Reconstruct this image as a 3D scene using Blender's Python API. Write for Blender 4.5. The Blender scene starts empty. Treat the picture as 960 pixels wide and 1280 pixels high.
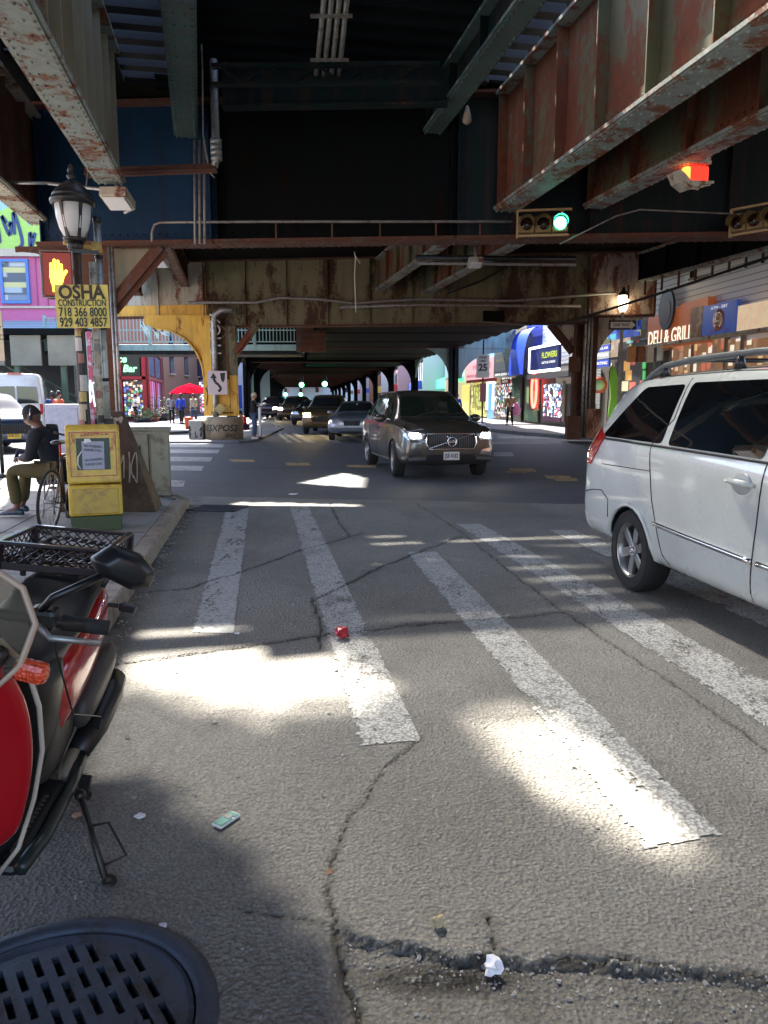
import bpy, bmesh, math, random
import numpy as np
from mathutils import Vector, Matrix
from mathutils.bvhtree import BVHTree
random.seed(7)
PI = math.pi
R = math.radians
SC = bpy.context.scene
COL = SC.collection
# ------------------------------------------------------------------ survey helpers
CAMH = 1.55
PITCH = math.atan(142 / 960)
_cp, _sp = math.cos(PITCH), math.sin(PITCH)
def at(x, y, z=0.0):
    a = (x - 480) / 960; b = (640 - y) / 960
    rx, ry, rz = a, _cp + b * _sp, -_sp + b * _cp
    t = (z - CAMH) / rz
    return Vector((rx * t, ry * t, z))
def atY(x, y, Y):
    a = (x - 480) / 960; b = (640 - y) / 960
    rx, ry, rz = a, _cp + b * _sp, -_sp + b * _cp
    t = Y / ry
    return Vector((rx * t, Y, CAMH + rz * t))
# ------------------------------------------------------------------ mesh builder
XF = {}
def xf(o):
    return XF.get(o.name, Matrix.Identity(4)) if o else Matrix.Identity(4)
class MB:
    def __init__(s): s.v = []; s.f = []; s.m = []; s.s = []
    def add(s, vs, fs, m=0, sm=False, M=None):
        b = len(s.v)
        for p in vs:
            p = Vector(p)
            s.v.append(M @ p if M is not None else p)
        for f in fs:
            s.f.append([b + i for i in f]); s.m.append(m); s.s.append(sm)
        return s
    def box(s, c, d, m=0, rz=0, M=None, rx=0, ry=0):
        x, y, z = d[0] / 2, d[1] / 2, d[2] / 2
        vs = [(-x, -y, -z), (x, -y, -z), (x, y, -z), (-x, y, -z), (-x, -y, z), (x, -y, z), (x, y, z), (-x, y, z)]
        T = Matrix.Translation(c) @ Matrix.Rotation(rz, 4, 'Z') @ Matrix.Rotation(ry, 4, 'Y') @ Matrix.Rotation(rx, 4, 'X')
        if M is not None: T = M @ T
        return s.add(vs, [(0, 3, 2, 1), (4, 5, 6, 7), (0, 1, 5, 4), (1, 2, 6, 5), (2, 3, 7, 6), (3, 0, 4, 7)], m, False, T)
    def b2(s, x0, x1, y0, y1, z0, z1, m=0, M=None):
        return s.box(((x0 + x1) / 2, (y0 + y1) / 2, (z0 + z1) / 2), (abs(x1 - x0), abs(y1 - y0), abs(z1 - z0)), m, M=M)
    def beam(s, p0, p1, w, h, m=0, up=(0, 0, 1), off=(0, 0)):
        # box from p0 to p1; w sideways, h along up (centred)
        p0 = Vector(p0); p1 = Vector(p1); d = p1 - p0; L = d.length; d.normalize()
        u = Vector(up); r = d.cross(u)
        if r.length < 1e-6: r = d.cross(Vector((1, 0, 0)))
        r.normalize(); u = r.cross(d)
        vs = []
        for e in (p0, p1):
            for a, b in ((-1, -1), (1, -1), (1, 1), (-1, 1)):
                vs.append(e + r * (a * w / 2 + off[0]) + u * (b * h / 2 + off[1]))
        return s.add(vs, [(0, 1, 2, 3), (7, 6, 5, 4), (0, 4, 5, 1), (1, 5, 6, 2), (2, 6, 7, 3), (3, 7, 4, 0)], m)
    def tube(s, pts, r, n=8, m=0, closed=False, sm=True, flat=1.0):
        pts = [Vector(p) for p in pts]; N = len(pts)
        rr = r if isinstance(r, (list, tuple)) else [r] * N
        vs = []; prev = None
        for i, p in enumerate(pts):
            if closed: d = pts[(i + 1) % N] - pts[i - 1]
            else: d = pts[min(i + 1, N - 1)] - pts[max(i - 1, 0)]
            d.normalize()
            if prev is None:
                a = d.cross(Vector((0, 0, 1)))
                if a.length < 1e-3: a = d.cross(Vector((0, 1, 0)))
            else: a = prev - d * prev.dot(d)
            if a.length < 1e-6: a = d.orthogonal()
            a.normalize(); prev = a; b = d.cross(a)
            for k in range(n):
                t = 2 * PI * k / n
                vs.append(p + (a * math.cos(t) + b * math.sin(t) * flat) * rr[i])
        fs = []
        for i in range(N if closed else N - 1):
            j = (i + 1) % N
            for k in range(n):
                l = (k + 1) % n
                fs.append((i * n + k, i * n + l, j * n + l, j * n + k))
        if not closed:
            fs.append(tuple(range(n - 1, -1, -1))); fs.append(tuple((N - 1) * n + k for k in range(n)))
        return s.add(vs, fs, m, sm)
    def cyl(s, p0, p1, r, r1=None, n=16, m=0, sm=True):
        return s.tube([p0, p1], [r, r if r1 is None else r1], n, m, sm=sm)
    def lathe(s, prof, n=24, m=0, M=None, sm=True, cap=True):
        vs = []; fs = []
        for (r, z) in prof:
            for k in range(n):
                t = 2 * PI * k / n; vs.append((r * math.cos(t), r * math.sin(t), z))
        for i in range(len(prof) - 1):
            for k in range(n):
                l = (k + 1) % n; fs.append((i * n + k, i * n + l, (i + 1) * n + l, (i + 1) * n + k))
        if cap:
            fs.append(tuple(range(n - 1, -1, -1))); fs.append(tuple((len(prof) - 1) * n + k for k in range(n)))
        return s.add(vs, fs, m, sm, M)
    def ball(s, c, r, n=12, m=0, M=None):
        r = (r, r, r) if not isinstance(r, (tuple, list)) else r
        vs = []; fs = []; h = n // 2
        for i in range(h + 1):
            a = PI * i / h
            for k in range(n):
                t = 2 * PI * k / n
                vs.append((c[0] + r[0] * math.sin(a) * math.cos(t), c[1] + r[1] * math.sin(a) * math.sin(t), c[2] + r[2] * math.cos(a)))
        for i in range(h):
            for k in range(n):
                l = (k + 1) % n; fs.append((i * n + k, (i + 1) * n + k, (i + 1) * n + l, i * n + l))
        return s.add(vs, fs, m, True, M)
    def prism(s, poly, off, m=0, M=None, sm=False):
        # poly: 3-D points of a planar outline; off: extrusion vector
        n = len(poly); off = Vector(off)
        vs = [Vector(p) for p in poly] + [Vector(p) + off for p in poly]
        fs = [tuple(range(n - 1, -1, -1)), tuple(range(n, 2 * n))] + [(i, (i + 1) % n, n + (i + 1) % n, n + i) for i in range(n)]
        return s.add(vs, fs, m, sm, M)
    def poly(s, pts, m=0, M=None):
        return s.add(pts, [tuple(range(len(pts)))], m, False, M)
    def loft(s, rings, m=0, sm=True, closed=True, caps=True, M=None):
        n = len(rings[0]); vs = [p for r in rings for p in r]; fs = []
        for i in range(len(rings) - 1):
            for k in range(n if closed else n - 1):
                l = (k + 1) % n; fs.append((i * n + k, i * n + l, (i + 1) * n + l, (i + 1) * n + k))
        if caps and closed:
            fs.append(tuple(range(n - 1, -1, -1))); fs.append(tuple((len(rings) - 1) * n + k for k in range(n)))
        return s.add(vs, fs, m, sm, M)
    def mesh(s, name, mats=()):
        me = bpy.data.meshes.new(name)
        me.from_pydata([tuple(v) for v in s.v], [], s.f)
        me.polygons.foreach_set('material_index', s.m); me.polygons.foreach_set('use_smooth', s.s)
        for mt in (mats if isinstance(mats, (list, tuple)) else [mats]): me.materials.append(mt)
        me.update(); return me
    def build(s, name, mats, parent=None, bevel=0, world=False, subsurf=0, loc=None, rz=0, fixn=False):
        if world and parent is not None:
            I = xf(parent).inverted(); s.v = [I @ Vector(p) for p in s.v]
        if loc is not None and not world:
            pass
        me = s.mesh(name, mats)
        if fixn:
            bm = bmesh.new(); bm.from_mesh(me); bmesh.ops.remove_doubles(bm, verts=bm.verts, dist=1e-5)
            bmesh.ops.recalc_face_normals(bm, faces=bm.faces); bm.to_mesh(me); bm.free()
        o = bpy.data.objects.new(name, me); COL.objects.link(o)
        if parent is not None: o.parent = parent; XF[o.name] = xf(parent)
        elif loc is not None:
            o.location = loc; o.rotation_euler.z = rz
            XF[o.name] = Matrix.Translation(loc) @ Matrix.Rotation(rz, 4, 'Z')
        if bevel:
            b = o.modifiers.new('bevel', 'BEVEL'); b.width = bevel; b.segments = 2; b.limit_method = 'ANGLE'; b.angle_limit = R(35)
            b.harden_normals = False
        if subsurf:
            b = o.modifiers.new('sub', 'SUBSURF'); b.levels = subsurf; b.render_levels = subsurf
        return o
def tag(o, label=None, cat=None, group=None, kind=None):
    if label: o['label'] = label
    if cat: o['category'] = cat
    if group: o['group'] = group
    if kind: o['kind'] = kind
    return o
def thing(name, label, cat, loc=(0, 0, 0), rz=0, group=None, lean=0, rx=0):
    o = bpy.data.objects.new(name, None); COL.objects.link(o); o.empty_display_size = .1
    o.location = loc; o.rotation_euler = (rx, lean, rz)
    XF[o.name] = Matrix.Translation(loc) @ o.rotation_euler.to_matrix().to_4x4()
    return tag(o, label, cat, group)
def kids(o): return [c for c in bpy.data.objects if c.parent == o]
def copy_tree(o, loc=None, rz=None, label=None, group=None, parent=None):
    c = o.copy(); COL.objects.link(c)
    if parent is not None: c.parent = parent
    if loc is not None: c.location = loc
    if rz is not None: c.rotation_euler.z = rz
    if label: c['label'] = label
    if group: c['group'] = group
    for ch in kids(o): copy_tree(ch, parent=c)
    return c
def frame(origin, xdir, up=(0, 0, 1)):
    # local x along xdir, local z along up, local y into the wall (away from the viewer side)
    x = Vector(xdir).normalized(); z = Vector(up).normalized(); y = z.cross(x).normalized(); z = x.cross(y)
    M = Matrix((x, y, z)).transposed().to_4x4(); M.translation = Vector(origin); return M
_tc = {}
def textmesh(txt, size, ext=.004, bold=0.0, align='CENTER', shear=0.0, spacing=1.0):
    k = (txt, size, ext, bold, align, shear, spacing)
    if k in _tc: return _tc[k]
    cu = bpy.data.curves.new('t', 'FONT'); cu.body = txt; cu.size = size; cu.extrude = ext; cu.offset = bold * size
    cu.align_x = align; cu.align_y = 'CENTER'; cu.shear = shear; cu.space_character = spacing; cu.resolution_u = 3
    o = bpy.data.objects.new('t', cu); COL.objects.link(o)
    dg = bpy.context.evaluated_depsgraph_get(); me = bpy.data.meshes.new_from_object(o.evaluated_get(dg))
    r = ([v.co.copy() for v in me.vertices], [tuple(p.vertices) for p in me.polygons])
    bpy.data.objects.remove(o); bpy.data.curves.remove(cu); bpy.data.meshes.remove(me)
    _tc[k] = r; return r
# text drawn in a plane: local x right, local z up, facing -y
_TX = Matrix(((1, 0, 0, 0), (0, 0, -1, 0), (0, 1, 0, 0), (0, 0, 0, 1)))
def text(mb, txt, size, x, z, y=0, M=None, m=0, w=None, **kw):
    vs, fs = textmesh(txt, size, **kw)
    if not vs: return
    sx = 1
    if w:
        xs = [v.x for v in vs]; sx = w / max(1e-6, (max(xs) - min(xs)))
    T = Matrix.Translation((x, y, z)) @ _TX @ Matrix.Diagonal((sx, 1, 1, 1))
    if M is not None: T = M @ T
    mb.add(vs, fs, m, False, T)
def scribble(mb, x0, x1, z0, z1, n, r, M=None, m=0, y=-.004, seed=0):
    # flat looping spray strokes in the local x-z plane
    rd = random.Random(seed)
    for i in range(n):
        cx = x0 + (x1 - x0) * (i + .5) / n; w = (x1 - x0) / n * .75; h = (z1 - z0) * .5; cz = (z0 + z1) / 2
        ks = [(cx + rd.uniform(-w, w) * .8, cz + rd.uniform(-h, h)) for _ in range(rd.randint(4, 6))]
        pts = []
        for j in range(len(ks) - 1):
            p0 = ks[max(j - 1, 0)]; p1 = ks[j]; p2 = ks[j + 1]; p3 = ks[min(j + 2, len(ks) - 1)]
            for q in range(6):
                t = q / 6
                f = lambda a, b, c, d: .5 * ((2 * b) + (-a + c) * t + (2 * a - 5 * b + 4 * c - d) * t * t + (-a + 3 * b - 3 * c + d) * t ** 3)
                pts.append((f(p0[0], p1[0], p2[0], p3[0]), f(p0[1], p1[1], p2[1], p3[1])))
        vs = []; fs = []
        for j, (px, pz) in enumerate(pts):
            a = pts[max(j - 1, 0)]; b = pts[min(j + 1, len(pts) - 1)]
            dx, dz = b[0] - a[0], b[1] - a[1]; L = math.hypot(dx, dz) or 1; nx, nz = -dz / L, dx / L
            px = min(max(px, x0), x1); pz = min(max(pz, z0), z1)
            vs += [(px + nx * r, y, pz + nz * r), (px - nx * r, y, pz - nz * r)]
            if j: fs.append((2 * j - 2, 2 * j - 1, 2 * j + 1, 2 * j))
        mb.add(vs, fs, m, False, M)
# ------------------------------------------------------------------ materials
_M = {}
class NT:
    def __init__(s, name):
        s.mat = bpy.data.materials.new(name); s.mat.use_nodes = True; s.t = s.mat.node_tree; s.n = s.t.nodes; s.l = s.t.links
        s.p = s.n['Principled BSDF']; s.tc = None
    def co(s, scale=(1, 1, 1)):
        if s.tc is None: s.tc = s.n.new('ShaderNodeTexCoord')
        mp = s.n.new('ShaderNodeMapping'); mp.inputs['Scale'].default_value = scale
        s.l.new(s.tc.outputs['Object'], mp.inputs['Vector']); return mp.outputs['Vector']
    def noise(s, sc, det=5, rough=.6, co=None, dist=0):
        n = s.n.new('ShaderNodeTexNoise'); n.inputs['Scale'].default_value = sc; n.inputs['Detail'].default_value = det
        n.inputs['Roughness'].default_value = rough; n.inputs['Distortion'].default_value = dist
        s.l.new(co if co else s.co(), n.inputs['Vector']); return n.outputs['Fac']
    def voro(s, sc, feat='F1', out='Distance', co=None, rnd=1):
        n = s.n.new('ShaderNodeTexVoronoi'); n.feature = feat; n.inputs['Scale'].default_value = sc; n.inputs['Randomness'].default_value = rnd
        s.l.new(co if co else s.co(), n.inputs['Vector']); return n.outputs[out]
    def ramp(s, fac, stops, interp='LINEAR'):
        n = s.n.new('ShaderNodeValToRGB'); cr = n.color_ramp; cr.interpolation = interp
        while len(cr.elements) < len(stops): cr.elements.new(.5)
        for e, (p, c) in zip(cr.elements, stops):
            e.position = p; e.color = (c, c, c, 1) if not isinstance(c, (tuple, list)) else (*c, 1)
        s.l.new(fac, n.inputs['Fac']); return n.outputs['Color']
    def mix(s, fac, a, b, mode='MIX'):
        n = s.n.new('ShaderNodeMix'); n.data_type = 'RGBA'; n.blend_type = mode
        for i, v in ((0, fac), (6, a), (7, b)):
            if isinstance(v, (int, float)): n.inputs[i].default_value = v if i == 0 else (v, v, v, 1)
            elif isinstance(v, (tuple, list)): n.inputs[i].default_value = (*v, 1)
            else: s.l.new(v, n.inputs[i])
        return n.outputs[2]
    def math(s, op, a, b=0.0):
        n = s.n.new('ShaderNodeMath'); n.operation = op
        for i, v in ((0, a), (1, b)):
            if isinstance(v, (int, float)): n.inputs[i].default_value = v
            else: s.l.new(v, n.inputs[i])
        return n.outputs[0]
    def attr(s, name):
        n = s.n.new('ShaderNodeAttribute'); n.attribute_name = name; return n.outputs['Fac']
    def set(s, k, v):
        if isinstance(v, (int, float)): s.p.inputs[k].default_value = v
        elif isinstance(v, (tuple, list)): s.p.inputs[k].default_value = (*v, 1)
        else: s.l.new(v, s.p.inputs[k])
        return s
    def bump(s, h, strength=.3, dist=.01):
        n = s.n.new('ShaderNodeBump'); n.inputs['Strength'].default_value = strength; n.inputs['Distance'].default_value = dist
        s.l.new(h, n.inputs['Height']); s.l.new(n.outputs['Normal'], s.p.inputs['Normal']); return s
def mat(name, c, rough=.6, metal=0, var=.25, sc=6, bump=0, dirt=None, dsc=3, dlo=.5, dhi=.7, coat=0, bsc=None, emit=None, es=0):
    if name in _M: return _M[name]
    t = NT(name); c = tuple(c)
    dark = tuple(x * (1 - var) for x in c); lite = tuple(min(1, x * (1 + var)) for x in c)
    col = t.mix(t.noise(sc), dark, lite) if var else c
    if dirt: col = t.mix(t.ramp(t.noise(dsc, 8, .65), [(dlo, 0.0), (dhi, 1.0)]), col, dirt)
    t.set('Base Color', col).set('Roughness', rough).set('Metallic', metal)
    if coat: t.set('Coat Weight', coat).set('Coat Roughness', .04)
    if bump: t.bump(t.noise(bsc or sc * 8, 6), bump, .01)
    if emit: t.set('Emission Color', emit).set('Emission Strength', es)
    _M[name] = t.mat; return t.mat
def rusty(name, paint, rust=(.16, .055, .025), amt=.55, sc=1.6, rough=.65, bump=.5, streak=True, edge=.03, dark=.25, spec=.5):
    if name in _M: return _M[name]
    t = NT(name); t.set('Specular IOR Level', spec)
    co = t.co((1, 1, .35)) if streak else None
    n1 = t.math('ADD', t.math('MULTIPLY', t.noise(sc, 10, .68, co, .4), .76), t.math('MULTIPLY', t.noise(sc * 9, 8, .7), .24))
    mask = t.ramp(n1, [(amt - edge, 0.0), (amt + edge, 1.0)])
    pc = t.mix(t.noise(sc * .9, 5), tuple(x * (1 - dark) for x in paint), tuple(min(1, x * 1.25) for x in paint))
    pc = t.mix(t.ramp(t.noise(sc * 3, 8, .7, t.co((1, 1, .08))), [(.48, 0.0), (.75, .55)]), pc, tuple(x * .5 for x in rust))
    rc = t.mix(t.noise(sc * 9, 6, .7), tuple(x * .35 for x in rust), tuple(min(1, x * 1.7) for x in rust))
    t.set('Base Color', t.mix(mask, pc, rc)); t.set('Roughness', t.mix(mask, rough, .92))
    hgt = t.mix(mask, .6, t.mix(.5, 0.0, t.noise(sc * 14, 5)))
    t.bump(hgt, bump, .012); _M[name] = t.mat; return t.mat
def emis(name, c, s, var=0):
    if name in _M: return _M[name]
    t = NT(name); t.set('Base Color', tuple(x * .5 for x in c)).set('Emission Color', c).set('Emission Strength', s).set('Roughness', .4)
    _M[name] = t.mat; return t.mat
def glass(name, c=(.01, .012, .014), rough=.03, trans=0):
    if name in _M: return _M[name]
    t = NT(name); t.set('Base Color', c).set('Roughness', rough).set('IOR', 1.5).set('Specular IOR Level', .7)
    if trans: t.set('Transmission Weight', trans)
    _M[name] = t.mat; return t.mat
def clutter(name, cols, sc=(3, 3, 3), rough=.5, emit=0, dark=(.02, .02, .02), gap=.04):
    # goods seen in a shop window: small blocks in many colours with dark gaps between
    if name in _M: return _M[name]
    t = NT(name); co = t.co(sc)
    v = t.n.new('ShaderNodeTexVoronoi'); v.distance = 'CHEBYCHEV'; v.inputs['Scale'].default_value = 1; v.inputs['Randomness'].default_value = .75
    t.l.new(co, v.inputs['Vector'])
    sep = t.n.new('ShaderNodeSeparateColor'); t.l.new(v.outputs['Color'], sep.inputs[0])
    n = len(cols); col = t.ramp(sep.outputs[0], [(i / n, c) for i, c in enumerate(cols)], 'CONSTANT')
    col = t.mix(t.ramp(v.outputs['Distance'], [(.34, 0.0), (.42, 1.0)]), col, dark)
    t.set('Base Color', col).set('Roughness', rough)
    if emit: t.set('Emission Color', col).set('Emission Strength', emit)
    _M[name] = t.mat; return t.mat
K_TEAL = rusty('teal_steel', (.045, .085, .08), amt=.62)
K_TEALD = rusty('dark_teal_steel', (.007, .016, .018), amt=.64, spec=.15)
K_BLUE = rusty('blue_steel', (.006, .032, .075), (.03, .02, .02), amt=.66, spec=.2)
K_OLIVE = rusty('olive_steel', (.15, .135, .065), (.055, .026, .012), amt=.53, sc=1.1)
K_KHAKI = rusty('khaki_steel', (.22, .205, .14), amt=.6, sc=1.2)
K_PEEL = rusty('peeling_khaki_steel', (.10, .098, .05), (.13, .034, .012), amt=.51, sc=.9)
K_FLANGE = rusty('grey_flange_steel', (.22, .26, .235), amt=.53, sc=3.5, streak=False)
K_RUST = rusty('rusty_steel', (.07, .045, .035), (.09, .035, .02), amt=.45, sc=3)
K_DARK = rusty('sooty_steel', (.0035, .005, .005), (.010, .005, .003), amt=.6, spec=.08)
K_PINKR = rusty('peeling_pinkish_steel', (.34, .27, .22), (.12, .045, .025), amt=.50, sc=2.6)
K_YEL = rusty('yellow_painted_steel', (.72, .40, .05), (.22, .08, .03), amt=.60, sc=2.2)
K_CREAM = rusty('cream_painted_steel', (.45, .42, .33), amt=.56, sc=2)
K_GREEN = rusty('green_painted_steel', (.10, .16, .10), amt=.62)
K_MEZZ = rusty('pale_teal_painted_steel', (.28, .42, .40), amt=.66, sc=1.5)
K_PIPE = mat('grey_conduit', (.25, .24, .22), .5, .3, dirt=(.12, .06, .03), dsc=9)
K_BLK = mat('black_metal', (.015, .015, .016), .4, .2, dirt=(.05, .045, .04), dsc=12)
K_GALV = mat('galvanised_metal', (.4, .41, .4), .45, .7, dirt=(.15, .1, .06), dsc=8)
K_WHITE = mat('white_paint', (.78, .78, .76), .5, var=.06, dirt=(.3, .28, .24), dlo=.62, dhi=.8)
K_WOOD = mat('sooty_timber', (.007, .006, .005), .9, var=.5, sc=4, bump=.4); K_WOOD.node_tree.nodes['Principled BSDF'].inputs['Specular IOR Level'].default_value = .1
K_TIE = mat('timber_tie', (.02, .018, .02), .85, var=.5, sc=3, bump=.4)
K_CHROME = mat('chrome', (.75, .75, .75), .12, 1, var=0)
K_RUBBER = mat('tyre_rubber', (.018, .018, .018), .8, var=.3, sc=20, bump=.2)
K_GLASSD = glass('tinted_car_glass', (.006, .007, .008))
K_SKIN = mat('brown_skin', (.12, .055, .035), .5, var=.1, sc=20)
K_SKINL = mat('light_skin', (.45, .25, .17), .5, var=.1, sc=20)
K_BLACKP = mat('black_plastic', (.02, .02, .022), .35, var=.2, sc=15)
K_ASPH = None
def road_mats():
    global K_FADE, K_NEAR, K_AVE, K_PAINT, K_SIDE, K_CURB, K_YPAINT
    t = NT('worn_concrete_road')
    agg = t.voro(70); agg2 = t.voro(160)
    c = t.mix(t.noise(1.1, 6), (.205, .196, .170), (.295, .28, .25))
    c = t.mix(t.ramp(t.voro(62, out='Distance'), [(.34, 0.0), (.68, .42)]), c, (.08, .075, .066))
    c = t.mix(t.ramp(t.voro(62, out='Distance'), [(.0, .75), (.25, 0.0)]), c, t.mix(t.ramp(t.noise(33, 2), [(.4, 0.0), (.6, 1.0)]), (.10, .10, .095), (.46, .44, .40)))
    c = t.mix(t.ramp(t.noise(.8, 7, .62, t.co((1, .35, 1))), [(.52, 0.0), (.62, .5)]), c, (.10, .095, .085))
    c = t.mix(t.ramp(t.noise(2.3, 8, .7), [(.60, 0.0), (.72, .6)]), c, (.06, .055, .05))
    c = t.mix(t.ramp(t.noise(14, 4, .6), [(.68, 0.0), (.72, .8)]), c, (.05, .047, .04))
    c = t.mix(t.ramp(t.noise(.55, 6, .6), [(.42, 0.0), (.62, .55)]), c, (.085, .082, .075))
    c = t.mix(t.ramp(t.noise(260, 2, .5), [(.66, 0.0), (.74, 1.0)]), c, (.5, .49, .46))
    c = t.mix(t.attr('dirt'), c, (.022, .019, .015))
    t.set('Base Color', c); t.set('Roughness', t.mix(t.ramp(t.attr('dirt'), [(.90, 0.0), (.94, 1.0)]), t.mix(t.noise(30), .62, .9), .16)); t.set('Specular IOR Level', .5)
    h = t.math('ADD', t.math('MULTIPLY', agg, 1.0), t.math('MULTIPLY', t.noise(45, 6), .9))
    h = t.math('ADD', h, t.math('MULTIPLY', t.noise(9, 4), 1.2))
    t.bump(h, .75, .014); K_NEAR = t.mat
    t = NT('dark_avenue_asphalt')
    c = t.mix(t.noise(.5, 7, .6), (.048, .053, .062), (.092, .098, .107))
    c = t.mix(t.ramp(t.voro(60), [(.1, 1.0), (.3, 0.0)]), c, t.mix(t.noise(40, 2), (.03, .03, .03), (.14, .14, .14)))
    c = t.mix(t.ramp(t.noise(.9, 5, .6, t.co((.15, 1, 1))), [(.55, 0.0), (.7, .35)]), c, (.022, .022, .023))
    t.set('Base Color', c).set('Roughness', t.mix(t.noise(3), .55, .8)); t.bump(t.math('ADD', t.voro(60), t.noise(30)), .5, .01); K_AVE = t.mat
    t = NT('worn_white_road_paint')
    c = t.mix(t.noise(4, 8, .7), (.40, .40, .38), (.58, .58, .55)); c = t.mix(t.ramp(t.noise(22, 6, .7), [(.50, 0.0), (.66, .8)]), c, (.20, .19, .175)); c = t.mix(t.ramp(t.noise(1.6, 7, .7), [(.50, 0.0), (.70, .6)]), c, (.17, .165, .15)); c = t.mix(t.ramp(t.voro(62), [(.40, 0.0), (.66, .6)]), c, (.10, .095, .085))
    t.set('Base Color', c).set('Roughness', .7); t.bump(t.math('ADD', t.voro(62), t.noise(40, 5)), .7, .010)
    t.set('Alpha', t.ramp(t.math('ADD', t.math('ADD', t.math('MULTIPLY', t.noise(7, 8, .75, t.co((1, .5, 1))), .40), t.math('MULTIPLY', t.noise(2.0, 6, .7), .38)), t.math('MULTIPLY', t.noise(70, 4, .7), .22)), [(.415, 0.0), (.45, 1.0)])); K_PAINT = t.mat
    t = NT('faded_road_paint'); c = t.mix(t.noise(4, 8, .7), (.30, .30, .29), (.44, .44, .42)); t.set('Base Color', t.mix(t.ramp(t.noise(30, 6, .7), [(.5, 0.0), (.62, .9)]), c, (.17, .165, .15))).set('Roughness', .75); t.bump(t.noise(50, 5), .4, .006); K_FADE = t.mat
    t = NT('worn_yellow_road_paint')
    c = t.mix(t.ramp(t.noise(9, 8, .7), [(.5, 0.0), (.6, 1.0)]), (.5, .33, .13), (.08, .075, .07)); t.set('Base Color', c).set('Roughness', .7); K_YPAINT = t.mat
    t = NT('sidewalk_concrete')
    c = t.mix(t.noise(1.3, 7), (.22, .21, .19), (.36, .34, .31)); c = t.mix(t.ramp(t.voro(9, out='Distance'), [(.03, .8), (.05, 0.0)]), c, (.05, .05, .05))
    c = t.mix(t.ramp(t.noise(2.5, 6, .7), [(.5, 0.0), (.68, .6)]), c, (.1, .09, .08))
    t.set('Base Color', c).set('Roughness', .85); t.bump(t.noise(60, 6), .3, .006); K_SIDE = t.mat
    t = NT('stained_kerb_stone')
    c = t.mix(t.noise(3, 7), (.24, .19, .14), (.40, .34, .27)); c = t.mix(t.ramp(t.noise(7, 7, .7), [(.5, 0.0), (.65, .7)]), c, (.07, .06, .05))
    t.set('Base Color', c).set('Roughness', .85); t.bump(t.noise(40, 6), .4, .008); K_CURB = t.mat
road_mats()
K_PLAZA = mat('worn_plaza_paving', (.13, .135, .145), .85, var=.25, sc=1.5, dirt=(.06, .06, .06), dsc=2, bump=.2)
# ------------------------------------------------------------------ camera, light, sky
cam = bpy.data.cameras.new('camera'); camo = bpy.data.objects.new('camera', cam); COL.objects.link(camo)
camo.location = (0, 0, CAMH); camo.rotation_euler = (PI / 2 - PITCH, 0, 0)
cam.sensor_fit = 'VERTICAL'; cam.sensor_height = 36; cam.lens = 36 * 960 / 1280; cam.clip_end = 2000; cam.clip_start = .05
SC.camera = camo
SUN = Vector((-.22, .60, .80)).normalized()
w = bpy.data.worlds.new('World'); SC.world = w; w.use_nodes = True
nt = w.node_tree; bg = nt.nodes['Background']; sky = nt.nodes.new('ShaderNodeTexSky'); sky.sky_type = 'NISHITA'; sky.sun_disc = False
sky.sun_elevation = math.asin(SUN.z); sky.sun_rotation = math.atan2(SUN.x, SUN.y); sky.air_density = 1.0; sky.dust_density = 1.5
nt.links.new(sky.outputs[0], bg.inputs[0]); bg.inputs[1].default_value = .15
sl = bpy.data.lights.new('sun', 'SUN'); sl.energy = 5; sl.angle = R(1.0); sl.color = (1, .93, .82)
slo = bpy.data.objects.new('sun', sl); COL.objects.link(slo); slo.rotation_euler = SUN.to_track_quat('Z', 'Y').to_euler()
SC.view_settings.view_transform = 'Standard'; SC.view_settings.look = 'None'; SC.view_settings.gamma = 1
SC.view_settings.exposure = 2.5
SC.render.engine = 'CYCLES'
SC.cycles.use_denoising = True; SC.cycles.max_bounces = 8; SC.cycles.sample_clamp_indirect = 8
# ------------------------------------------------------------------ noise for geometry
def _hash(i, j, s):
    n = (i * 374761393 + j * 668265263 + s * 974711) & 0x7fffffff
    n = ((n ^ (n >> 13)) * 1274126177) & 0x7fffffff
    return ((n ^ (n >> 16)) & 0xffff) / 65535.0
def vnoise(x, y, s=0):
    xi = np.floor(x).astype(np.int64); yi = np.floor(y).astype(np.int64); fx = x - xi; fy = y - yi
    fx = fx * fx * (3 - 2 * fx); fy = fy * fy * (3 - 2 * fy)
    a = _hash(xi, yi, s); b = _hash(xi + 1, yi, s); c = _hash(xi, yi + 1, s); d = _hash(xi + 1, yi + 1, s)
    return (a * (1 - fx) + b * fx) * (1 - fy) + (c * (1 - fx) + d * fx) * fy
def fbm(x, y, s=0, o=4):
    r = 0; a = .5; t = 0
    for k in range(o):
        r = r + a * vnoise(x * 2 ** k, y * 2 ** k, s + k); t += a; a *= .5
    return r / t
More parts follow.
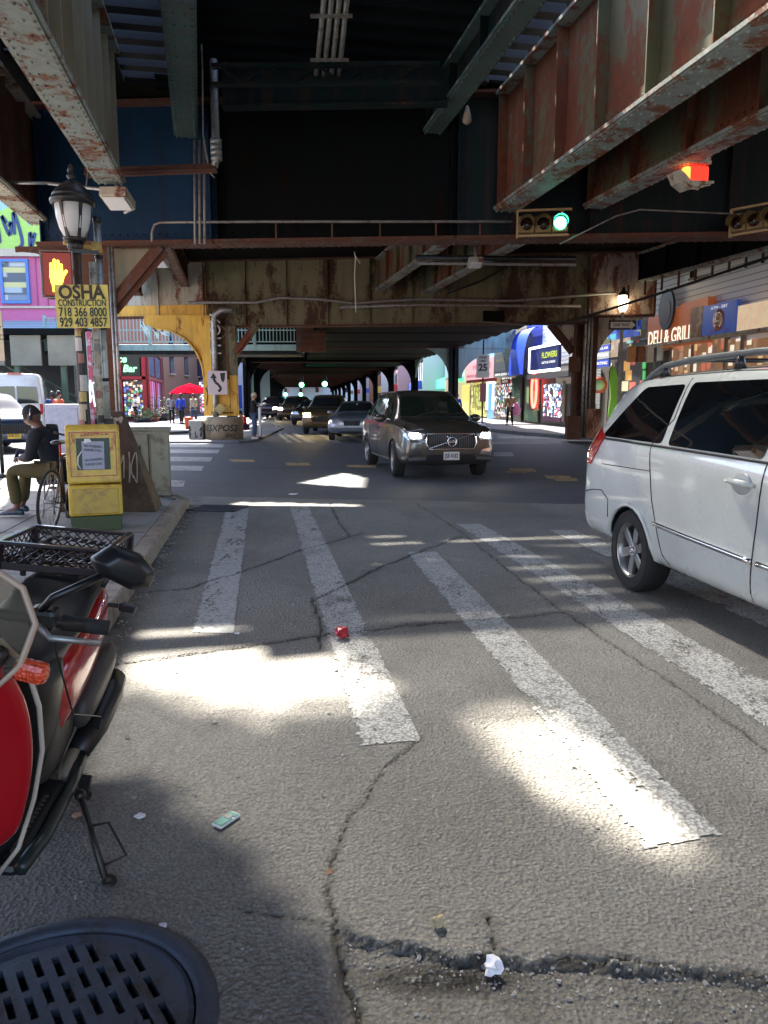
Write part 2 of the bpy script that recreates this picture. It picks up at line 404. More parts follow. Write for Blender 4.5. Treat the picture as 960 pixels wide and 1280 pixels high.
# ------------------------------------------------------------------ road
RD = Vector((-.1547, .9879, 0)); RN = Vector((.9879, .1547, 0))     # along and across the near street
def G(*p): return [tuple(at(x, y))[:2] for x, y in p]
CRACKS = [(G((160, 742), (235, 736), (292, 718), (380, 687), (438, 671), (453, 666)), .0087, .022),
          (G((412, 629), (427, 658), (439, 671)), .0074, .016),
          (G((391, 752), (432, 731), (485, 705), (578, 670)), .0087, .022),
          (G((391, 747), (401, 783), (402, 812)), .0062, .018),
          (G((130, 833), (209, 822), (276, 813), (328, 805), (401, 795), (505, 783), (620, 773), (716, 765)), .0099, .03),
          (G((521, 629), (578, 666), (640, 716), (700, 762), (800, 827), (900, 894), (960, 938), (1100, 1040)), .0050, .012),
          (G((526, 922), (485, 955), (440, 1020), (408, 1085), (412, 1120), (421, 1160)), .0037, .014),
          (G((300, 1136), (350, 1143), (421, 1157)), .0025, .012),
          (G((421, 1160), (432, 1210), (449, 1285), (462, 1360)), .0105, .03),
          (G((613, 1142), (617, 1190)), .0037, .02),
          (G((700, 1195), (820, 1205), (960, 1222), (1100, 1236)), .0074, .02)]
LEDGE = G((421, 1158), (470, 1172), (520, 1179), (570, 1192), (618, 1191), (660, 1199), (700, 1196), (780, 1206), (850, 1209), (960, 1222), (1150, 1240))
def pdist(x, y, pl):
    d = np.full(x.shape, 1e9)
    for (ax, ay), (bx, by) in zip(pl[:-1], pl[1:]):
        vx, vy = bx - ax, by - ay; L = vx * vx + vy * vy
        t = np.clip(((x - ax) * vx + (y - ay) * vy) / L, 0, 1)
        d = np.minimum(d, np.hypot(x - ax - t * vx, y - ay - t * vy))
    return d
def road_h(x, y):
    jx = x + (fbm(x * 9, y * 9, 3) - .5) * .05 + (fbm(x * 45, y * 45, 4, 2) - .5) * .014; jy = y + (fbm(x * 9, y * 9, 11) - .5) * .05 + (fbm(x * 45, y * 45, 12, 2) - .5) * .014
    h = (fbm(x * 1.3, y * 1.3, 5) - .5) * .02; dirt = np.zeros(x.shape)
    for pl, wd, dp in CRACKS:
        q = pdist(jx, jy, pl) * (.75 + .9 * vnoise(x * 5, y * 5, 8)); g = np.exp(-(q / wd) ** 2); h = h - dp * g
        dirt = np.maximum(dirt, np.exp(-(q / (wd * 1.15)) ** 4))
        dirt = np.maximum(dirt, .35 * np.exp(-(q / (wd * 5)) ** 2))
    lx = np.array([p[0] for p in LEDGE]); ly = np.array([p[1] for p in LEDGE])
    js = (fbm(x * 14, y * 14, 31, 3) - .5) * .035
    ey = np.interp(x, lx, ly) + js; below = ey - y
    xl = -.13 - (2.07 - y) * .06
    inside = (below > 0) & (x > xl)
    fade = np.clip((x - xl) / .04, 0, 1) * np.clip(1.15 - (x - .1) * .35, .45, 1)
    dep = np.where(inside, -.031 * fade * np.clip(1.25 - below / .55, .12, 1) * np.clip(below / .012, 0, 1), 0)
    rough = np.where(inside & (below < .6), (fbm(x * 55, y * 55, 21, 3) - .5) * .016 * np.clip(1.2 - below / .6, 0, 1), 0)
    lip = np.where((below <= 0) & (below > -.16) & (x > xl) & (x < .5), (fbm(x * 38, y * 38, 41, 3) - .55) * .02 * (1 + below / .16), 0)
    h = h + dep + rough + lip
    pit = np.exp(-(((x - .16) / .26) ** 2 + ((y - 1.90) / .075) ** 2) ** 2) * inside
    dirt = np.maximum(dirt, pit * .95); dirt = np.maximum(dirt, np.where(inside & (below < .013), .85 * fade, 0))  # step face darkened like its own shade; the pit is wet dirt
    dirt = np.maximum(dirt, np.where(inside & (below < .45), .75 * fbm(x * 8, y * 8, 51) ** 1.3 * (1 - below / .45) + .1, 0))
    gut = np.clip(1 - (x + 1.47 + .163 * (y - 2.6)) / .22, 0, 1) * (y > 2.2)
    dirt = np.maximum(dirt, gut * np.clip(fbm(x * 7, y * 7, 61) * 2.2 - .7, 0, 1))
    return h, np.clip(dirt, 0, 1)
def grid_obj(name, xs, ys, fn, mats, z0=0, keep=None):
    X, Y = np.meshgrid(xs, ys); H, D = fn(X, Y); n, m_ = X.shape
    co = np.stack([X, Y, H + z0], -1).reshape(-1, 3)
    idx = np.arange(n * m_).reshape(n, m_)
    q = np.stack([idx[:-1, :-1], idx[:-1, 1:], idx[1:, 1:], idx[1:, :-1]], -1).reshape(-1, 4)
    if keep is not None:
        xc = (X[:-1, :-1] + X[1:, 1:]) / 2; yc = (Y[:-1, :-1] + Y[1:, 1:]) / 2
        q = q[keep(xc, yc).reshape(-1)]
        used = np.unique(q); remap = np.full(n * m_, -1); remap[used] = np.arange(len(used)); q = remap[q]; co = co[used]; D = D.reshape(-1)[used]
    me = bpy.data.meshes.new(name)
    me.vertices.add(len(co)); me.vertices.foreach_set('co', co.astype(np.float32).ravel())
    me.loops.add(len(q) * 4); me.loops.foreach_set('vertex_index', q.astype(np.int32).ravel())
    me.polygons.add(len(q)); me.polygons.foreach_set('loop_start', np.arange(0, len(q) * 4, 4, dtype=np.int32))
    me.polygons.foreach_set('loop_total', np.full(len(q), 4, dtype=np.int32))
    me.update(calc_edges=True); me.polygons.foreach_set('use_smooth', np.ones(len(q), dtype=bool))
    a = me.attributes.new('dirt', 'FLOAT', 'POINT'); a.data.foreach_set('value', D.reshape(-1).astype(np.float32))
    for mt in mats: me.materials.append(mt)
    me.validate(); o = bpy.data.objects.new(name, me); COL.objects.link(o); return o
MHC = (-.845, 1.685)
def edgeY(x): return 11.75 - .16 * x + .0 * x      # seam between the concrete slabs and the avenue
xs = np.arange(-3.25, 3.3, .0115); ys = [1.2]
while ys[-1] < 12.6: ys.append(ys[-1] + max(.0095, ys[-1] * .0048))
ys = np.array(ys)
road = grid_obj('near_road', xs, ys, road_h, [K_NEAR], 0,
                keep=lambda x, y: (np.hypot(x - MHC[0], y - MHC[1]) > .425) & (y < edgeY(x) + (fbm(x * 3, y * 3, 71) - .5) * .12))
tag(road, kind='structure')
def sheet(name, pts, z, m, kind='structure'):
    b = MB(); b.poly([(p[0], p[1], z) for p in pts]); o = b.build(name, m); tag(o, kind=kind); return o
sheet('ground', [(-600, -200), (600, -200), (600, 900), (-600, 900)], -.09, K_AVE)
sheet('near_road_margin', [(3.25, 0.9), (3.25, edgeY(3.25)), (16, edgeY(3.25) - 1.2), (16, -30), (-3.3, -30), (-3.3, 1.22), (3.25, 1.22)][1:4] + [(16, -30), (-3.3, -30), (-3.3, 1.22), (3.25, 1.22)], -.004, K_NEAR)
sheet('avenue_road', [(-70, edgeY(0) + 6), (-3.25, edgeY(-3.25) - .3), (3.3, edgeY(3.3) - .3), (16, 9.3), (40, 9), (40, 300), (-70, 300)], -.012, K_AVE)
# painted lines, worn through where the slabs crack
def stripe(name, p0, p1, p2, p3, wear=.42, m=None, shader=True, seed=0, fn=road_h, z=.004, res=.0125, edge=.012):
    # p0-p1 far edge (left, right), p3-p2 near edge (left, right)
    P = [np.array(p, float) for p in (p0, p1, p2, p3)]
    L = np.linalg.norm((P[0] + P[1]) / 2 - (P[2] + P[3]) / 2); W = np.linalg.norm(P[1] - P[0])
    nu = max(2, int(W / res)); nv = max(2, int(L / res)); nv = min(nv, 700)
    U, V = np.meshgrid(np.linspace(0, 1, nu + 1), np.linspace(0, 1, nv + 1))
    X = (P[0][0] * (1 - U) + P[1][0] * U) * (1 - V) + (P[3][0] * (1 - U) + P[2][0] * U) * V
    Y = (P[0][1] * (1 - U) + P[1][1] * U) * (1 - V) + (P[3][1] * (1 - U) + P[2][1] * U) * V
    jx = (fbm(X * 25, Y * 25, 91 + seed) - .5) * edge; X = X + jx
    H, D = fn(X, Y)
    idx = np.arange(X.size).reshape(X.shape)
    q = np.stack([idx[:-1, :-1], idx[:-1, 1:], idx[1:, 1:], idx[1:, :-1]], -1).reshape(-1, 4)
    xc = X[:-1, :-1]; yc = Y[:-1, :-1]; uc = U[:-1, :-1]; vc = V[:-1, :-1]
    n1 = fbm(xc * 6, yc * 3, 101 + seed, 5); n2 = fbm(xc * 40, yc * 9, 111 + seed, 4)
    n3 = fbm(xc * 60, yc * 60, 131 + seed, 3); k = (n1 * .38 + n2 * .37 + n3 * .25 > wear - .05) & (D[:-1, :-1] < .5)
    eb = np.minimum(np.minimum(uc, 1 - uc) * W, np.minimum(vc, 1 - vc) * L)
    k &= (eb > (fbm(xc * 30, yc * 30, 121 + seed, 3) - .42) * .06)
    q = q[k.reshape(-1)]
    if not len(q): return
    co = np.stack([X, Y, H + z], -1).reshape(-1, 3); used = np.unique(q); rm = np.full(len(co), -1); rm[used] = np.arange(len(used)); q = rm[q]; co = co[used]
    me = bpy.data.meshes.new(name); me.vertices.add(len(co)); me.vertices.foreach_set('co', co.astype(np.float32).ravel())
    me.loops.add(len(q) * 4); me.loops.foreach_set('vertex_index', q.astype(np.int32).ravel())
    me.polygons.add(len(q)); me.polygons.foreach_set('loop_start', np.arange(0, len(q) * 4, 4, dtype=np.int32)); me.polygons.foreach_set('loop_total', np.full(len(q), 4, dtype=np.int32))
    me.update(calc_edges=True); me.materials.append(m or K_PAINT); me.validate()
    o = bpy.data.objects.new(name, me); COL.objects.link(o); tag(o, kind='structure'); return o
def g2(x, y): return tuple(at(x, y))[:2]
stripe('road_marking', g2(282, 636), g2(311, 636), g2(292, 792), g2(240, 790), .44, seed=1, m=K_FADE)
stripe('road_marking', g2(361, 634), g2(386, 634), g2(527, 926), g2(450, 933), .40, seed=2)
stripe('road_marking', g2(508, 690), g2(545, 690), g2(902, 1044), g2(806, 1061), .385, seed=3)
def g2x(x, y): return tuple(at(x, y))[:2]
stripe('road_marking', g2(570, 655), g2(601, 655), tuple(Vector(g2(960, 852)) + (Vector(g2(960, 852)) - Vector(g2(601, 655))) * .3), tuple(Vector(g2(960, 910)) + (Vector(g2(960, 910)) - Vector(g2(570, 655))) * .3), .43, seed=4)
stripe('road_marking', g2(684, 663), g2(716, 663), (2.95, 5.0), (2.62, 5.0), .40, seed=5)
flat = lambda x, y: (np.zeros(x.shape), np.zeros(x.shape))
# crosswalk over the avenue on the left, dashes, far crosswalk
for i, (ya, yb) in enumerate(((549, 552.5), (555, 559), (562, 566.5), (571, 576.5), (582, 588), (600, 608))):
    x1 = (287, 281, 275, 266, 255, 232)[i]; x0 = 170 - i * 6
    p = [at(x0, ya - 1), at(x1, ya), at(x1 - 3, yb), at(x0, yb - 1)]
    stripe('crosswalk_marking', *[tuple(a)[:2] for a in p], wear=.36, seed=10 + i, fn=flat, z=-.006, res=.05)
for i, (xa, xb, ya, yb, c) in enumerate(((285, 316, 574, 577, 1), (355, 386, 578, 581.5, 1), (432, 468, 581, 584, 1), (634, 668, 585, 590, 1), (628, 655, 588.5, 591, 1), (678, 712, 594, 598, 1), (690, 720, 597, 601, 1),
                                         (600, 640, 565, 570, 0), (605, 700, 552, 555, 0), (620, 720, 545, 548, 0))):
    p = [at(xa, ya), at(xb, ya), at(xb + 3, yb), at(xa + 3, yb)]
    stripe('road_marking', *[tuple(a)[:2] for a in p], wear=.44, seed=30 + i, fn=flat, z=-.006, res=.04, m=K_YPAINT if c else K_PAINT)
for i, (xa, xb, xc, xd) in enumerate(((345, 350, 366, 356), (352, 357, 379, 370), (362, 370, 395, 382), (392, 400, 428, 414), (418, 430, 470, 452))):
    p = [at(xa, 541), at(xb, 541), at(xc, 553), at(xd, 553)]
    stripe('crosswalk_marking', *[tuple(a)[:2] for a in p], wear=.4, seed=50 + i, fn=flat, z=-.006, res=.05)
# lane edge line and lane lines of the far street
for i, (xa, ya, xb, yb, w_) in enumerate(((341, 528, 349, 541, 1.6), (398, 520, 384, 512, 1.2))):
    p = [at(xa, ya), at(xa + w_, ya), at(xb + w_ * 1.6, yb), at(xb, yb)]
    stripe('road_marking', *[tuple(a)[:2] for a in p], wear=.36, seed=60 + i, fn=flat, z=-.006, res=.06)
# ------------------------------------------------------------------ sidewalks
def slab(name, poly, z, m, curb=None, bevel=.015):
    b = MB(); b.prism([(p[0], p[1], -.05) for p in poly], (0, 0, z + .05)); o = b.build(name, m, bevel=bevel, fixn=True); tag(o, kind='structure'); return o
def cx(y): return -1.86 - .163 * (y - 5.05)
corner = []
for k in range(9):
    a = k / 8 * PI / 2
    corner.append((cx(10.6) - .75 + .75 * math.cos(a) - .12 * math.sin(a), 10.75 + .75 * math.sin(a)))
outer = [(-1.75, -20), (-1.75, 1.0), (cx(3.4), 3.4), (cx(10.7), 10.7)] + corner + [(-30, 14.6)]
inner_c = []
def inset(p, d):   # kerb stones 0.17 wide: the sidewalk proper starts behind them
    return (p[0] - d, p[1])
kerb = MB()
for a, b in zip(outer[1:], outer[2:]):
    A = Vector((*a, 0)); B = Vector((*b, 0)); L = (B - A).length; n = max(1, round(L / 1.6)); t = (B - A).normalized(); nn = Vector((-t.y, t.x, 0))
    for i in range(n):
        p = A + (B - A) * (i / n) ; q = A + (B - A) * ((i + 1) / n) - t * (.008 if L > 1 else -.03)
        kerb.prism([tuple(p + Vector((0, 0, -.05))), tuple(q + Vector((0, 0, -.05))), tuple(q + nn * .17 + Vector((0, 0, -.05))), tuple(p + nn * .17 + Vector((0, 0, -.05)))], (0, 0, .20))
tag(kerb.build('kerb', K_CURB, bevel=.018, fixn=True), kind='structure')
sw = [outer[0]] + [(p[0] - .172, p[1] - (.0 if i < 3 else .12)) for i, p in enumerate(outer[1:-1])] + [(-30, 14.4), (-30, -20)]
slab('sidewalk', sw, .148, K_SIDE)
# joints scored into the paving: thin dark strips of packed dirt
jb = MB()
for yy in (3.2, 4.8, 6.4, 8.0, 9.6): jb.b2(cx(yy) - 9, cx(yy) - .19, yy, yy + .012, .149, .1515)
for k in range(1, 6):
    p = Vector((cx(2) - .19 - 1.5 * k, 2, .150)); q = Vector((cx(10.9) - .19 - 1.5 * k, 10.9, .150)); jb.beam(p, q, .012, .003)
tag(jb.build('sidewalk_joint', mat('joint_dirt', (.04, .036, .03), .9)), kind='structure')
# far right sidewalk with its corner, far left plaza, sidewalk of the far street
slab('far_sidewalk', [(5.0, 36.2), (5.9, 33), (6.9, 30.3), (8.0, 29.3), (9.2, 28.2), (10.0, 24), (10.6, 18), (30, 18), (30, 120), (-3.4, 120)], .14, K_PLAZA)
slab('far_plaza', [(-40, 33), (-9.6, 33), (-8.3, 36), (-19, 130), (-60, 130)], .10, K_PLAZA)
slab('traffic_island', [(-7.6, 27.0), (-5.1, 27.0), (-4.6, 28), (-5.2, 40), (-8.2, 40)], .06, K_PLAZA)
# ------------------------------------------------------------------ elevated railway
ED = Vector((-.190, .982, 0)).normalized(); EN = Vector((ED.y, -ED.x, 0))
def rivets(mb, p0, p1, sp, r=.022, nrm=(0, 0, -1), m=0):
    p0 = Vector(p0); p1 = Vector(p1); n = max(1, int((p1 - p0).length / sp)); N = Vector(nrm).normalized(); a = N.orthogonal().normalized(); b = N.cross(a)
    for i in range(n + 1):
        c = p0.lerp(p1, i / n)
        ring = [c + (a * math.cos(k * PI / 3) + b * math.sin(k * PI / 3)) * r for k in range(6)]
        top = [c + N * r * .7 + (a * math.cos(k * PI / 3) + b * math.sin(k * PI / 3)) * r * .5 for k in range(6)]
        mb.add(ring + top, [(k, (k + 1) % 6, 6 + (k + 1) % 6, 6 + k) for k in range(6)] + [tuple(range(6, 12))], m)
def girder(par, name, A, B, zb, zt, fw, mw, mf, stiff=1.15, sw=.11, rv=True, top=True, foot=.24, doubler=True, label=None):
    A = Vector((A[0], A[1], 0)); B = Vector((B[0], B[1], 0)); d = (B - A).normalized(); n = Vector((d.y, -d.x, 0)); L = (B - A).length
    Z = lambda z: Vector((0, 0, z))
    w = MB(); w.beam(A + Z((zb + zt) / 2), B + Z((zb + zt) / 2), .03, zt - zb - .05)
    k = int(L / stiff)
    for i in range(k + 1):
        c = A + d * (i * L / k)
        if i == 0: c = c + d * .05
        if i == k: c = c - d * .05
        for s in (-1, 1):
            w.beam(c + n * s * (sw / 2 + .016) + Z(zb + .03), c + n * s * (sw / 2 + .016) + Z(zt - .03), sw, .022, up=d)
            w.beam(c + n * s * .028 + d * .05 + Z(zb + .03), c + n * s * .028 + d * .05 + Z(zt - .03), .02, .09, up=d)
            if rv and i % 1 == 0: rivets(w, c + n * s * .04 + d * .05 + Z(zb + .15), c + n * s * .04 + d * .05 + Z(zt - .1), .16, .018, n * s)
    for s in (-1, 1):   # foot angle along the web with its rivets
        w.beam(A + n * s * .024 + Z(zb + .03 + foot / 2), B + n * s * .024 + Z(zb + .03 + foot / 2), .018, foot)
        if rv: rivets(w, A + n * s * .036 + Z(zb + .03 + foot * .55), B + n * s * .036 + Z(zb + .03 + foot * .55), .14, .02, n * s)
    g = w.build(name, mw, par, world=True)
    if label: g['label'] = label
    f = MB(); f.beam(A + Z(zb), B + Z(zb), fw, .045)
    if doubler: f.beam(A + Z(zb - .034), B + Z(zb - .034), fw * .86, .02)
    zr = zb - (.045 if doubler else .023)
    if rv:
        for s in (-.36, .36): rivets(f, A + n * s * fw + Z(zr), B + n * s * fw + Z(zr), .14, .024, (0, 0, -1))
        if fw > .38:
            for s in (-.16, .16): rivets(f, A + n * s * fw + Z(zr), B + n * s * fw + Z(zr), .28, .022, (0, 0, -1))
        for s in (-1, 1): rivets(f, A + n * s * fw * .33 + Z(zb + .024), B + n * s * fw * .33 + Z(zb + .024), .14, .024, (0, 0, 1))
    f.build('flange', mf, g, world=True)
    if top: f = MB(); f.beam(A + Z(zt), B + Z(zt), fw, .05); f.build('top_flange', mf, g, world=True)
    return g
V1 = thing('elevated_railway', 'riveted steel elevated railway span overhead with rusty plate girders and sooty timber deck', 'elevated railway', (0, 13.85, 4.25))
xg = lambda X: 13.85 - .07 * X
# the deep cross girder over the near side of the avenue, in three runs of different colour
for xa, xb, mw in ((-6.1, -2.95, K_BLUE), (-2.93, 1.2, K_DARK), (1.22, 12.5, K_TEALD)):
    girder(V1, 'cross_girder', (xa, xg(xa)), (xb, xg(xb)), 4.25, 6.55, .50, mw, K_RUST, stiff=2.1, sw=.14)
# longitudinal girders of the near bay
lineL = lambda Y: (-4.03 - .190 * (Y - 11.9), Y)
lineR1 = lambda Y: (2.0 - .191 * (Y - 13.75), Y)
lineR2 = lambda Y: (3.42 - .215 * (Y - 13.5), Y)
girder(V1, 'girder', lineL(-3), lineL(11.9), 4.72, 6.5, .44, K_KHAKI, K_FLANGE, stiff=.62, sw=.13)
girder(V1, 'girder', lineR1(-3), lineR1(13.5), 4.70, 6.5, .44, K_PEEL, K_FLANGE, stiff=1.15, sw=.16)
girder(V1, 'girder', lineR2(-3), lineR2(13.3), 4.70, 6.5, .38, K_PEEL, K_FLANGE, stiff=1.3, sw=.13)
girder(V1, 'stringer', (-2.33 - .21 * (9.3 - 9.42), 9.35), (-3.38, 13.9), 6.0, 6.5, .40, K_TEAL, K_TEAL, stiff=1.2, foot=.14)
girder(V1, 'stringer', (1.70 + .155 * 1.5, 8.0), (.82, 13.7), 6.0, 6.5, .34, K_TEALD, K_TEAL, stiff=1.2, foot=.14)
l2a = at(50, 278, 4.7); l2b = at(0, 236, 4.7); l2d = (l2b - l2a).normalized()
girder(V1, 'girder', tuple(l2a + l2d * 4.2)[:2], tuple(l2a)[:2], 4.7, 6.4, .40, K_RUST, K_CREAM, stiff=.9)
# bay over the avenue
for X2, X1, zb, mw in ((-7.4, -4.6, 5.7, K_RUST), (-9.2, -6.6, 5.4, K_RUST), (-.15, 2.85, 5.45, K_PEEL), (1.5, 4.4, 5.3, K_PEEL), (8.9, 12.3, 5.55, K_DARK), (10.6, 14.2, 5.6, K_RUST)):
    girder(V1, 'girder', (X1, xg(X1) + .3), (X2, 28.9 - .12 * X2 - .3), zb, 6.5, .34, mw, K_FLANGE if X2 > -1 else K_RUST, stiff=1.5)
def xg2(X): return 28.9 - .12 * X
for xa, xb, mw, zb, mf in ((-10.3, -6.7, K_CREAM, 4.6, K_RUST), (-6.68, 7.2, K_OLIVE, 4.22, K_RUST), (7.22, 9.5, K_PINKR, 4.45, K_RUST)):
    girder(V1, 'cross_girder', (xa, xg2(xa)), (xb, xg2(xb)), zb, 6.6, .40, mw, mf, stiff=1.45, sw=.12)
# yellow lower band of the left end
yb = MB(); yb.beam(Vector((-10.2, xg2(-10.2) - .06, 4.82)), Vector((-6.6, xg2(-6.6) - .06, 4.82)), .03, .42); yb.build('painted_band', K_YEL, V1, world=True)
# ties and decking
def inpoly(p, poly):
    x, y = p; c = False; n = len(poly)
    for i in range(n):
        x1, y1 = poly[i]; x2, y2 = poly[i - 1]
        if (y1 > y) != (y2 > y) and x < (x2 - x1) * (y - y1) / (y2 - y1) + x1: c = not c
    return c
_k = 6.6 / SUN.z
def deck_pt(px, py):
    g = at(px, py); return (g.x + SUN.x * _k, g.y + SUN.y * _k)
OPEN = [[deck_pt(*p) for p in q] for q in (  # deck holes shaped to drop pools of sun on the ground
    [(135, 838), (185, 768), (260, 788), (330, 800), (400, 815), (462, 850), (440, 868), (380, 872), (330, 886), (240, 868)],
    [(600, 912), (628, 893), (680, 898), (740, 938), (800, 997), (838, 1044), (795, 1042), (715, 1008), (645, 962)],
    [(372, 603), (430, 590), (475, 601), (455, 609)],
    [(262, 641), (300, 627), (760, 637), (745, 652), (560, 639)],
    [(0, 735), (60, 722), (70, 750), (0, 775)], [(560, 551), (640, 556), (640, 560), (560, 556)])]
CEN = [(sum(p[0] for p in q) / len(q), sum(p[1] for p in q) / len(q)) for q in OPEN]
def deck_state(X, Y):
    if any(inpoly((X, Y), q) for q in OPEN): return 1
    for q, c_ in zip(OPEN[:2], CEN):
        if inpoly((c_[0] + (X - c_[0]) / 1.22, c_[1] + (Y - c_[1]) / 1.32), q): return 3
    if -3.7 < X < 1.0 and 13.12 + .1 * math.sin(X * 4) < Y < 13.62: return 3
    gx, gy = X - SUN.x * _k, Y - SUN.y * _k       # where that bit of sun lands
    if Y < 13.4:
        mid = lineL(Y)[0] + .1
        if mid < X < -2.5 - .21 * (Y - 9.42) - .1 and Y > 10.2: return 1      # open ties
        s_ = 1.63 - .155 * (Y - 9.42)
        if s_ < X < lineR1(Y)[0] and Y > 7.5: return 1
        if gy < 2.95 and gx < np.interp(gy, [1.2, 1.95, 2.33, 2.85], [-.02, -.12, -.37, -.87]): return 0  # boards kept closed here to lay shade over the lower left road
        if -1.9 < gx < 3.2 and .9 < gy < 5.3 + .25 * math.sin(gx * 3): return 2
        if -2.2 < gx < 3.4 and 5.0 < gy < 8.7: return 2 if 6.9 + .1 * math.sin(gx * 2) < gy < 7.9 or gx > 1.0 + (gy - 5) * .1 else 4
        if -5.6 < X < mid - .2 and Y > 9.5 and int((Y * 2)) % 3 == 0: return 1
    return 0
dk = MB(); gr = MB()
O = Vector((0, 0, 0)); pitch = .12
v = -6.0
while v < 31.6:
    u = -9.4 if v < 14.2 else -3.6; run = None
    def endrun(a, b, st, v=v):
        if b - a < .03: return
        p = EN * a + ED * v + Vector((0, 0, 6.64)); q = EN * b + ED * v + Vector((0, 0, 6.64))
        if st == 0: dk.beam(p, q, .118, .05)
        else:
            for o_ in (-.03, .03): gr.beam(p + ED * o_, q + ED * o_, .036 if st == 2 else .046 if st == 4 else .018, .02)
    while u < (13.0 if v < 14.2 else 15.8):
        P = EN * (u + .05) + ED * v
        st = deck_state(P.x, P.y)
        if run is None: run = (u, st)
        elif run[1] != st:
            if run[1] != 1: endrun(run[0], u, run[1])
            run = (u, st)
        u += .1
    if run[1] != 1: endrun(run[0], u, run[1])
    v += pitch
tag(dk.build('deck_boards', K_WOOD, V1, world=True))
gr.build('sun_filter_slats', K_DARK, V1, world=True)  # added slats that thin the sun reaching the road
v = 10.3
while v < 14.2:
    t = MB(); t.beam(EN * -4.6 + ED * v + Vector((0, 0, 6.83)), EN * 4.6 + ED * v + Vector((0, 0, 6.83)), .21, .2); t.build('tie', K_TIE, V1, world=True)
    v += .47
# slatted footwalk laid over the ties on the left
for i, (va, vb) in enumerate(((10.3, 11.8), (11.9, 12.95), (13.0, 13.9))):
    t = MB()
    for k in range(9 - i):
        c = EN * (-.30 - .060 * k)
        t.beam(c + ED * va + Vector((0, 0, 6.97)), c + ED * vb + Vector((0, 0, 6.97)), .036, .05)
    t.build('footwalk_slats', K_DARK, V1, world=True)
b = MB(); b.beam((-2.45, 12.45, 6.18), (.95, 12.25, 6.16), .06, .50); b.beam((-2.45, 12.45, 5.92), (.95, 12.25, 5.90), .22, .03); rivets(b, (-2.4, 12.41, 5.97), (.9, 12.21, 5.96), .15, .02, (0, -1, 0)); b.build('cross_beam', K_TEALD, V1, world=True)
b = MB(); b.b2(-6.6, -2.8, 12.35, 16.3, 9.5, 9.65); b.b2(-6.5, -6.4, 12.5, 12.6, 6.9, 9.5); b.b2(-6.5, -6.4, 16, 16.1, 6.9, 9.5); b.build('added_light_block', K_GREEN, V1, world=True)  # roof slab added above the tracks to stop sun stripes through the ties
b = MB(); b.b2(-3.0, 5.5, 16.4, 27, 9.5, 9.65); b.b2(5.3, 5.4, 18, 18.1, 6.9, 9.5); b.b2(5.3, 5.4, 25, 25.1, 6.9, 9.5); b.build('added_light_block', K_DARK, V1, world=True)  # dark slab added so no sky shows through the deck slats
# cross bracing, pipes and conduits hung under the near bay
b = MB(); b.beam((-2.5, 12.0, 6.33), (.8, 11.8, 6.28), .12, .05)
b.beam((-2.5, 12.0, 6.08), (.8, 11.8, 6.03), .12, .04)
for k in range(9):
    x = -2.4 + k * .36; z0, z1 = (6.06, 6.32) if k % 2 else (6.32, 6.06); b.beam((x, 11.95, z0), (x + .36, 11.93, z1), .04, .03)
b.build('lattice_brace', K_TEALD, V1, world=True)
b = MB(); b.beam((-4.55, 12.35, 4.95), (-2.52, 12.2, 4.98), .10, .12); b.beam((-4.55, 12.28, 4.92), (-2.52, 12.13, 4.95), .04, .02); rivets(b, (-4.5, 12.28, 4.96), (-2.6, 12.13, 4.99), .25, .02, (0, -1, 0))
b.build('brace_beam', K_RUST, V1, world=True)
b = MB(); b.tube([(-2.52, 12.2, 6.5), (-2.52, 12.2, 5.1), (-2.56, 12.2, 5.0)], .06)
for z in (5.12, 5.2, 5.28, 5.36): b.tube([(-2.52, 12.2, z - .03), (-2.52, 12.2, z + .03)], .09)
b.build('downpipe', K_GALV, V1, world=True)
for k in range(4):
    p = at(407 + k * 9.5, -20, 6.35); q = at(393 + k * 9.5, 117, 6.35)
    b = MB(); b.tube([p, q + (p - q) * .02], .035); b.build('conduit', K_PIPE, V1, world=True)
b = MB()
for y in (20, 75, 105):
    p = at(388, y, 6.31); q = at(442 - y * .08, y, 6.31); b = MB(); b.beam(p, q, .05, .03); b.build('conduit_clamp', K_PIPE, V1, world=True)
def hpipe(pts, r, name='pipe', m=None): b = MB(); b.tube(pts, r, 8); return b.build(name, m or K_PIPE, V1, world=True)
def yoff(p, d): return Vector((p[0], p[1] - d, p[2]))
hpipe([atY(190, 302, 13.75), atY(190, 290, 13.75), atY(193, 281, 13.75), atY(200, 278, 13.72), atY(330, 277, 13.55), atY(640, 277, 13.4)], .022)
b = MB()
for x in (345, 415, 475, 545, 600): b = MB(); b.beam(atY(x, 279, 13.5), atY(x, 297, 13.5), .03, .03); b.build('pipe_post', K_RUST, V1, world=True)
hpipe([atY(60, 229, 12.3), atY(130, 237, 12.25), atY(150, 240, 12.2), atY(165, 252, 12.2), atY(166, 262, 12.2), atY(155, 266, 12.2)], .024, m=K_GALV)
hpipe([atY(0, 228, 12.3), atY(60, 229, 12.3)], .024, m=K_GALV)
hpipe([atY(108, 232, 11.9), atY(113, 190, 11.0), atY(112, 130, 10.5)], .013, 'cable', K_BLK)
hpipe([atY(250, 0, 12.0), atY(253, 90, 12.0), atY(254, 170, 12.1), atY(262, 215, 12.2), atY(268, 222, 12.2)], .012, 'cable', K_PIPE)
for x in (243, 249, 255): hpipe([atY(x, 175, 13.3), atY(x + 1, 305, 13.3)], .022)
hpipe([atY(700, 305, 13.0), atY(770, 270, 13.0), atY(800, 262, 13.0), atY(930, 268, 12.9)], .012, 'cable', K_PIPE)
hpipe([atY(560, 367, 28.4), atY(600, 352, 28.4), atY(640, 330, 28.3), atY(655, 322, 28.3)], .03, 'cable', K_BLK)
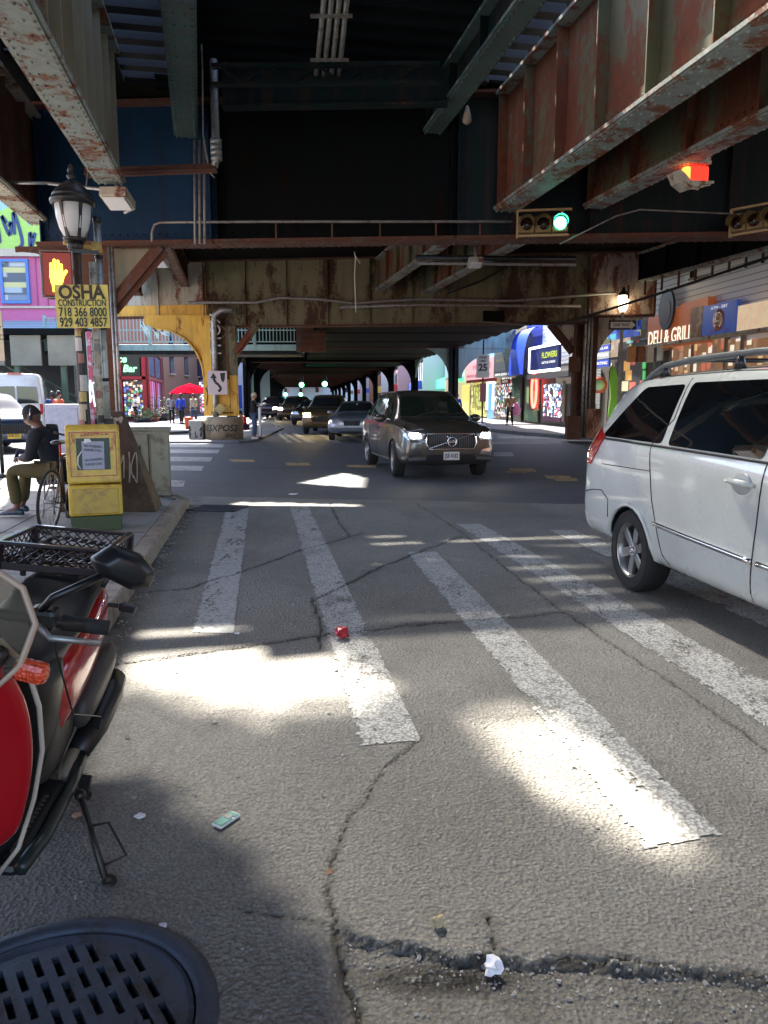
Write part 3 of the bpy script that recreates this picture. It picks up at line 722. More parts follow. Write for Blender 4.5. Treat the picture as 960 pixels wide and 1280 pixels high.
# conduits along the far cross girder
hpipe([atY(235, 378, 28.9), atY(320, 378, 28.9), atY(350, 372, 28.8), atY(400, 374, 28.7), atY(440, 379, 28.6), atY(520, 374, 28.4), atY(640, 376, 28.1), atY(770, 366, 27.7)], .05)
hpipe([atY(425, 384, 28.6), atY(520, 381, 28.4), atY(726, 383, 27.9)], .06)
hpipe([atY(290, 387, 28.9), atY(276, 388, 28.9), atY(268, 394, 28.9), atY(267, 405, 28.9), atY(268, 440, 28.9), atY(270, 524, 28.9)], .11, m=K_GALV)
hpipe([atY(520, 322, 20), atY(720, 324, 19.4)], .07, m=K_BLK)
hpipe([atY(520, 329, 20), atY(720, 331, 19.4)], .04, m=K_PIPE)
for x0, y0, x1, y1, r in ((700, 406, 960, 322, .045), (600, 402, 700, 406, .03)): hpipe([atY(x0, y0, 27.2), atY((x0 + x1) / 2, (y0 + y1) / 2 + 1, 25.5), atY(x1, y1, 23)], r, m=K_BLK)
# rusty latticed parapet hanging at the right end
b = MB()
for i in range(9):
    xa = 785 + i * 21; p = atY(xa, 374 - i * 5.6, 26 - i * .35); b = MB(); b.beam(p, p + Vector((0, 0, .45)), .06, .06); b.build('hanger', K_RUST, V1, world=True)
# dark plate on the far cross girder
b = MB(); q = atY(617, 395, 28.1); b.box(q, (.75, .05, .36)); b.build('wooden_patch', K_WOOD, V1, world=True)
# small work lights fixed to the steel
def worklight(px, py, Y, s=1, lab=''):
    p = atY(px, py, Y); t = thing('work_light', lab, 'work light', tuple(p))
    m = MB(); m.box((0, 0, 0), (.26 * s, .3 * s, .09 * s), rx=R(-14)); m.build('housing', K_CREAM, t, bevel=.01)
    m = MB(); m.box((0, -.02, -.055 * s), (.21 * s, .24 * s, .02), rx=R(-14)); m.build('lens', K_WHITE, t)
    m = MB(); m.cyl((0, 0, .04), (0, 0, .26 * s), .025); m.build('stem', K_PIPE, t)
worklight(147, 248, 11.95, 1.5, 'boxy work light hanging from the end of the pale left girder')
worklight(200, 327, 17, 1.2, 'small flat work light under the steel just right of the column brace')
worklight(594, 328, 17.5, 1.2, 'small flat work light under the girder in the middle of the avenue')
# columns -----------------------------------------------------------
def column(loc, h, w, m, label, group=None, conduits=0, base=None):
    t = thing('steel_column', label, 'steel column', loc, 0, group)
    b = MB()
    for s in (-1, 1):
        b.box((s * w / 2, 0, h / 2), (.03, w * .8, h))
        for q in (-1, 1): b.box((s * (w / 2 - .05), q * w * .4, h / 2), (.1, .02, h)); rivets(b, (s * (w / 2 - .05), q * (w * .4 + .011), .1), (s * (w / 2 - .05), q * (w * .4 + .011), h - .1), .18, .017, (0, q, 0))
    b.box((0, 0, h / 2), (w - .03, .03, h)); k = int(h / .45)
    for i in range(k): 
        z = .3 + i * .45; zz = z + .4
        b.beam((-w / 2 + .03, -w * .42, z if i % 2 else zz), (w / 2 - .03, -w * .42, zz if i % 2 else z), .01, .05, up=(0, 0, 1))
    b.box((0, 0, .02), (w * 1.5, w * 1.4, .04)); b.build('shaft', m, t)
    return t
def knee(par, a, b_, w, m, name='knee_brace'):
    k = MB(); k.beam(a, b_, w, .12); k.beam(a, b_, .02, .3); k.build(name, m, par, world=True)
c1 = column((-5.1, 14.35, .15), 4.1, .34, K_RUST, 'rusty steel column behind the lamp post on the near left corner')
k = MB(); k.prism([(-4.92, 14.3, 4.22), (-4.92, 14.3, 3.2), (-4.0, 14.3, 4.22)], (0, .03, 0)); k.build('gusset', K_KHAKI, c1, world=True)
knee(c1, (-4.9, 14.2, 3.15), (-3.95, 14.2, 4.2), .16, K_RUST)
k = MB()
arc = [(-5.3 - 1.35 * math.sin(a), 14.3, 4.22 - 1.15 * (1 - math.cos(a)) - 0) for a in [i / 8 * PI / 2 for i in range(9)]]
arc = [(-5.28, 14.3, 4.24)] + [(-6.5 + 1.22 * math.sin(a), 14.3, 4.15 - 1.2 + 1.2 * math.cos(a)) for a in [i / 8 * PI / 2 for i in range(9)]][::1] + []
k.prism([(-6.6, 14.28, 4.24), (-6.6, 14.28, 4.14)] + [(-6.5 + 1.22 * math.sin(a), 14.28, 2.95 + 1.2 * math.cos(a)) for a in [i / 8 * PI / 2 for i in range(9)]] + [(-5.28, 14.28, 4.24)], (0, .04, 0))
rivets(k, (-6.3, 14.26, 4.15), (-5.4, 14.26, 4.15), .14, .02, (0, -1, 0)); k.build('arched_bracket', K_RUST, c1, world=True)
for x in (-4.86, -4.80): 
    k = MB(); k.tube([(x, 14.1, .2), (x, 14.1, 4.2)], .028); k.build('conduit', K_GALV, c1, world=True)
# left column with yellow paint, on its round pedestal
c2 = column((-6.05, 29.35, 1.0), 3.2, .55, K_PEEL, 'tall steel column with yellow painted flank on the graffiti covered pedestal')
k = MB(); k.b2(-6.75, -6.42, 29.05, 29.5, .9, 4.5); k.build('painted_leg', K_YEL, c2, world=True)
k = MB(); k.b2(-5.74, -5.5, 29.0, 29.4, .9, 2.4); k.build('painted_leg', K_YEL, c2, world=True)
k = MB(); k.b2(-5.74, -5.5, 29.0, 29.4, 2.4, 4.2); k.build('side_leg', K_OLIVE, c2, world=True)
k = MB(); k.b2(-6.4, -5.76, 29.02, 29.06, .9, 2.25); k.build('painted_leg', K_YEL, c2, world=True)
k = MB(); n = 14
outerp = [(-8.9, 29.2, 4.6), (-8.9, 29.2, 4.28)] + [(-8.45 + 1.72 * math.sin(a), 29.2, 2.35 + 1.75 * math.cos(a)) for a in [i / n * PI / 2 for i in range(n + 1)]] + [(-6.45, 29.2, 2.35), (-6.45, 29.2, 4.6)]
k.prism(outerp, (0, .1, 0))
arcp = [Vector((-8.45 + 1.72 * math.sin(a), 29.15, 2.35 + 1.75 * math.cos(a))) for a in [i / n * PI / 2 for i in range(n + 1)]]
for a, b_ in zip(arcp[:-1], arcp[1:]): k.beam(a, b_, .3, .05, up=(0, 0, 1) if a.z > 3.6 else (1, 0, 0))
k.build('arched_bracket', K_YEL, c2, world=True)
knee(c2, (-5.5, 29.0, 3.2), (-4.7, 28.95, 4.2), .12, K_PEEL)
g = MB(); text(g, 'PHOX', .55, 0, 0, 0, Matrix.Translation((-6.2, 29.0, 3.9)) @ Matrix.Rotation(R(-90), 4, 'Y'), ext=.002); g.build('graffiti', K_WHITE, c2, world=True)
g = MB(); Mg = frame((-6.75, 29.03, .9), (1, 0, 0)); scribble(g, .02, .31, .2, 1.6, 2, .02, Mg, seed=3); scribble(g, 1.02, 1.24, .2, 1.1, 2, .02, Mg, seed=5); g.build('graffiti', K_BLK, c2, world=True)
# round concrete pedestal
pd = thing('column_pedestal', 'round graffiti covered concrete pedestal under the yellow column', 'pedestal', (-5.95, 28.75, .0))
k = MB(); k.lathe([(.70, 0), (.70, .74), (.67, .83), (.6, .87), (0, .88)], 40); k.build('concrete_drum', mat('stained_tan_concrete', (.30, .23, .15), .85, bump=.4, dirt=(.1, .08, .06), dsc=3), pd)
k = MB(); k.b2(-1.25, -.72, -.35, .5, 0, .75); k.build('side_block', mat('grey_rough_concrete', (.32, .30, .27), .85, bump=.4, dirt=(.1, .08, .06), dsc=3), pd, bevel=.05)
g = MB()
def wrap(mb, txt, size, R0, z, a0, m=0):
    vs, fs = textmesh(txt, size, ext=0, bold=.02, shear=.2)
    mb.add([(R0 * math.sin(a0 + v.x / R0), -R0 * math.cos(a0 + v.x / R0), z + v.y) for v in vs], fs, m)
wrap(g, 'OESXPOS2', .33, .706, .47, -.2); wrap(g, 'OXY', .18, .71, .2, .5); g.build('graffiti', K_BLK, pd)
g = MB(); scribble(g, -1.22, -.76, .1, .65, 3, .02, None, y=-.356, seed=8); g.build('graffiti', K_BLK, pd)
# right column
rx_, ry_ = 7.12, 28.35
c3 = column((rx_, ry_, .14), 4.3, .5, K_RUST, 'rusty steel column wrapped in conduits on the far right kerb')
for dx, r, m in ((.05, .05, K_GALV), (.17, .04, K_GALV), (-.3, .04, K_RUST), (.3, .035, K_PIPE)):
    k = MB(); k.tube([(rx_ + dx, ry_ - .35, .16), (rx_ + dx, ry_ - .35, 4.7)], r); k.build('conduit', m, c3, world=True)
k = MB(); k.b2(rx_ + .32, rx_ + .55, ry_ - .2, ry_ + .2, .14, 5.2); k.build('side_leg', K_RUST, c3, world=True)
k = MB(); k.box((rx_ + .42, ry_ - .3, .65), (.5, .5, 1.05)); k.build('base_casing', rusty('orange_rusty_casing', (.42, .22, .13), (.12, .04, .02), .52), c3, world=True)
k = MB(); k.box((rx_ - .25, ry_ - .3, .5), (.5, .4, .85)); k.build('base_casing', K_RUST, c3, world=True)
k = MB(); k.box((rx_ - .3, ry_ - .4, 2.75), (.4, .16, .55)); k.build('junction_box', K_RUST, c3, world=True)
k = MB(); k.prism([(rx_ - .25, ry_, 4.24), (rx_ - .25, ry_, 3.3), (rx_ - 1.1, ry_, 4.24)], (0, .04, 0)); k.build('gusset', K_CREAM, c3, world=True)
knee(c3, (rx_ - .3, ry_ - .05, 3.2), (rx_ - 1.15, ry_ - .05, 4.2), .14, K_RUST)
k = MB(); n = 14; X0, Z0, A_, B_ = 9.3, 2.4, 1.72, 1.95
k.prism([(X0, ry_ - .1, 4.5), (X0, ry_ - .1, Z0 + B_)] + [(X0 - A_ * math.sin(a), ry_ - .1, Z0 + B_ * math.cos(a)) for a in [i / n * PI / 2 for i in range(1, n + 1)]] + [(rx_ + .5, ry_ - .1, 4.5)], (0, .08, 0))
k.build('arched_bracket', K_CREAM, c3, world=True)
# ------------------------------------------------------------------ far viaduct
V2 = thing('elevated_railway', 'dark far stretch of elevated railway over the street full of cars', 'elevated railway', (-2, 45, 4.3))
fx = lambda X0, Y: X0 - .113 * (Y - 45)
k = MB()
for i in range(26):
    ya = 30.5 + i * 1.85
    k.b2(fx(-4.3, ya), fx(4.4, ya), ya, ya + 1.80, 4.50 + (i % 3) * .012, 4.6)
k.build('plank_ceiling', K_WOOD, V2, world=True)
k = MB()
for i in range(60):
    ya = 30.2 + i * 5.5; k.b2(fx(-9.0, ya), fx(4.6, ya), ya, ya + 5.48, 6.2, 6.3)
k.build('deck', K_WOOD, V2, world=True)
fcol = MB()
ord_ = ['nearest', 'second', 'third', 'fourth', 'fifth', 'sixth', 'seventh', 'eighth', 'ninth', 'tenth', 'eleventh']
Ys = [46 + 15 * i for i in range(11)]
for i, Y in enumerate(Ys):
    zc = 4.35 if i else 4.5
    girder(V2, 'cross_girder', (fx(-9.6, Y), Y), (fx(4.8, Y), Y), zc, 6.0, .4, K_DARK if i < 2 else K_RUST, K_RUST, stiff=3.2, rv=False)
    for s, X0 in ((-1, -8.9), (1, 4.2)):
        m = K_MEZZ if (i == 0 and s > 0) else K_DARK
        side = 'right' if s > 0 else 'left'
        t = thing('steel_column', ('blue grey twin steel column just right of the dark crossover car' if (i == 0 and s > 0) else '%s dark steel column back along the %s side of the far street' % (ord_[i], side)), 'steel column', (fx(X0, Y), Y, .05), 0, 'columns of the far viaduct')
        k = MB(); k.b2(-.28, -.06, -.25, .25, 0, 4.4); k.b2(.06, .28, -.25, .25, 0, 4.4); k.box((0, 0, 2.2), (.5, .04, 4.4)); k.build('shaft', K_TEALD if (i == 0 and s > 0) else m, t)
        k = MB(); n = 8; c = [(0.27 * -s - s * 1.9 * (1 - math.sin(a)), 0, 2.6 + 1.9 * math.cos(a)) for a in [j / n * PI / 2 for j in range(n + 1)]]
        k.prism([(-s * .2, 0, 4.6), (-s * 2.2, 0, 4.6)] + c, (0, .12, 0)); k.build('arched_bracket', m, t)
        if i < len(Ys) - 1:      # arched spandrel along the street to the next column
            k = MB(); D = Vector((-.113, 1, 0)) * 15
            pts = [Vector((0, 0, 5.9))] + [D * f + Vector((0, 0, 2.9 + 1.75 * math.sqrt(max(0, 1 - (2 * f - 1) ** 2)) ** .8)) for f in [j / 12 for j in range(13)]] + [D + Vector((0, 0, 5.9))]
            k.prism(pts, (.14 * s, 0, 0)); k.build('arched_spandrel', m, t)
# extra lighter blue bracket by the twin column
bt = MB(); X0 = fx(4.2, 46)
bt.prism([(X0 + .3, 45.9, 4.5), (X0 + .3, 45.9, 2.7)] + [(X0 + .5 + 2.2 * (1 - math.cos(a)), 45.9, 2.7 + 1.5 * math.sin(a)) for a in [j / 10 * PI / 2 for j in range(11)]] + [(X0 + 3.0, 45.9, 4.2), (X0 + 3.0, 45.9, 4.5)], (0, .12, 0))
bt.prism([(X0 + .3, 45.85, 4.45), (X0 + 3.6, 45.85, 4.45), (X0 + 3.6, 45.85, 6.1), (X0 + .3, 45.85, 6.1)], (0, .1, 0))
bt.build('side_bracket', K_MEZZ, V2, world=True)
# ------------------------------------------------------------------ vehicles
def car_paint(name, c, rough=.3, metal=.3, coat=1.0, dust=.25):
    if name in _M: return _M[name]
    t = NT(name); t.set('Metallic', metal).set('Coat Weight', coat).set('Coat Roughness', .05)
    m = t.ramp(t.noise(1.6, 7, .65), [(.45, 0.0), (.8, dust)])
    t.set('Base Color', t.mix(m, c, (.25, .23, .2))); t.set('Roughness', t.mix(m, rough, .6)); _M[name] = t.mat; return t.mat
def ev_mesh(o, name):
    dg = bpy.context.evaluated_depsgraph_get(); dg.update(); return bpy.data.meshes.new_from_object(o.evaluated_get(dg))
class Car:
    def __init__(s, root, st, paint, under=None, arches=(), sub=2, ar=.37, aw=.32):
        s.root = root; s.paint = paint
        b = MB(); rings = []
        for x, zb, zbelt, zt, wl, wb, wt in st:
            h = [(0, zb), (wl * .6, zb), (wl * .93, zb + .02), (wl, zb + .14), (wl * 1.005, (zb + zbelt) / 2 + .03), (wb, zbelt - .04), (wb * .985, zbelt + .03), (wt, zt - .075), (wt * .86, zt - .015), (wt * .45, zt), (0, zt)]
            rings.append([(x, y, z) for y, z in h] + [(x, -y, z) for y, z in h[-2:0:-1]])
        b.loft(rings)
        me = b.mesh('body', paint); o = bpy.data.objects.new('tmp', me); COL.objects.link(o)
        md = o.modifiers.new('s', 'SUBSURF'); md.levels = md.render_levels = sub
        full = ev_mesh(o, 'full'); bm = bmesh.new(); bm.from_mesh(full); bmesh.ops.recalc_face_normals(bm, faces=bm.faces); s.bvh = BVHTree.FromBMesh(bm); bm.to_mesh(full); bm.free()
        o.modifiers.clear(); o.data = full
        if arches:
            c = MB()
            for x, y, r in arches:
                s_ = 1 if y > 0 else -1; c.cyl((x, s_ * (abs(y) - aw), r * .93), (x, s_ * (abs(y) + .3), r * .93), ar, n=36)
            cm = c.mesh('cut', [paint, K_BLACKP]); bmc = bmesh.new(); bmc.from_mesh(cm); bmesh.ops.recalc_face_normals(bmc, faces=bmc.faces)
            for f in bmc.faces: f.material_index = 1
            bmc.to_mesh(cm); bmc.free()
            co = bpy.data.objects.new('cut', cm); COL.objects.link(co)
            md = o.modifiers.new('b', 'BOOLEAN'); md.object = co; md.operation = 'DIFFERENCE'; md.solver = 'EXACT'
            full.materials.clear(); full.materials.append(paint); full.materials.append(K_BLACKP)
            fin = ev_mesh(o, 'fin'); o.modifiers.clear(); o.data = fin; bpy.data.objects.remove(co)
        me = o.data; me.polygons.foreach_set('use_smooth', [True] * len(me.polygons)); me.update()
        if hasattr(me, 'set_sharp_from_angle'): me.set_sharp_from_angle(angle=R(50))
        me.name = 'body'; o.name = 'body'; o.parent = root; s.body = o; XF[o.name] = xf(root)
    def hit(s, axis, u, v):
        if axis == 'L': o, d = (u, 3, v), (0, -1, 0)
        elif axis == 'R': o, d = (u, -3, v), (0, 1, 0)
        elif axis == 'F': o, d = (6, u, v), (-1, 0, 0)
        elif axis == 'B': o, d = (-6, u, v), (1, 0, 0)
        else: o, d = (u, v, 4), (0, 0, -1)
        r = s.bvh.ray_cast(Vector(o), Vector(d))
        if r[0] is None:
            r = s.bvh.find_nearest(Vector({'L': (u, .8, v), 'R': (u, -.8, v), 'F': (2.2, u, v), 'B': (-2.2, u, v), 'T': (u, v, 1.4)}[axis]))
            return r[0], (r[1] if r[1].dot(-Vector(d)) > 0 else -r[1])
        n = r[1]; n = n if n.dot(Vector(d)) < 0 else -n
        return r[0], n
    def decal(s, name, poly, axis, m, off=.004, step=.07, th=.012, parent=None, label=None, rnd=0):
        if rnd: poly = rounded(poly, rnd)
        bm = bmesh.new(); vs = [bm.verts.new((p[0], p[1], 0)) for p in poly]; f = bm.faces.new(vs)
        for ax in (0, 1):
            lo = min(p[ax] for p in poly); hi = max(p[ax] for p in poly); k = lo + step
            while k < hi - 1e-4:
                co = [0, 0, 0]; co[ax] = k; no = [0, 0, 0]; no[ax] = 1
                bmesh.ops.bisect_plane(bm, geom=bm.verts[:] + bm.edges[:] + bm.faces[:], plane_co=co, plane_no=no); k += step
        for v in bm.verts:
            p, n = s.hit(axis, v.co.x, v.co.y); v.co = p + n * off
        bmesh.ops.recalc_face_normals(bm, faces=bm.faces)
        c = Vector((0, 0, .8)); a = sum(((f.calc_center_median() - c).dot(f.normal) for f in bm.faces), 0)
        if a < 0: bmesh.ops.reverse_faces(bm, faces=bm.faces)
        if th:
            bmesh.ops.solidify(bm, geom=bm.faces[:], thickness=th)
        for f in bm.faces: f.smooth = True
        me = bpy.data.meshes.new(name); bm.to_mesh(me); bm.free(); me.materials.append(m)
        if hasattr(me, 'set_sharp_from_angle'): me.set_sharp_from_angle(angle=R(40))
        o = bpy.data.objects.new(name, me); COL.objects.link(o); o.parent = parent or s.root; XF[o.name] = xf(s.root)
        if label: o['label'] = label
        return o
    def line(s, name, pts, axis, m, r=.006, off=.0, n=6, step=.06, mb=None, flat=1):
        P = []
        for a, b in zip(pts[:-1], pts[1:]):
            L = math.hypot(b[0] - a[0], b[1] - a[1]); k = max(1, int(L / step))
            for i in range(k): P.append((a[0] + (b[0] - a[0]) * i / k, a[1] + (b[1] - a[1]) * i / k))
        P.append(pts[-1]); Q = []
        for u, v in P:
            p, nn = s.hit(axis, u, v); Q.append(p + nn * off)
        own = mb is None; mb = mb or MB(); mb.tube(Q, r, n)
        if own: return mb.build(name, m, s.root)
def rounded(poly, r, k=4):
    out = []; n = len(poly)
    for i in range(n):
        p = Vector(poly[i]).to_2d() if len(poly[i]) > 2 else Vector(poly[i]); a = Vector(poly[i - 1]); b = Vector(poly[(i + 1) % n])
        da = (a - p); db = (b - p); ra = min(r, da.length * .45); rb = min(r, db.length * .45); A = p + da.normalized() * ra; B = p + db.normalized() * rb
        for j in range(k + 1):
            t = j / k; out.append(tuple((A * (1 - t) + p * t) * (1 - t) + (p * (1 - t) + B * t) * t))
    return out
def wheel_proto(name, r, w, rimm, spokes=6, rr=.68, kind='star'):
    # axis along y, outer face at -y (mirror by rotating 180 about z)
    t = bpy.data.objects.new('wheel', None); COL.objects.link(t); XF[t.name] = Matrix.Identity(4)
    Mx = Matrix.Rotation(R(90), 4, 'X')
    b = MB(); h = w / 2; b.lathe([(r * rr, -h), (r * .86, -h), (r * .95, -h * .92), (r, -h * .6), (r, h * .6), (r * .95, h * .92), (r * .86, h), (r * rr, h)], 40, 0, Mx, cap=False)
    b.lathe([(r * .86, h + .002), (r * .9, h + .004), (r * .92, h * .97)], 40, 0, Mx, cap=False)
    b.build('tyre', K_RUBBER, t)
    b = MB(); R0 = r * rr
    b.lathe([(R0, -h * .9), (R0 * .93, -h * .8), (R0 * .9, h * .3), (R0 * .95, h * .8), (R0 * 1.02, h * .95), (R0 * 1.02, h * .8)], 40, 0, Mx, cap=False)
    for k in range(spokes):
        a = 2 * PI * k / spokes + .3
        if kind == 'star':
            w0, w1 = .26, .17
            pts = [(.12 * R0, -w0 * R0 * .5), (.55 * R0, -w1 * R0), (.94 * R0, -w1 * R0 * .95), (.94 * R0, w1 * R0 * .95), (.55 * R0, w1 * R0), (.12 * R0, w0 * R0 * .5)]
        elif kind == 'y':
            pts = [(.1 * R0, -.12 * R0), (.5 * R0, -.10 * R0), (.95 * R0, -.24 * R0), (.95 * R0, -.12 * R0), (.62 * R0, 0), (.95 * R0, .12 * R0), (.95 * R0, .24 * R0), (.5 * R0, .10 * R0), (.1 * R0, .12 * R0)]
        ca, sa = math.cos(a), math.sin(a)
        b.prism([(x * ca - z * sa, -h * .62, x * sa + z * ca) for x, z in pts], (0, .03, 0))
    b.cyl((0, -h * .72, 0), (0, -h * .3, 0), R0 * .27, n=20)
    b.build('rim', rimm, t, bevel=.006)
    b = MB()
    for k in range(5):
        a = 2 * PI * k / 5; b.cyl((R0 * .17 * math.cos(a), -h * .76, R0 * .17 * math.sin(a)), (R0 * .17 * math.cos(a), -h * .6, R0 * .17 * math.sin(a)), R0 * .045, n=6)
    b.cyl((0, -h * .75, 0), (0, -h * .6, 0), R0 * .09, n=12); b.build('wheel_nut', K_CHROME, t)
    b = MB(); b.cyl((0, h * .1, 0), (0, h * .15, 0), R0 * .9, n=30); b.build('brake_disc', mat('brake_dark', (.04, .035, .03), .7), t)
    return t
def put_wheel(proto, root, x, y, r, steer=0, first=[True]):
    t = proto.copy(); COL.objects.link(t); t.parent = root; t.location = (x, y, r); t.rotation_euler.z = steer + (PI if y > 0 else 0)
    for c in kids(proto):
        d = c.copy(); COL.objects.link(d); d.parent = t
    return t
def drop(proto):
    for c in kids(proto): bpy.data.objects.remove(c)
    bpy.data.objects.remove(proto)
K_WHEELSIL = mat('alloy_wheel', (.42, .42, .41), .35, .8, dirt=(.1, .09, .08), dsc=9)
K_LAMPG = None
t = NT('clear_lamp_glass'); t.set('Base Color', (.75, .77, .8)).set('Roughness', .15).set('Metallic', .6).set('Coat Weight', 1.0); t.bump(t.voro(30), .5, .01); K_LAMPG = t.mat
t = NT('red_lamp_glass'); t.set('Base Color', (.45, .01, .012)).set('Roughness', .12).set('Coat Weight', 1.0); t.bump(t.voro(45), .3, .01); K_REDL = t.mat
K_HEADON = emis('lit_headlamp', (1, .93, .75), 14)
K_HEADY = emis('lit_yellow_headlamp', (1, .72, .25), 45)
K_SEAM = mat('seam_black', (.01, .01, .01), .8, var=0)
# --- white minivan -------------------------------------------------
h = Vector((.1547, -.9879, 0)); vn = Vector((.9879, .1547, 0))
vc = Vector((2.0, 6.11, 0)) + h * 1.45 + vn * .95
van = thing('minivan', 'white minivan with roof rails and tinted windows at the right edge', 'minivan', tuple(vc), math.atan2(h.y, h.x))
VP_ = car_paint('white_van_paint', (.57, .61, .575), .25, .0, 1.0, .35)
st = [(-2.53, .42, .62, .72, .74, .76, .62), (-2.52, .34, .66, .80, .84, .86, .74), (-2.46, .32, .80, .96, .91, .92, .80), (-2.38, .31, 1.06, 1.26, .955, .95, .80), (-2.28, .31, 1.13, 1.50, .965, .965, .76), (-2.16, .31, 1.16, 1.70, .975, .97, .735), (-1.9, .30, 1.17, 1.745, .98, .975, .74),
      (-1.2, .25, 1.16, 1.775, .98, .975, .745), (-.4, .24, 1.14, 1.785, .98, .975, .75), (.5, .24, 1.10, 1.775, .98, .97, .74), (1.0, .24, 1.07, 1.70, .98, .965, .72), (1.5, .24, 1.04, 1.30, .975, .95, .76), (1.95, .24, .98, 1.10, .96, .92, .78), (2.3, .25, .84, .95, .90, .86, .7), (2.52, .3, .62, .72, .7, .7, .5), (2.55, .4, .55, .6, .5, .5, .4)]
V = Car(van, st, VP_, arches=[(-1.45, -.95, .34), (-1.45, .95, .34), (1.55, -.95, .34), (1.55, .95, .34)], ar=.375, aw=.30)
K_VG = glass('dark_privacy_glass', (.004, .005, .006), .02); K_VG.node_tree.nodes['Principled BSDF'].inputs['IOR'].default_value = 2.3
for ax in 'RL':
    V.decal('rear_quarter_window', [(-2.10, 1.225), (-1.06, 1.215), (-1.10, 1.655), (-1.72, 1.64)], ax, K_VG, .003, rnd=.05)
    V.decal('sliding_door_window', [(-.97, 1.21), (.12, 1.19), (.12, 1.67), (-1.01, 1.665)], ax, K_VG, .003, rnd=.04)
    V.decal('front_door_window', [(.22, 1.18), (1.25, 1.14), (.95, 1.45), (.7, 1.62), (.22, 1.665)], ax, K_VG, .003, rnd=.04)
    V.line('window_seal', [(-2.12, 1.21), (-1.0, 1.195), (.15, 1.175), (1.2, 1.13)], ax, K_BLACKP, .011)
    V.line('door_seam', [(-1.08, 1.70), (-1.03, 1.40), (-1.20, 1.20), (-1.10, .8), (-1.02, .62), (-.93, .40), (-.80, .30)], ax, K_SEAM, .005)
    V.line('door_seam', [(.16, 1.68), (.17, 1.2), (.16, .8), (.12, .32)], ax, K_SEAM, .005)
    V.line('door_seam', [(-1.62, 1.72), (-.5, 1.735), (.9, 1.70)], ax, K_SEAM, .005)
    V.line('side_moulding', [(-1.04, .62), (-.6, .60), (.14, .575)], ax, K_CHROME, .020, .004)
    V.line('side_moulding', [(.2, .575), (1.0, .56)], ax, K_CHROME, .020, .004)
    V.line('sliding_rail', [(-2.0, .99), (-1.15, 1.005)], ax, K_SEAM, .004)
    V.line('bumper_seam', [(-2.40, .70), (-2.2, .745), (-1.98, .765), (-1.84, .70), (-1.84, .55)], ax, K_SEAM, .005)
    V.decal('tail_lamp', [(-2.42, .97), (-2.24, .97), (-2.10, 1.10), (-2.02, 1.225), (-2.20, 1.30), (-2.42, 1.18)], ax, K_REDL, .012, .05, .03)
    y = -1 if ax == 'R' else 1
    p, n = V.hit(ax, -.02, 1.03)
    b = MB(); b.ball(tuple(p + n * .0), (.10, .018, .07), 16); b.build('handle_cup', mat('shaded_cup', (.35, .36, .36), .3), van)
    b = MB(); b.tube([p + n * .01 + Vector((-.13, 0, .01)), p + n * .04 + Vector((-.09, 0, .012)), p + n * .045 + Vector((.08, 0, .008)), p + n * .01 + Vector((.13, 0, 0))], [.016, .02, .02, .014], 8); b.build('door_handle', VP_, van)
    # arch lip
    lip = MB(); pts = []
    for k in range(15):
        a = R(-12) + k / 14 * R(204); u, v_ = -1.45 + .385 * math.cos(a), .32 + .385 * math.sin(a)
        pts.append(V.hit(ax, u, v_)[0] + Vector((0, y * .004, 0)))
    lip.tube(pts, .018, 6); lip.build('wheel_arch_lip', VP_, van)
    # roof rail
    rr = []
    for x, dz in ((-1.95, -.01), (-1.82, .035), (-1.62, .085), (-1.2, .10), (-.4, .105), (.35, .09), (.6, .05), (.75, 0)):
        p, n = V.hit('T', x, y * .64); rr.append(p + Vector((0, 0, dz)))
    b = MB(); b.tube(rr, [.02, .024, .026, .026, .026, .026, .024, .02], 8); b.build('roof_rail', mat('grey_rail', (.12, .13, .135), .4, .3), van)
    b = MB()
    for x in (-1.62, -.62, .35):
        p, n = V.hit('T', x, y * .64); b = MB(); b.tube([p, p + Vector((.0, 0, .09))], [.045, .022], 8); b.build('rail_foot', K_BLACKP, van)
b = MB()
for x in (-1.35, -.45):
    pl, _ = V.hit('T', x, .6); pr_, _ = V.hit('T', x, -.6); b.tube([pl + Vector((0, .04, .10)), pr_ + Vector((0, -.04, .10))], .018, 8)
b.build('roof_crossbar', K_BLACKP, van)
V.decal('rear_window', [(-.70, 1.22), (.70, 1.22), (.62, 1.60), (-.62, 1.60)], 'B', K_VG, .004, rnd=.06)
V.decal('number_plate', [(-.16, .78), (.16, .78), (.16, .94), (-.16, .94)], 'B', mat('cream_plate', (.7, .5, .2), .5), .006)
V.decal('windscreen', [(1.0, -.66), (1.0, .66), (1.55, .74), (1.55, -.74)], 'T', K_VG, .004, rnd=.05)
for s in (-1, 1): V.decal('headlamp', [(s * .45, .66), (s * .82, .68), (s * .84, .84), (s * .5, .80)], 'F', K_LAMPG, .006)
wp = wheel_proto('w', .335, .215, K_WHEELSIL, 6, .66)
for x in (-1.45, 1.55):
    for y in (-.865, .865): put_wheel(wp, van, x, y, .335)
drop(wp)
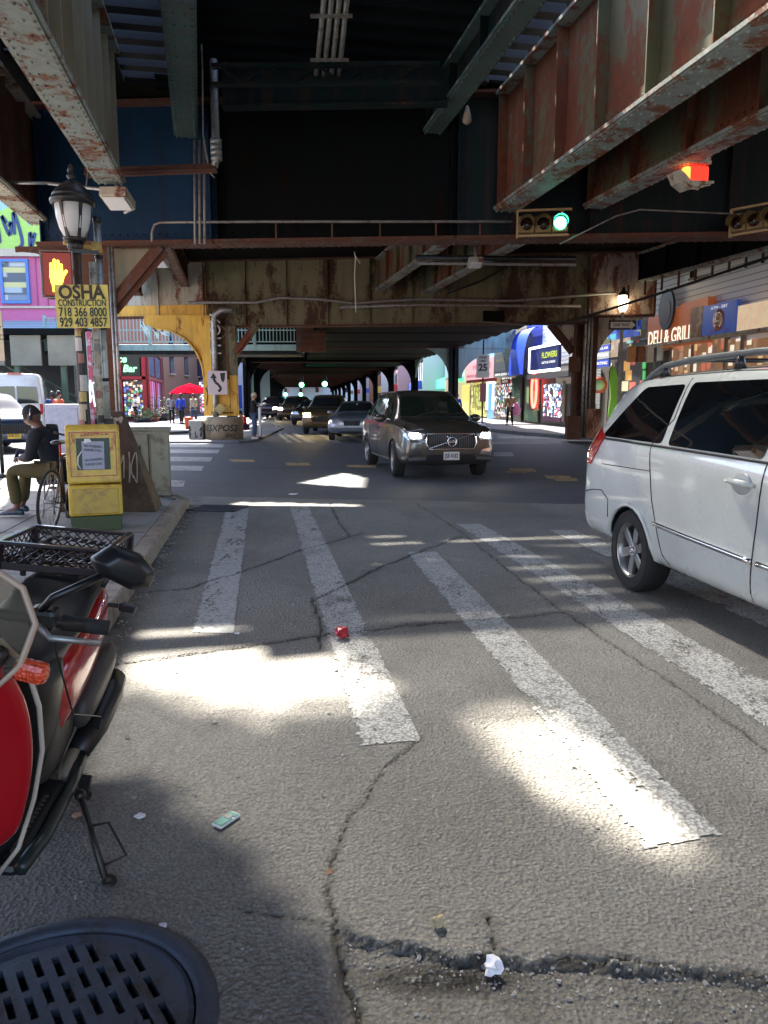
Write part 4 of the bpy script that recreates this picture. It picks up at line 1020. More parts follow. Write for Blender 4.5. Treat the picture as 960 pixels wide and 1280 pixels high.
# blurred goods inside are seen as reflections only; seats inside stay dark
# --- black SUV turning across the avenue ---------------------------
def suv_body(root, paint, arch_x=1.43, wr=.37):
    st = [(-2.34, .45, .70, .82, .70, .72, .55), (-2.33, .38, .78, .95, .80, .84, .70), (-2.26, .34, .92, 1.10, .88, .90, .74), (-2.12, .30, 1.02, 1.34, .93, .91, .66), (-1.92, .27, 1.05, 1.56, .945, .92, .62), (-1.6, .25, 1.07, 1.68, .95, .92, .66),
          (-.8, .24, 1.06, 1.72, .95, .925, .67), (-.1, .24, 1.05, 1.73, .95, .93, .67), (.3, .24, 1.05, 1.70, .95, .93, .66), (.62, .24, 1.05, 1.54, .95, .93, .68), (1.02, .24, 1.05, 1.23, .95, .93, .78), (1.16, .24, 1.04, 1.16, .95, .93, .80), (1.6, .25, 1.02, 1.13, .95, .92, .79), (2.0, .26, .98, 1.09, .94, .90, .75), (2.2, .28, .90, 1.03, .91, .86, .71), (2.31, .32, .76, .94, .84, .80, .66), (2.36, .40, .62, .78, .74, .73, .58)]
    return Car(root, st, paint, arches=[(-arch_x, -.92, wr), (-arch_x, .92, wr), (arch_x, -.92, wr), (arch_x, .92, wr)], ar=wr + .05, aw=.28)
K_GRILL = None
t = NT('black_slatted_grille'); wv = t.n.new('ShaderNodeTexWave'); wv.bands_direction = 'Y'; wv.inputs['Scale'].default_value = 7; wv.inputs['Distortion'].default_value = 0; t.l.new(t.co(), wv.inputs['Vector'])
t.set('Base Color', t.mix(wv.outputs['Fac'], (.002, .002, .002), (.035, .035, .037))).set('Roughness', .35).set('Metallic', .4); t.bump(wv.outputs['Fac'], 1.0, .02); K_GRILL = t.mat
def plate(root, cx, z, x, txt, bg, fg, w=.31, hh=.155, back=False):
    s = -1 if back else 1; b = MB(); b.box((x, cx, z), (.012, w, hh)); o = b.build('number_plate', bg, root)
    b = MB(); M = Matrix.Translation((x + s * .008, cx, z)) @ Matrix.Rotation(s * PI / 2, 4, 'Z'); text(b, txt, hh * .72, 0, -.004, 0, M, ext=.001, w=w * .84, bold=.02); b.build('plate_lettering', fg, o)
    return o
vdir = Vector((.20, -.98, 0)).normalized()
# nearest front corner of the dark SUV sits at about (0.3, 15.1); heading down and right
sl_ = Vector((vdir.y, -vdir.x, 0))   # its right-hand side (image left)
fw = Vector((.27, 15.35, 0)); sc_ = fw - vdir * 1.43 - sl_ * .84
suv = thing('crossover_car', 'black crossover car with lit headlamps and a slatted grille turning through the intersection', 'car', tuple(sc_), math.atan2(vdir.y, vdir.x))
SP = car_paint('charcoal_car_paint', (.075, .068, .055), .3, .6, 1.0, .15)
S = suv_body(suv, SP)
K_SG = glass('green_tint_windscreen', (.012, .02, .014), .04)
for ax in 'RL':
    S.decal('front_door_window', [(.84, 1.14), (-.12, 1.14), (-.12, 1.60), (.20, 1.59), (.54, 1.42)], ax, K_SG, .003, rnd=.04)
    S.decal('rear_door_window', [(-.20, 1.14), (-1.08, 1.14), (-1.20, 1.32), (-1.0, 1.58), (-.20, 1.60)], ax, K_SG, .003, rnd=.04)
    S.decal('quarter_window', [(-1.18, 1.12), (-1.75, 1.20), (-1.55, 1.46), (-1.10, 1.52), (-1.28, 1.28)], ax, K_SG, .003, rnd=.03)
    S.line('window_trim', [(.9, 1.115), (-.2, 1.115), (-1.2, 1.08), (-1.8, 1.16)], ax, K_CHROME, .009)
    S.line('door_seam', [(.86, .98), (.90, .7), (.86, .36)], ax, K_SEAM, .005); S.line('door_seam', [(-.16, 1.6), (-.16, .36)], ax, K_SEAM, .005); S.line('door_seam', [(-1.2, 1.1), (-1.05, .8), (-1.0, .4)], ax, K_SEAM, .005)
    S.line('sill_cladding', [(-1.0, .31), (1.0, .31)], ax, K_BLACKP, .03)
    y = -1 if ax == 'R' else 1
    for x in (-.05, -1.0):
        p, n = S.hit(ax, x - .1, .94); b = MB(); b.tube([p + n * .01 + Vector((-.09, 0, 0)), p + n * .035, p + n * .01 + Vector((.09, 0, 0))], .014, 6); b.build('door_handle', SP, suv)
    b = MB(); b.ball((.62, y * 1.03, 1.14), (.09, .13, .085), 14); b.tube([(.68, y * .86, 1.06), (.64, y * .98, 1.09)], .03, 6); m_ = b.build('wing_mirror', SP, suv)
    b = MB(); b.beam((-1.5, y * .60, 1.67), (.2, y * .60, 1.69), .03, .03); b.build('roof_rail', K_BLACKP, suv)
    S.decal('headlamp', [(y * .50, .88), (y * .58, .77), (y * .82, .77), (y * .88, .86), (y * .82, .93)], 'F', K_LAMPG, .012, .04, .02)
    S.decal('headlamp_glow', [(y * .58, .82), (y * .76, .80), (y * .80, .88), (y * .62, .89)], 'F', K_HEADON, .020, .04, .004)
    S.decal('fog_vent', [(y * .55, .50), (y * .80, .46), (y * .78, .62), (y * .62, .58)], 'F', K_BLACKP if ax == 'R' else K_CHROME, .008, .04)
    S.decal('bumper_blade', [(y * .5, .40), (y * .82, .38), (y * .82, .43), (y * .5, .45)], 'F', K_CHROME, .010, .05)
S.decal('windscreen', [(.50, -.58), (.50, .58), (1.06, .70), (1.12, .4), (1.13, 0), (1.12, -.4), (1.06, -.70)], 'T', K_SG, .004, rnd=.04)
S.decal('grille', [(-.44, .60), (.44, .60), (.50, .72), (.46, .88), (-.46, .88), (-.50, .72)], 'F', K_GRILL, .010, .05, rnd=.03)
S.line('grille_surround', [(-.44, .60), (.44, .60), (.50, .72), (.46, .88), (-.46, .88), (-.50, .72), (-.44, .60)], 'F', K_CHROME, .014, .016)
S.line('grille_slash', [(.42, .87), (-.42, .62)], 'F', K_CHROME, .010, .026)
p, n = S.hit('F', 0, .74); b = MB(); ring = [(p.x + .05, .085 * math.cos(a), .74 + .085 * math.sin(a)) for a in [k * PI / 10 for k in range(20)]]; b.tube(ring, .014, 6, closed=True); b.box((p.x + .045, 0, .74), (.015, .15, .035))
b.tube([(p.x + .05, -.06, .80), (p.x + .05, -.10, .845)], .012, 6); b.build('grille_badge', K_CHROME, suv)
b = MB(); text(b, 'VOLVO', .03, 0, 0, 0, Matrix.Translation((p.x + .055, 0, .74)) @ Matrix.Rotation(PI / 2, 4, 'Z'), ext=.001, bold=.02); b.build('badge_lettering', K_BLK, suv)
S.decal('lower_intake', [(-.5, .36), (.5, .36), (.46, .50), (-.46, .50)], 'F', K_BLACKP, .006, rnd=.03)
p, n = S.hit('F', 0, .45); plate(suv, 0, .47, p.x + .03, 'JSE 4182', mat('white_plate', (.65, .65, .6), .5, var=.05), mat('plate_blue', (.03, .05, .15), .5))
S.line('bonnet_seam', [(1.18, -.74), (1.7, -.70), (2.12, -.60)], 'T', K_SEAM, .006); S.line('bonnet_seam', [(1.18, .74), (1.7, .70), (2.12, .60)], 'T', K_SEAM, .006)
b = MB()
for s in (-.35, .2): b.tube([S.hit('T', 1.12, s)[0] + Vector((0, 0, .02)), S.hit('T', .98, s + .45)[0] + Vector((0, 0, .02))], .01, 6)
b.build('wiper', K_BLK, suv)
wp = wheel_proto('w', .37, .235, mat('dark_silver_wheel', (.3, .3, .3), .35, .8), 5, .72, 'y')
for x in (-1.43, 1.43):
    for y in (-.835, .835): put_wheel(wp, suv, x, y, .37, R(-6) if x > 0 else 0)
drop(wp)
# --- saloon and other cars -----------------------------------------
def saloon_body(root, paint, L=5.3, low=0):
    k = L / 5.3
    st = [(x * k, a, b_, c - low, d, e, f) for x, a, b_, c, d, e, f in [(-2.64, .42, .68, .78, .66, .68, .5), (-2.62, .36, .74, .90, .78, .80, .64), (-2.5, .32, .86, .99, .90, .88, .70), (-2.1, .28, .92, 1.03, .95, .92, .72), (-1.75, .25, .94, 1.06, .97, .93, .72), (-1.3, .24, .95, 1.36, .97, .93, .60), (-.9, .24, .95, 1.44, .97, .93, .585), (0, .24, .94, 1.47, .97, .93, .59), (.35, .24, .94, 1.44, .97, .93, .59), (.75, .24, .93, 1.22, .97, .92, .66), (1.05, .24, .92, 1.02, .97, .91, .74), (1.6, .25, .89, .99, .96, .89, .72), (2.2, .27, .82, .93, .93, .85, .68), (2.5, .32, .74, .86, .86, .79, .62), (2.62, .38, .64, .78, .76, .72, .56), (2.64, .44, .60, .68, .62, .62, .5)]]
    return Car(root, st, paint, arches=[(-1.42 * k, -.95, .33), (-1.42 * k, .95, .33), (1.48 * k, -.95, .33), (1.48 * k, .95, .33)], ar=.37, aw=.28)
K_BGLASS = glass('car_window_glass', (.015, .018, .02), .05)
def dress(C, root, kind, lamp, grill=True, platecol=None, k=1.0):
    if kind == 'saloon':
        for ax in 'RL':
            C.decal('side_window', [(.80 * k, 1.0), (-.22 * k, 1.0), (-.22 * k, 1.36), (.2 * k, 1.345), (.42 * k, 1.26)], ax, K_BGLASS, .003)
            C.decal('side_window', [(-.28 * k, 1.0), (-1.2 * k, 1.01), (-1.0 * k, 1.33), (-.28 * k, 1.36)], ax, K_BGLASS, .003)
            y = -1 if ax == 'R' else 1
            b = MB(); b.ball((.62 * k, y * 1.0, 1.03), (.07, .11, .07), 10); b.build('wing_mirror', C.paint, root)
            C.decal('headlamp', [(y * .36, .66), (y * .80, .66), (y * .82, .74), (y * .72, .82), (y * .38, .80)], 'F', K_LAMPG, .010, .05)
            if lamp: C.decal('headlamp_glow', [(y * .42, .68), (y * .72, .68), (y * .72, .78), (y * .42, .78)], 'F', lamp, .018, .06, .004)
        C.decal('windscreen', [(.42 * k, -.56), (.42 * k, .56), (1.0 * k, .70), (1.0 * k, -.70)], 'T', K_BGLASS, .004, rnd=.04)
        C.decal('grille', [(-.28, .58), (.28, .58), (.32, .76), (-.32, .76)], 'F', K_GRILL, .010, .06)
        C.decal('bumper_strip', [(-.80, .45), (.80, .45), (.80, .50), (-.80, .50)], 'F', mat('bumper_grey', (.08, .09, .1), .5), .012, .08)
    else:
        for ax in 'RL':
            C.decal('side_window', [(.80, 1.10), (-.15, 1.10), (-.15, 1.54), (.18, 1.53), (.50, 1.36)], ax, K_BGLASS, .003)
            C.decal('side_window', [(-.22, 1.10), (-1.7, 1.14), (-1.5, 1.48), (-.22, 1.54)], ax, K_BGLASS, .003)
            y = -1 if ax == 'R' else 1
            b = MB(); b.ball((.64, y * 1.0, 1.14), (.08, .12, .08), 10); b.build('wing_mirror', C.paint, root)
            C.decal('headlamp', [(y * .48, .72), (y * .84, .74), (y * .84, .84), (y * .5, .80)], 'F', K_LAMPG, .010, .05)
            if lamp: C.decal('headlamp_glow', [(y * .52, .76), (y * .80, .76), (y * .80, .90), (y * .52, .90)], 'F', lamp, .018, .06, .004)
        C.decal('windscreen', [(.50, -.58), (.50, .58), (1.08, .72), (1.08, -.72)], 'T', K_BGLASS, .004, rnd=.04)
        C.decal('grille', [(-.46, .55), (.46, .55), (.50, .80), (-.50, .80)], 'F', K_GRILL, .010, .06, rnd=.05)
def mkcar(kind, px, py, head, paint, label, lamp=None, group=None, spokes=7):
    # px, py: ground point under the middle of the front bumper in the survey picture
    d = Vector((math.sin(R(head)), -math.cos(R(head)), 0)); f = at(px, py); L = 2.62 if kind == 'saloon' else 2.34
    c = f - d * L; t = thing('saloon_car' if kind == 'saloon' else 'crossover_car', label, 'car', (c.x, c.y, -.006), math.atan2(d.y, d.x), group)
    C = saloon_body(t, paint) if kind == 'saloon' else suv_body(t, paint)
    dress(C, t, kind, lamp)
    wp = wheel_proto('w', .33 if kind == 'saloon' else .37, .21, K_WHEELSIL, spokes, .66)
    for x in ((-1.42, 1.48) if kind == 'saloon' else (-1.43, 1.43)):
        for y in (-.84, .84): put_wheel(wp, t, x, y, .33 if kind == 'saloon' else .37)
    drop(wp); return t, C
sed, SC_ = mkcar('saloon', 440, 552, -2, car_paint('silver_blue_paint', (.26, .32, .40), .3, .6), 'silver blue saloon waiting behind the black crossover', None)
b = MB(); b.box((2.60, .0, .74), (.03, .10, .06)); b.build('bonnet_badge', K_CHROME, sed)
b = MB(); b.box((.55, .05, 1.30), (.02, .06, .10)); b.build('mirror_tag', mat('pale_cyan_card', (.3, .7, .75), .5), sed)
Q = 'cars queuing under the far viaduct'
mkcar('suv', 403, 543, -3, car_paint('brown_paint', (.10, .07, .03), .3, .5), 'dark car with one bright yellow headlamp just left of the silver blue saloon', K_HEADY, Q)
mkcar('saloon', 381, 532, -5, car_paint('black_paint', (.012, .012, .013), .3, .4), 'dark car behind the one with the yellow headlamp, second in the queue', None, Q)
mkcar('suv', 362, 526, -5, car_paint('brown_paint', (.10, .07, .03), .3, .5), 'car with warm lit headlamps, third in the queue under the tracks', K_HEADY, Q)
mkcar('saloon', 349, 521.5, -5, car_paint('black_paint', (.012, .012, .013), .3, .4), 'small distant car with warm headlamps, fourth in the queue', K_HEADY, Q)
mkcar('saloon', 366, 516, -5, car_paint('grey_paint', (.2, .2, .2), .3, .4), 'small distant grey car at the far end of the queue', None, Q)
mkcar('suv', 333, 524, -5, car_paint('black_paint', (.012, .012, .013), .3, .4), 'black car coming forward along the left lane behind the standing woman', K_HEADON, Q)
# --- left side: SUV and white van ----------------------------------
lsuv, LC = mkcar('suv', 19, 566, 42, car_paint('blue_black_paint', (.03, .045, .07), .25, .5), 'dark blue crossover with a yellow number plate behind the seated man', None)
plate(lsuv, 0, .50, 2.36, 'KHB 2231', mat('yellow_plate', (.75, .5, .06), .5, var=.05), K_BLK, .36, .17)
wv_ = thing('cargo_van', 'tall white cargo van with two square rear windows behind the dark blue crossover', 'van', (-15.2, 32.6, -.006), math.atan2(.94, -.36))
b = MB(); rings = []
for x, zt, w_ in ((-2.9, 2.40, .92), (-2.85, 2.52, .98), (-1.5, 2.55, 1.0), (1.0, 2.55, 1.0), (1.7, 2.35, .98), (2.3, 1.45, .95), (2.9, 1.2, .9), (3.0, .9, .85)):
    h_ = [(0, .35), (w_ * .95, .35), (w_, .5), (w_, 1.2), (w_ * .97, 1.35), (w_ * .88, zt - .18), (w_ * .8, zt - .04), (0, zt)]
    rings.append([(x, y, z) for y, z in h_] + [(x, -y, z) for y, z in h_[-2:0:-1]])
b.loft(rings); bo = b.build('body', car_paint('cream_white_paint', (.66, .66, .62), .35, 0), wv_, bevel=.02, fixn=True)
for s in (-1, 1):
    b = MB(); b.prism([(-2.91, s * .04, 1.35), (-2.91, s * .78, 1.38), (-2.90, s * .74, 2.0), (-2.90, s * .04, 2.02)], (-.03, 0, 0)); b.build('rear_window', K_BGLASS, wv_)
    b = MB(); b.box((-2.93, s * .88, 1.15), (.06, .12, .4)); b.build('tail_lamp', K_REDL, wv_)
    b = MB(); b.box((-2.925, s * .4, 1.15), (.02, .22, .05)); b.build('door_handle', K_BLACKP, wv_)
b = MB(); b.box((-2.9, 0, 2.5), (.06, .5, .06)); b.build('brake_lamp', K_REDL, wv_)
wp = wheel_proto('w', .36, .22, K_WHEELSIL, 6)
for x in (-1.9, 2.0):
    for y in (-.86, .86): put_wheel(wp, wv_, x, y, .36)
drop(wp)
# ------------------------------------------------------------------ manhole, drain, litter
K_IRON = None
t = NT('worn_cast_iron'); c = t.mix(t.noise(6, 7, .7), (.03, .04, .062), (.085, .105, .15)); c = t.mix(t.ramp(t.noise(5, 7, .7), [(.48, 0.0), (.62, .85)]), c, (.035, .026, .018))
t.set('Base Color', c).set('Metallic', .4).set('Roughness', t.mix(t.noise(20), .38, .7)); t.bump(t.noise(60, 6), .35, .005); K_IRON = t.mat
mh = thing('manhole_cover', 'round cast iron manhole cover with rows of slots at the bottom left of the road', 'manhole cover', (MHC[0], MHC[1], 0))
b = MB(); b.lathe([(.372, -.06), (.372, .002), (.384, .006), (.392, .011), (.412, .011), (.43, .002), (.434, -.05)], 72, cap=False); b.build('frame_ring', K_IRON, mh)
b = MB(); b.lathe([(0.0001, -.03), (.366, -.03), (.366, -.004), (.352, .002), (.335, -.006), (0.0001, -.008)], 72, cap=False)
cm = b.mesh('cover', [K_IRON]); co = bpy.data.objects.new('cover', cm); COL.objects.link(co)
bm = bmesh.new(); bm.from_mesh(cm); bmesh.ops.remove_doubles(bm, verts=bm.verts, dist=1e-4); bmesh.ops.recalc_face_normals(bm, faces=bm.faces); bm.to_mesh(cm); bm.free()
cut = MB(); rd = random.Random(2); ang = R(36)
for r_ in range(-4, 5):
    for k in range(-8, 9):
        u = k * .046; v = r_ * .112 + (.03 if k % 2 else 0)
        if math.hypot(u, v) > .305: continue
        x = u * math.cos(ang) - v * math.sin(ang); y = u * math.sin(ang) + v * math.cos(ang)
        if rd.random() < .05: continue
        cut.box((x, y, 0), (.019, .088, .2), rz=ang)
cc = bpy.data.objects.new('cut', cut.mesh('cut')); COL.objects.link(cc)
md = co.modifiers.new('b', 'BOOLEAN'); md.object = cc; md.solver = 'EXACT'; fin = ev_mesh(co, 'cover'); co.modifiers.clear(); co.data = fin; bpy.data.objects.remove(cc); co.parent = mh
for q_ in fin.polygons: q_.use_smooth = False
b = MB(); b.box((.235 * math.cos(.1), .235 * math.sin(.1), -.001), (.055, .02, .006), rz=.5); b.build('lift_lug', K_IRON, mh)
b = MB(); b.lathe([(.0001, -.2), (.41, -.2), (.41, -.05)], 30, cap=False); b.build('shaft_lining', K_BLK, mh)
dg_ = at(272, 636); dn = thing('storm_drain', 'iron storm drain grate set in the gutter beside the kerb corner', 'storm drain', (dg_.x, dg_.y, .002), R(-9))
b = MB()
for i in range(11): b.box((-.30 + i * .06, 0, .004), (.022, .50, .03))
b.b2(-.34, .34, -.29, -.245, -.02, .018); b.b2(-.34, .34, .245, .29, -.02, .018); b.b2(-.35, -.31, -.29, .29, -.02, .018); b.b2(.31, .35, -.29, .29, -.02, .018); b.box((0, 0, .0), (.62, .03, .02)); b.build('grate', K_IRON, dn)
b = MB(); b.b2(-.33, .33, -.27, .27, -.008, -.002); b.build('pit', K_BLK, dn)
def crumple(name, px, py, r, m, label, cat='litter', z=0, seed=0, fl=.7, group=None, n=2):
    p = at(px, py, z); bm = bmesh.new(); bmesh.ops.create_icosphere(bm, subdivisions=n, radius=r); rd = random.Random(seed)
    for v in bm.verts: v.co *= rd.uniform(.45, 1.25); v.co.z *= fl
    lo = min(v.co.z for v in bm.verts)
    for v in bm.verts: v.co.z -= lo
    me = bpy.data.meshes.new(name); bm.to_mesh(me); bm.free(); me.materials.append(m); o = bpy.data.objects.new(name, me); COL.objects.link(o)
    X = np.array([p.x]); Y = np.array([p.y]); zz = z + float(road_h(X, Y)[0][0]) if z == 0 else z
    o.location = (p.x, p.y, zz); tag(o, label, cat, group); return o
K_TISS = mat('white_tissue', (.8, .8, .85), .8, var=.05); K_REDP = mat('red_wrapper', (.35, .02, .03), .4, var=.5, sc=60)
crumple('crumpled_tissue', 615, 1207, .028, K_TISS, 'white crumpled tissue lying on the broken slab edge', seed=1, fl=.9)
crumple('crumpled_wrapper', 427, 799, .055, K_REDP, 'red crumpled wrapper on the crack between the painted bars', seed=2)
crumple('paper_scrap', 175, 1022, .02, K_TISS, 'small pale paper scrap in the shade beside the scooter stand', seed=3, fl=.3)
crumple('leaf_scrap', 97, 1020, .022, mat('tan_leaf', (.45, .28, .18), .7), 'tan leaf scrap under the scooter', seed=4, fl=.3)
crumple('paper_scrap', 203, 1157, .013, K_TISS, 'white fleck stuck on the rim of the manhole frame', seed=5, fl=.3)
crumple('plastic_bag', 155, 763, .06, mat('pale_blue_plastic', (.45, .5, .75), .4), 'pale blue plastic scrap in the gutter by the kerb', seed=6, fl=.3)
crumple('paper_scrap', 180, 722, .05, K_TISS, 'flat pale scrap in the gutter below the sidewalk edge', seed=7, fl=.15)
crumple('paper_scrap', 296, 793, .02, K_TISS, 'small scrap on the sunlit slab', seed=8, fl=.3)
crumple('leaf_scrap', 412, 1088, .015, mat('brown_leaf', (.2, .1, .05), .7), 'brown leaf scrap on the lengthwise crack', seed=9, fl=.3)
crumple('paper_scrap', 366, 618, .09, K_TISS, 'flattened white litter on the dark asphalt seam', seed=10, fl=.08)
crumple('straw_tuft', 548, 1158, .02, mat('dry_straw', (.4, .33, .2), .8), 'dry straw tuft on the broken lip', seed=11, fl=1)
rd = random.Random(5)
gv = MB()
for i in range(900):     # grit and chips scattered in the broken strip and the gutter
    if i < 300: x = rd.uniform(-.1, 1.1); y = 2.06 - (x + .13) * .13 - abs(rd.gauss(0, .09)) - .02
    elif i > 600: y = 1.4 * (9 / 1.4) ** rd.random(); x = rd.uniform(-.45, .45) * y
    else: y = rd.uniform(2.6, 10.5); x = cx(y) + .03 + abs(rd.gauss(0, .09))
    z = float(road_h(np.array([x]), np.array([y]))[0][0]); s = rd.uniform(.002, .006) * (1 if i < 300 or y < 2.6 else 1.6) * (1.6 if rd.random() < .1 else 1)
    if math.hypot(x - MHC[0], y - MHC[1]) < .45: continue
    gv.box((x, y, z + s * .3), (s * 1.6, s, s), rz=rd.uniform(0, 3), rx=rd.uniform(0, 1))
o = gv.build('grit', mat('pale_grit', (.33, .31, .28), .8, var=.8, sc=40)); tag(o, 'loose grit and chips in the broken road strip and gutter', 'grit', kind='stuff')
p = at(283, 1028); pk = thing('lighter_packet', 'flat teal and white plastic packet lying on the road', 'packet', (p.x, p.y, .004), R(58))
b = MB(); b.box((0, 0, .006), (.105, .048, .010)); b.build('card', mat('white_card', (.62, .66, .64), .4, var=.05), pk, bevel=.004)
b = MB(); b.box((-.018, 0, .012), (.058, .040, .003)); b.box((.034, 0, .012), (.02, .040, .003)); b.build('printed_panel', mat('teal_print', (.05, .28, .24), .4), pk)
b = MB(); b.box((.012, .0, .014), (.028, .026, .006)); b.build('clear_blister', mat('silver_blister', (.6, .62, .6), .2, .5), pk, bevel=.002)
# ------------------------------------------------------------------ utility box, wedge, news box
K_BOXG = mat('grey_green_cabinet', (.26, .27, .21), .5, .3, dirt=(.1, .08, .05), dsc=4, bump=.1)
ub = thing('utility_cabinet', 'grey green steel utility cabinet on the corner beside the storm drain', 'utility cabinet', (-3.40, 11.15, .148), R(14))
b = MB(); b.box((0, 0, .48), (.56, .42, .94)); b.build('casing', K_BOXG, ub, bevel=.012)
b = MB(); b.box((0, 0, .965), (.62, .48, .05)); b.build('lid', K_BOXG, ub, bevel=.015)
b = MB(); b.box((-.13, -.215, .50), (.25, .012, .8)); o = b.build('door', K_BOXG, ub, bevel=.004)
b = MB(); b.box((-.12, -.224, .68), (.02, .01, .12)); b.build('vent_slot', K_BLK, o)
b = MB(); b.box((.15, -.215, .50), (.24, .012, .8)); b.build('door', K_BOXG, ub, bevel=.004)
b = MB(); b.box((.0, -.222, .46), (.012, .014, .86)); b.build('door_gap', K_BLK, ub)
wd = thing('plywood_cover', 'brown graffiti marked plywood pyramid leaning behind the yellow news box', 'plywood cover', (-3.46, 9.7, .148), 0)
K_BRN = mat('brown_painted_plywood', (.060, .036, .020), .6, dirt=(.12, .09, .06), dsc=4, bump=.15)
b = MB(); b.add([(-.62, -.22, 0), (.62, -.22, 0), (.5, .45, 0), (-.5, .45, 0), (-.10, .0, 1.24), (.16, .0, 1.24), (.14, .2, 1.24), (-.08, .2, 1.24)], [(0, 3, 2, 1), (4, 5, 6, 7), (0, 1, 5, 4), (1, 2, 6, 5), (2, 3, 7, 6), (3, 0, 4, 7)]); b.build('board', K_BRN, wd, bevel=.01)
Mw = Matrix.Translation((0, -.22, 0)) @ Matrix.Rotation(math.atan2(-.22, 1.24) * -1 + 0, 4, 'X').inverted()
g = MB(); Mw = frame((0, -.23, .0), (1, 0, 0), (0, .22, 1.24)); scribble(g, -.14, .22, .95, 1.2, 3, .012, Mw, seed=21); scribble(g, .15, .38, .35, .75, 3, .007, Mw, seed=22); text(g, 'OS', .26, .0, 1.08, -.006, Mw, ext=.001, w=.3); g.build('graffiti', mat('faded_chalk_paint', (.42, .39, .33), .7), wd)
K_NY = mat('yellow_enamel', (.62, .43, .05), .35, dirt=(.30, .17, .04), dsc=5, dlo=.5, dhi=.72, bump=.04)
nb = thing('newspaper_box', 'yellow newspaper vending box with green base and a notice in its window', 'newspaper box', tuple(at(122, 664, .148)), R(20))
b = MB(); Wn = .268
b.b2(-Wn, Wn, -.02, .40, .17, .50); b.build('lower_body', K_NY, nb, bevel=.02)
b = MB(); b.prism([(-Wn, -.03, .515), (-Wn, .40, .515), (-Wn, .40, 1.09), (-Wn, .06, 1.13), (-Wn, .0, 1.10)], (2 * Wn, 0, 0)); b.build('upper_body', K_NY, nb, bevel=.022)
b = MB(); b.prism([(-.23, -.035, .19), (.23, -.035, .19), (.23, -.035, .46), (-.23, -.035, .46)][::1], (0, .02, 0)); b.build('lower_panel', mat('ochre_panel', (.48, .34, .06), .45, dirt=(.3, .2, .06), dsc=14), nb, bevel=.012)
b = MB(); b.add([(-.25, .0, 0), (.25, .0, 0), (.25, .36, 0), (-.25, .36, 0), (-.262, -.0, .165), (.262, -.0, .165), (.262, .39, .165), (-.262, .39, .165)], [(0, 3, 2, 1), (4, 5, 6, 7), (0, 1, 5, 4), (1, 2, 6, 5), (2, 3, 7, 6), (3, 0, 4, 7)])
b.build('base', mat('dark_green_enamel', (.035, .06, .012), .45, dirt=(.08, .07, .02)), nb, bevel=.01)
b = MB(); sl = .03 / .585
fr = lambda x, z, d=0: (x, -.03 + (z - .515) * sl - d, z)
for x0, x1, z0, z1 in ((-.225, .225, .59, .60), (-.225, .225, 1.045, 1.055), (-.23, -.22, .59, 1.055), (.22, .23, .59, 1.055)): b.add([fr(x0, z0, .006), fr(x1, z0, .006), fr(x1, z1, .006), fr(x0, z1, .006)], [(0, 1, 2, 3)])
b.build('red_pinstripe', mat('dull_red_line', (.45, .10, .05), .5), nb)
b = MB(); b.prism([fr(-.165, .66, .004), fr(.165, .66, .004), fr(.165, .99, .004), fr(-.165, .99, .004)], (0, -.004, 0)); wn = b.build('window', mat('dark_green_window', (.004, .02, .008), .4), nb)
b = MB(); b.prism([fr(-.11, .665, .010), fr(.105, .665, .010), fr(.11, .955, .010), fr(-.11, .96, .010)], (0, -.003, 0)); b.build('notice', mat('lilac_grey_paper', (.36, .38, .47), .6, var=.08), wn)
b = MB(); b.prism([fr(-.09, .94, .014), fr(-.01, .955, .014), fr(-.03, .985, .014), fr(-.08, .985, .014)], (0, -.003, 0)); b.tube([fr(-.11, .86, .015), fr(-.15, .80, .02), fr(-.155, .72, .02), fr(-.13, .67, .015)], .006, 6); b.build('tape_scrap', K_WHITE, wn)
b = MB()
for k, (z, a) in enumerate(((.905, -.10), (.865, -.08), (.765, .09), (.72, .06))):
    Mx = Matrix.Translation(fr(.0, z, .016)) @ Matrix.Rotation(-a, 4, 'Y'); text(b, 'NO STANDING' if k % 2 == 0 else 'PLEASE CALL', .035, 0, 0, 0, Mx, ext=.001, w=.17, bold=.01)
b.build('notice_lettering', mat('dark_ink', (.03, .03, .06), .6), wn)
b = MB(); Mf = frame((0, -.036, .515), (1, 0, 0), (0, sl, 1)); scribble(b, -.12, .17, .495, .535, 6, .004, Mf, seed=31, y=-.004); scribble(b, .17, .218, .33, .52, 2, .003, Mf, seed=32); scribble(b, -.215, -.17, .38, .52, 2, .003, Mf, seed=33); b.build('marker_scrawl', mat('dull_red_line', (.45, .10, .05), .5), nb)
# ------------------------------------------------------------------ lamp post, signs on the corner
LX, LY = -3.50, 9.05
K_POLE = mat('black_lamp_post', (.018, .018, .018), .4, .3, dirt=(.06, .05, .04), dsc=8)
lp = thing('street_lamp', 'old style black lantern lamp post plastered with stickers on the near corner', 'street lamp', (LX, LY, .148))
b = MB(); b.lathe([(.12, 0), (.12, .25), (.085, .3), (.075, .9), (.062, 1.2), (.055, 2.8), (.062, 3.05), (.085, 3.09), (.085, 3.13), (.06, 3.17)], 20); b.build('pole', K_POLE, lp)
zl = 3.17
b = MB(); rr = [(.11, zl), (.12, zl + .03), (.205, zl + .36), (.235, zl + .39)]
b.lathe([(.10, zl - .02), (.125, zl), (.125, zl + .025), (.10, zl + .03)], 24)
for k in range(6):
    a = k * PI / 3 + .25; b.beam((.118 * math.cos(a), .118 * math.sin(a), zl + .02), (.215 * math.cos(a), .215 * math.sin(a), zl + .40), .035, .02, up=(math.cos(a), math.sin(a), 0))
b.lathe([(.205, zl + .38), (.24, zl + .39), (.245, zl + .43), (.225, zl + .46), (.21, zl + .46)], 24); b.build('lantern_cage', K_POLE, lp)
b = MB(); b.lathe([(.105, zl + .02), (.155, zl + .12), (.185, zl + .24), (.197, zl + .39)], 24)
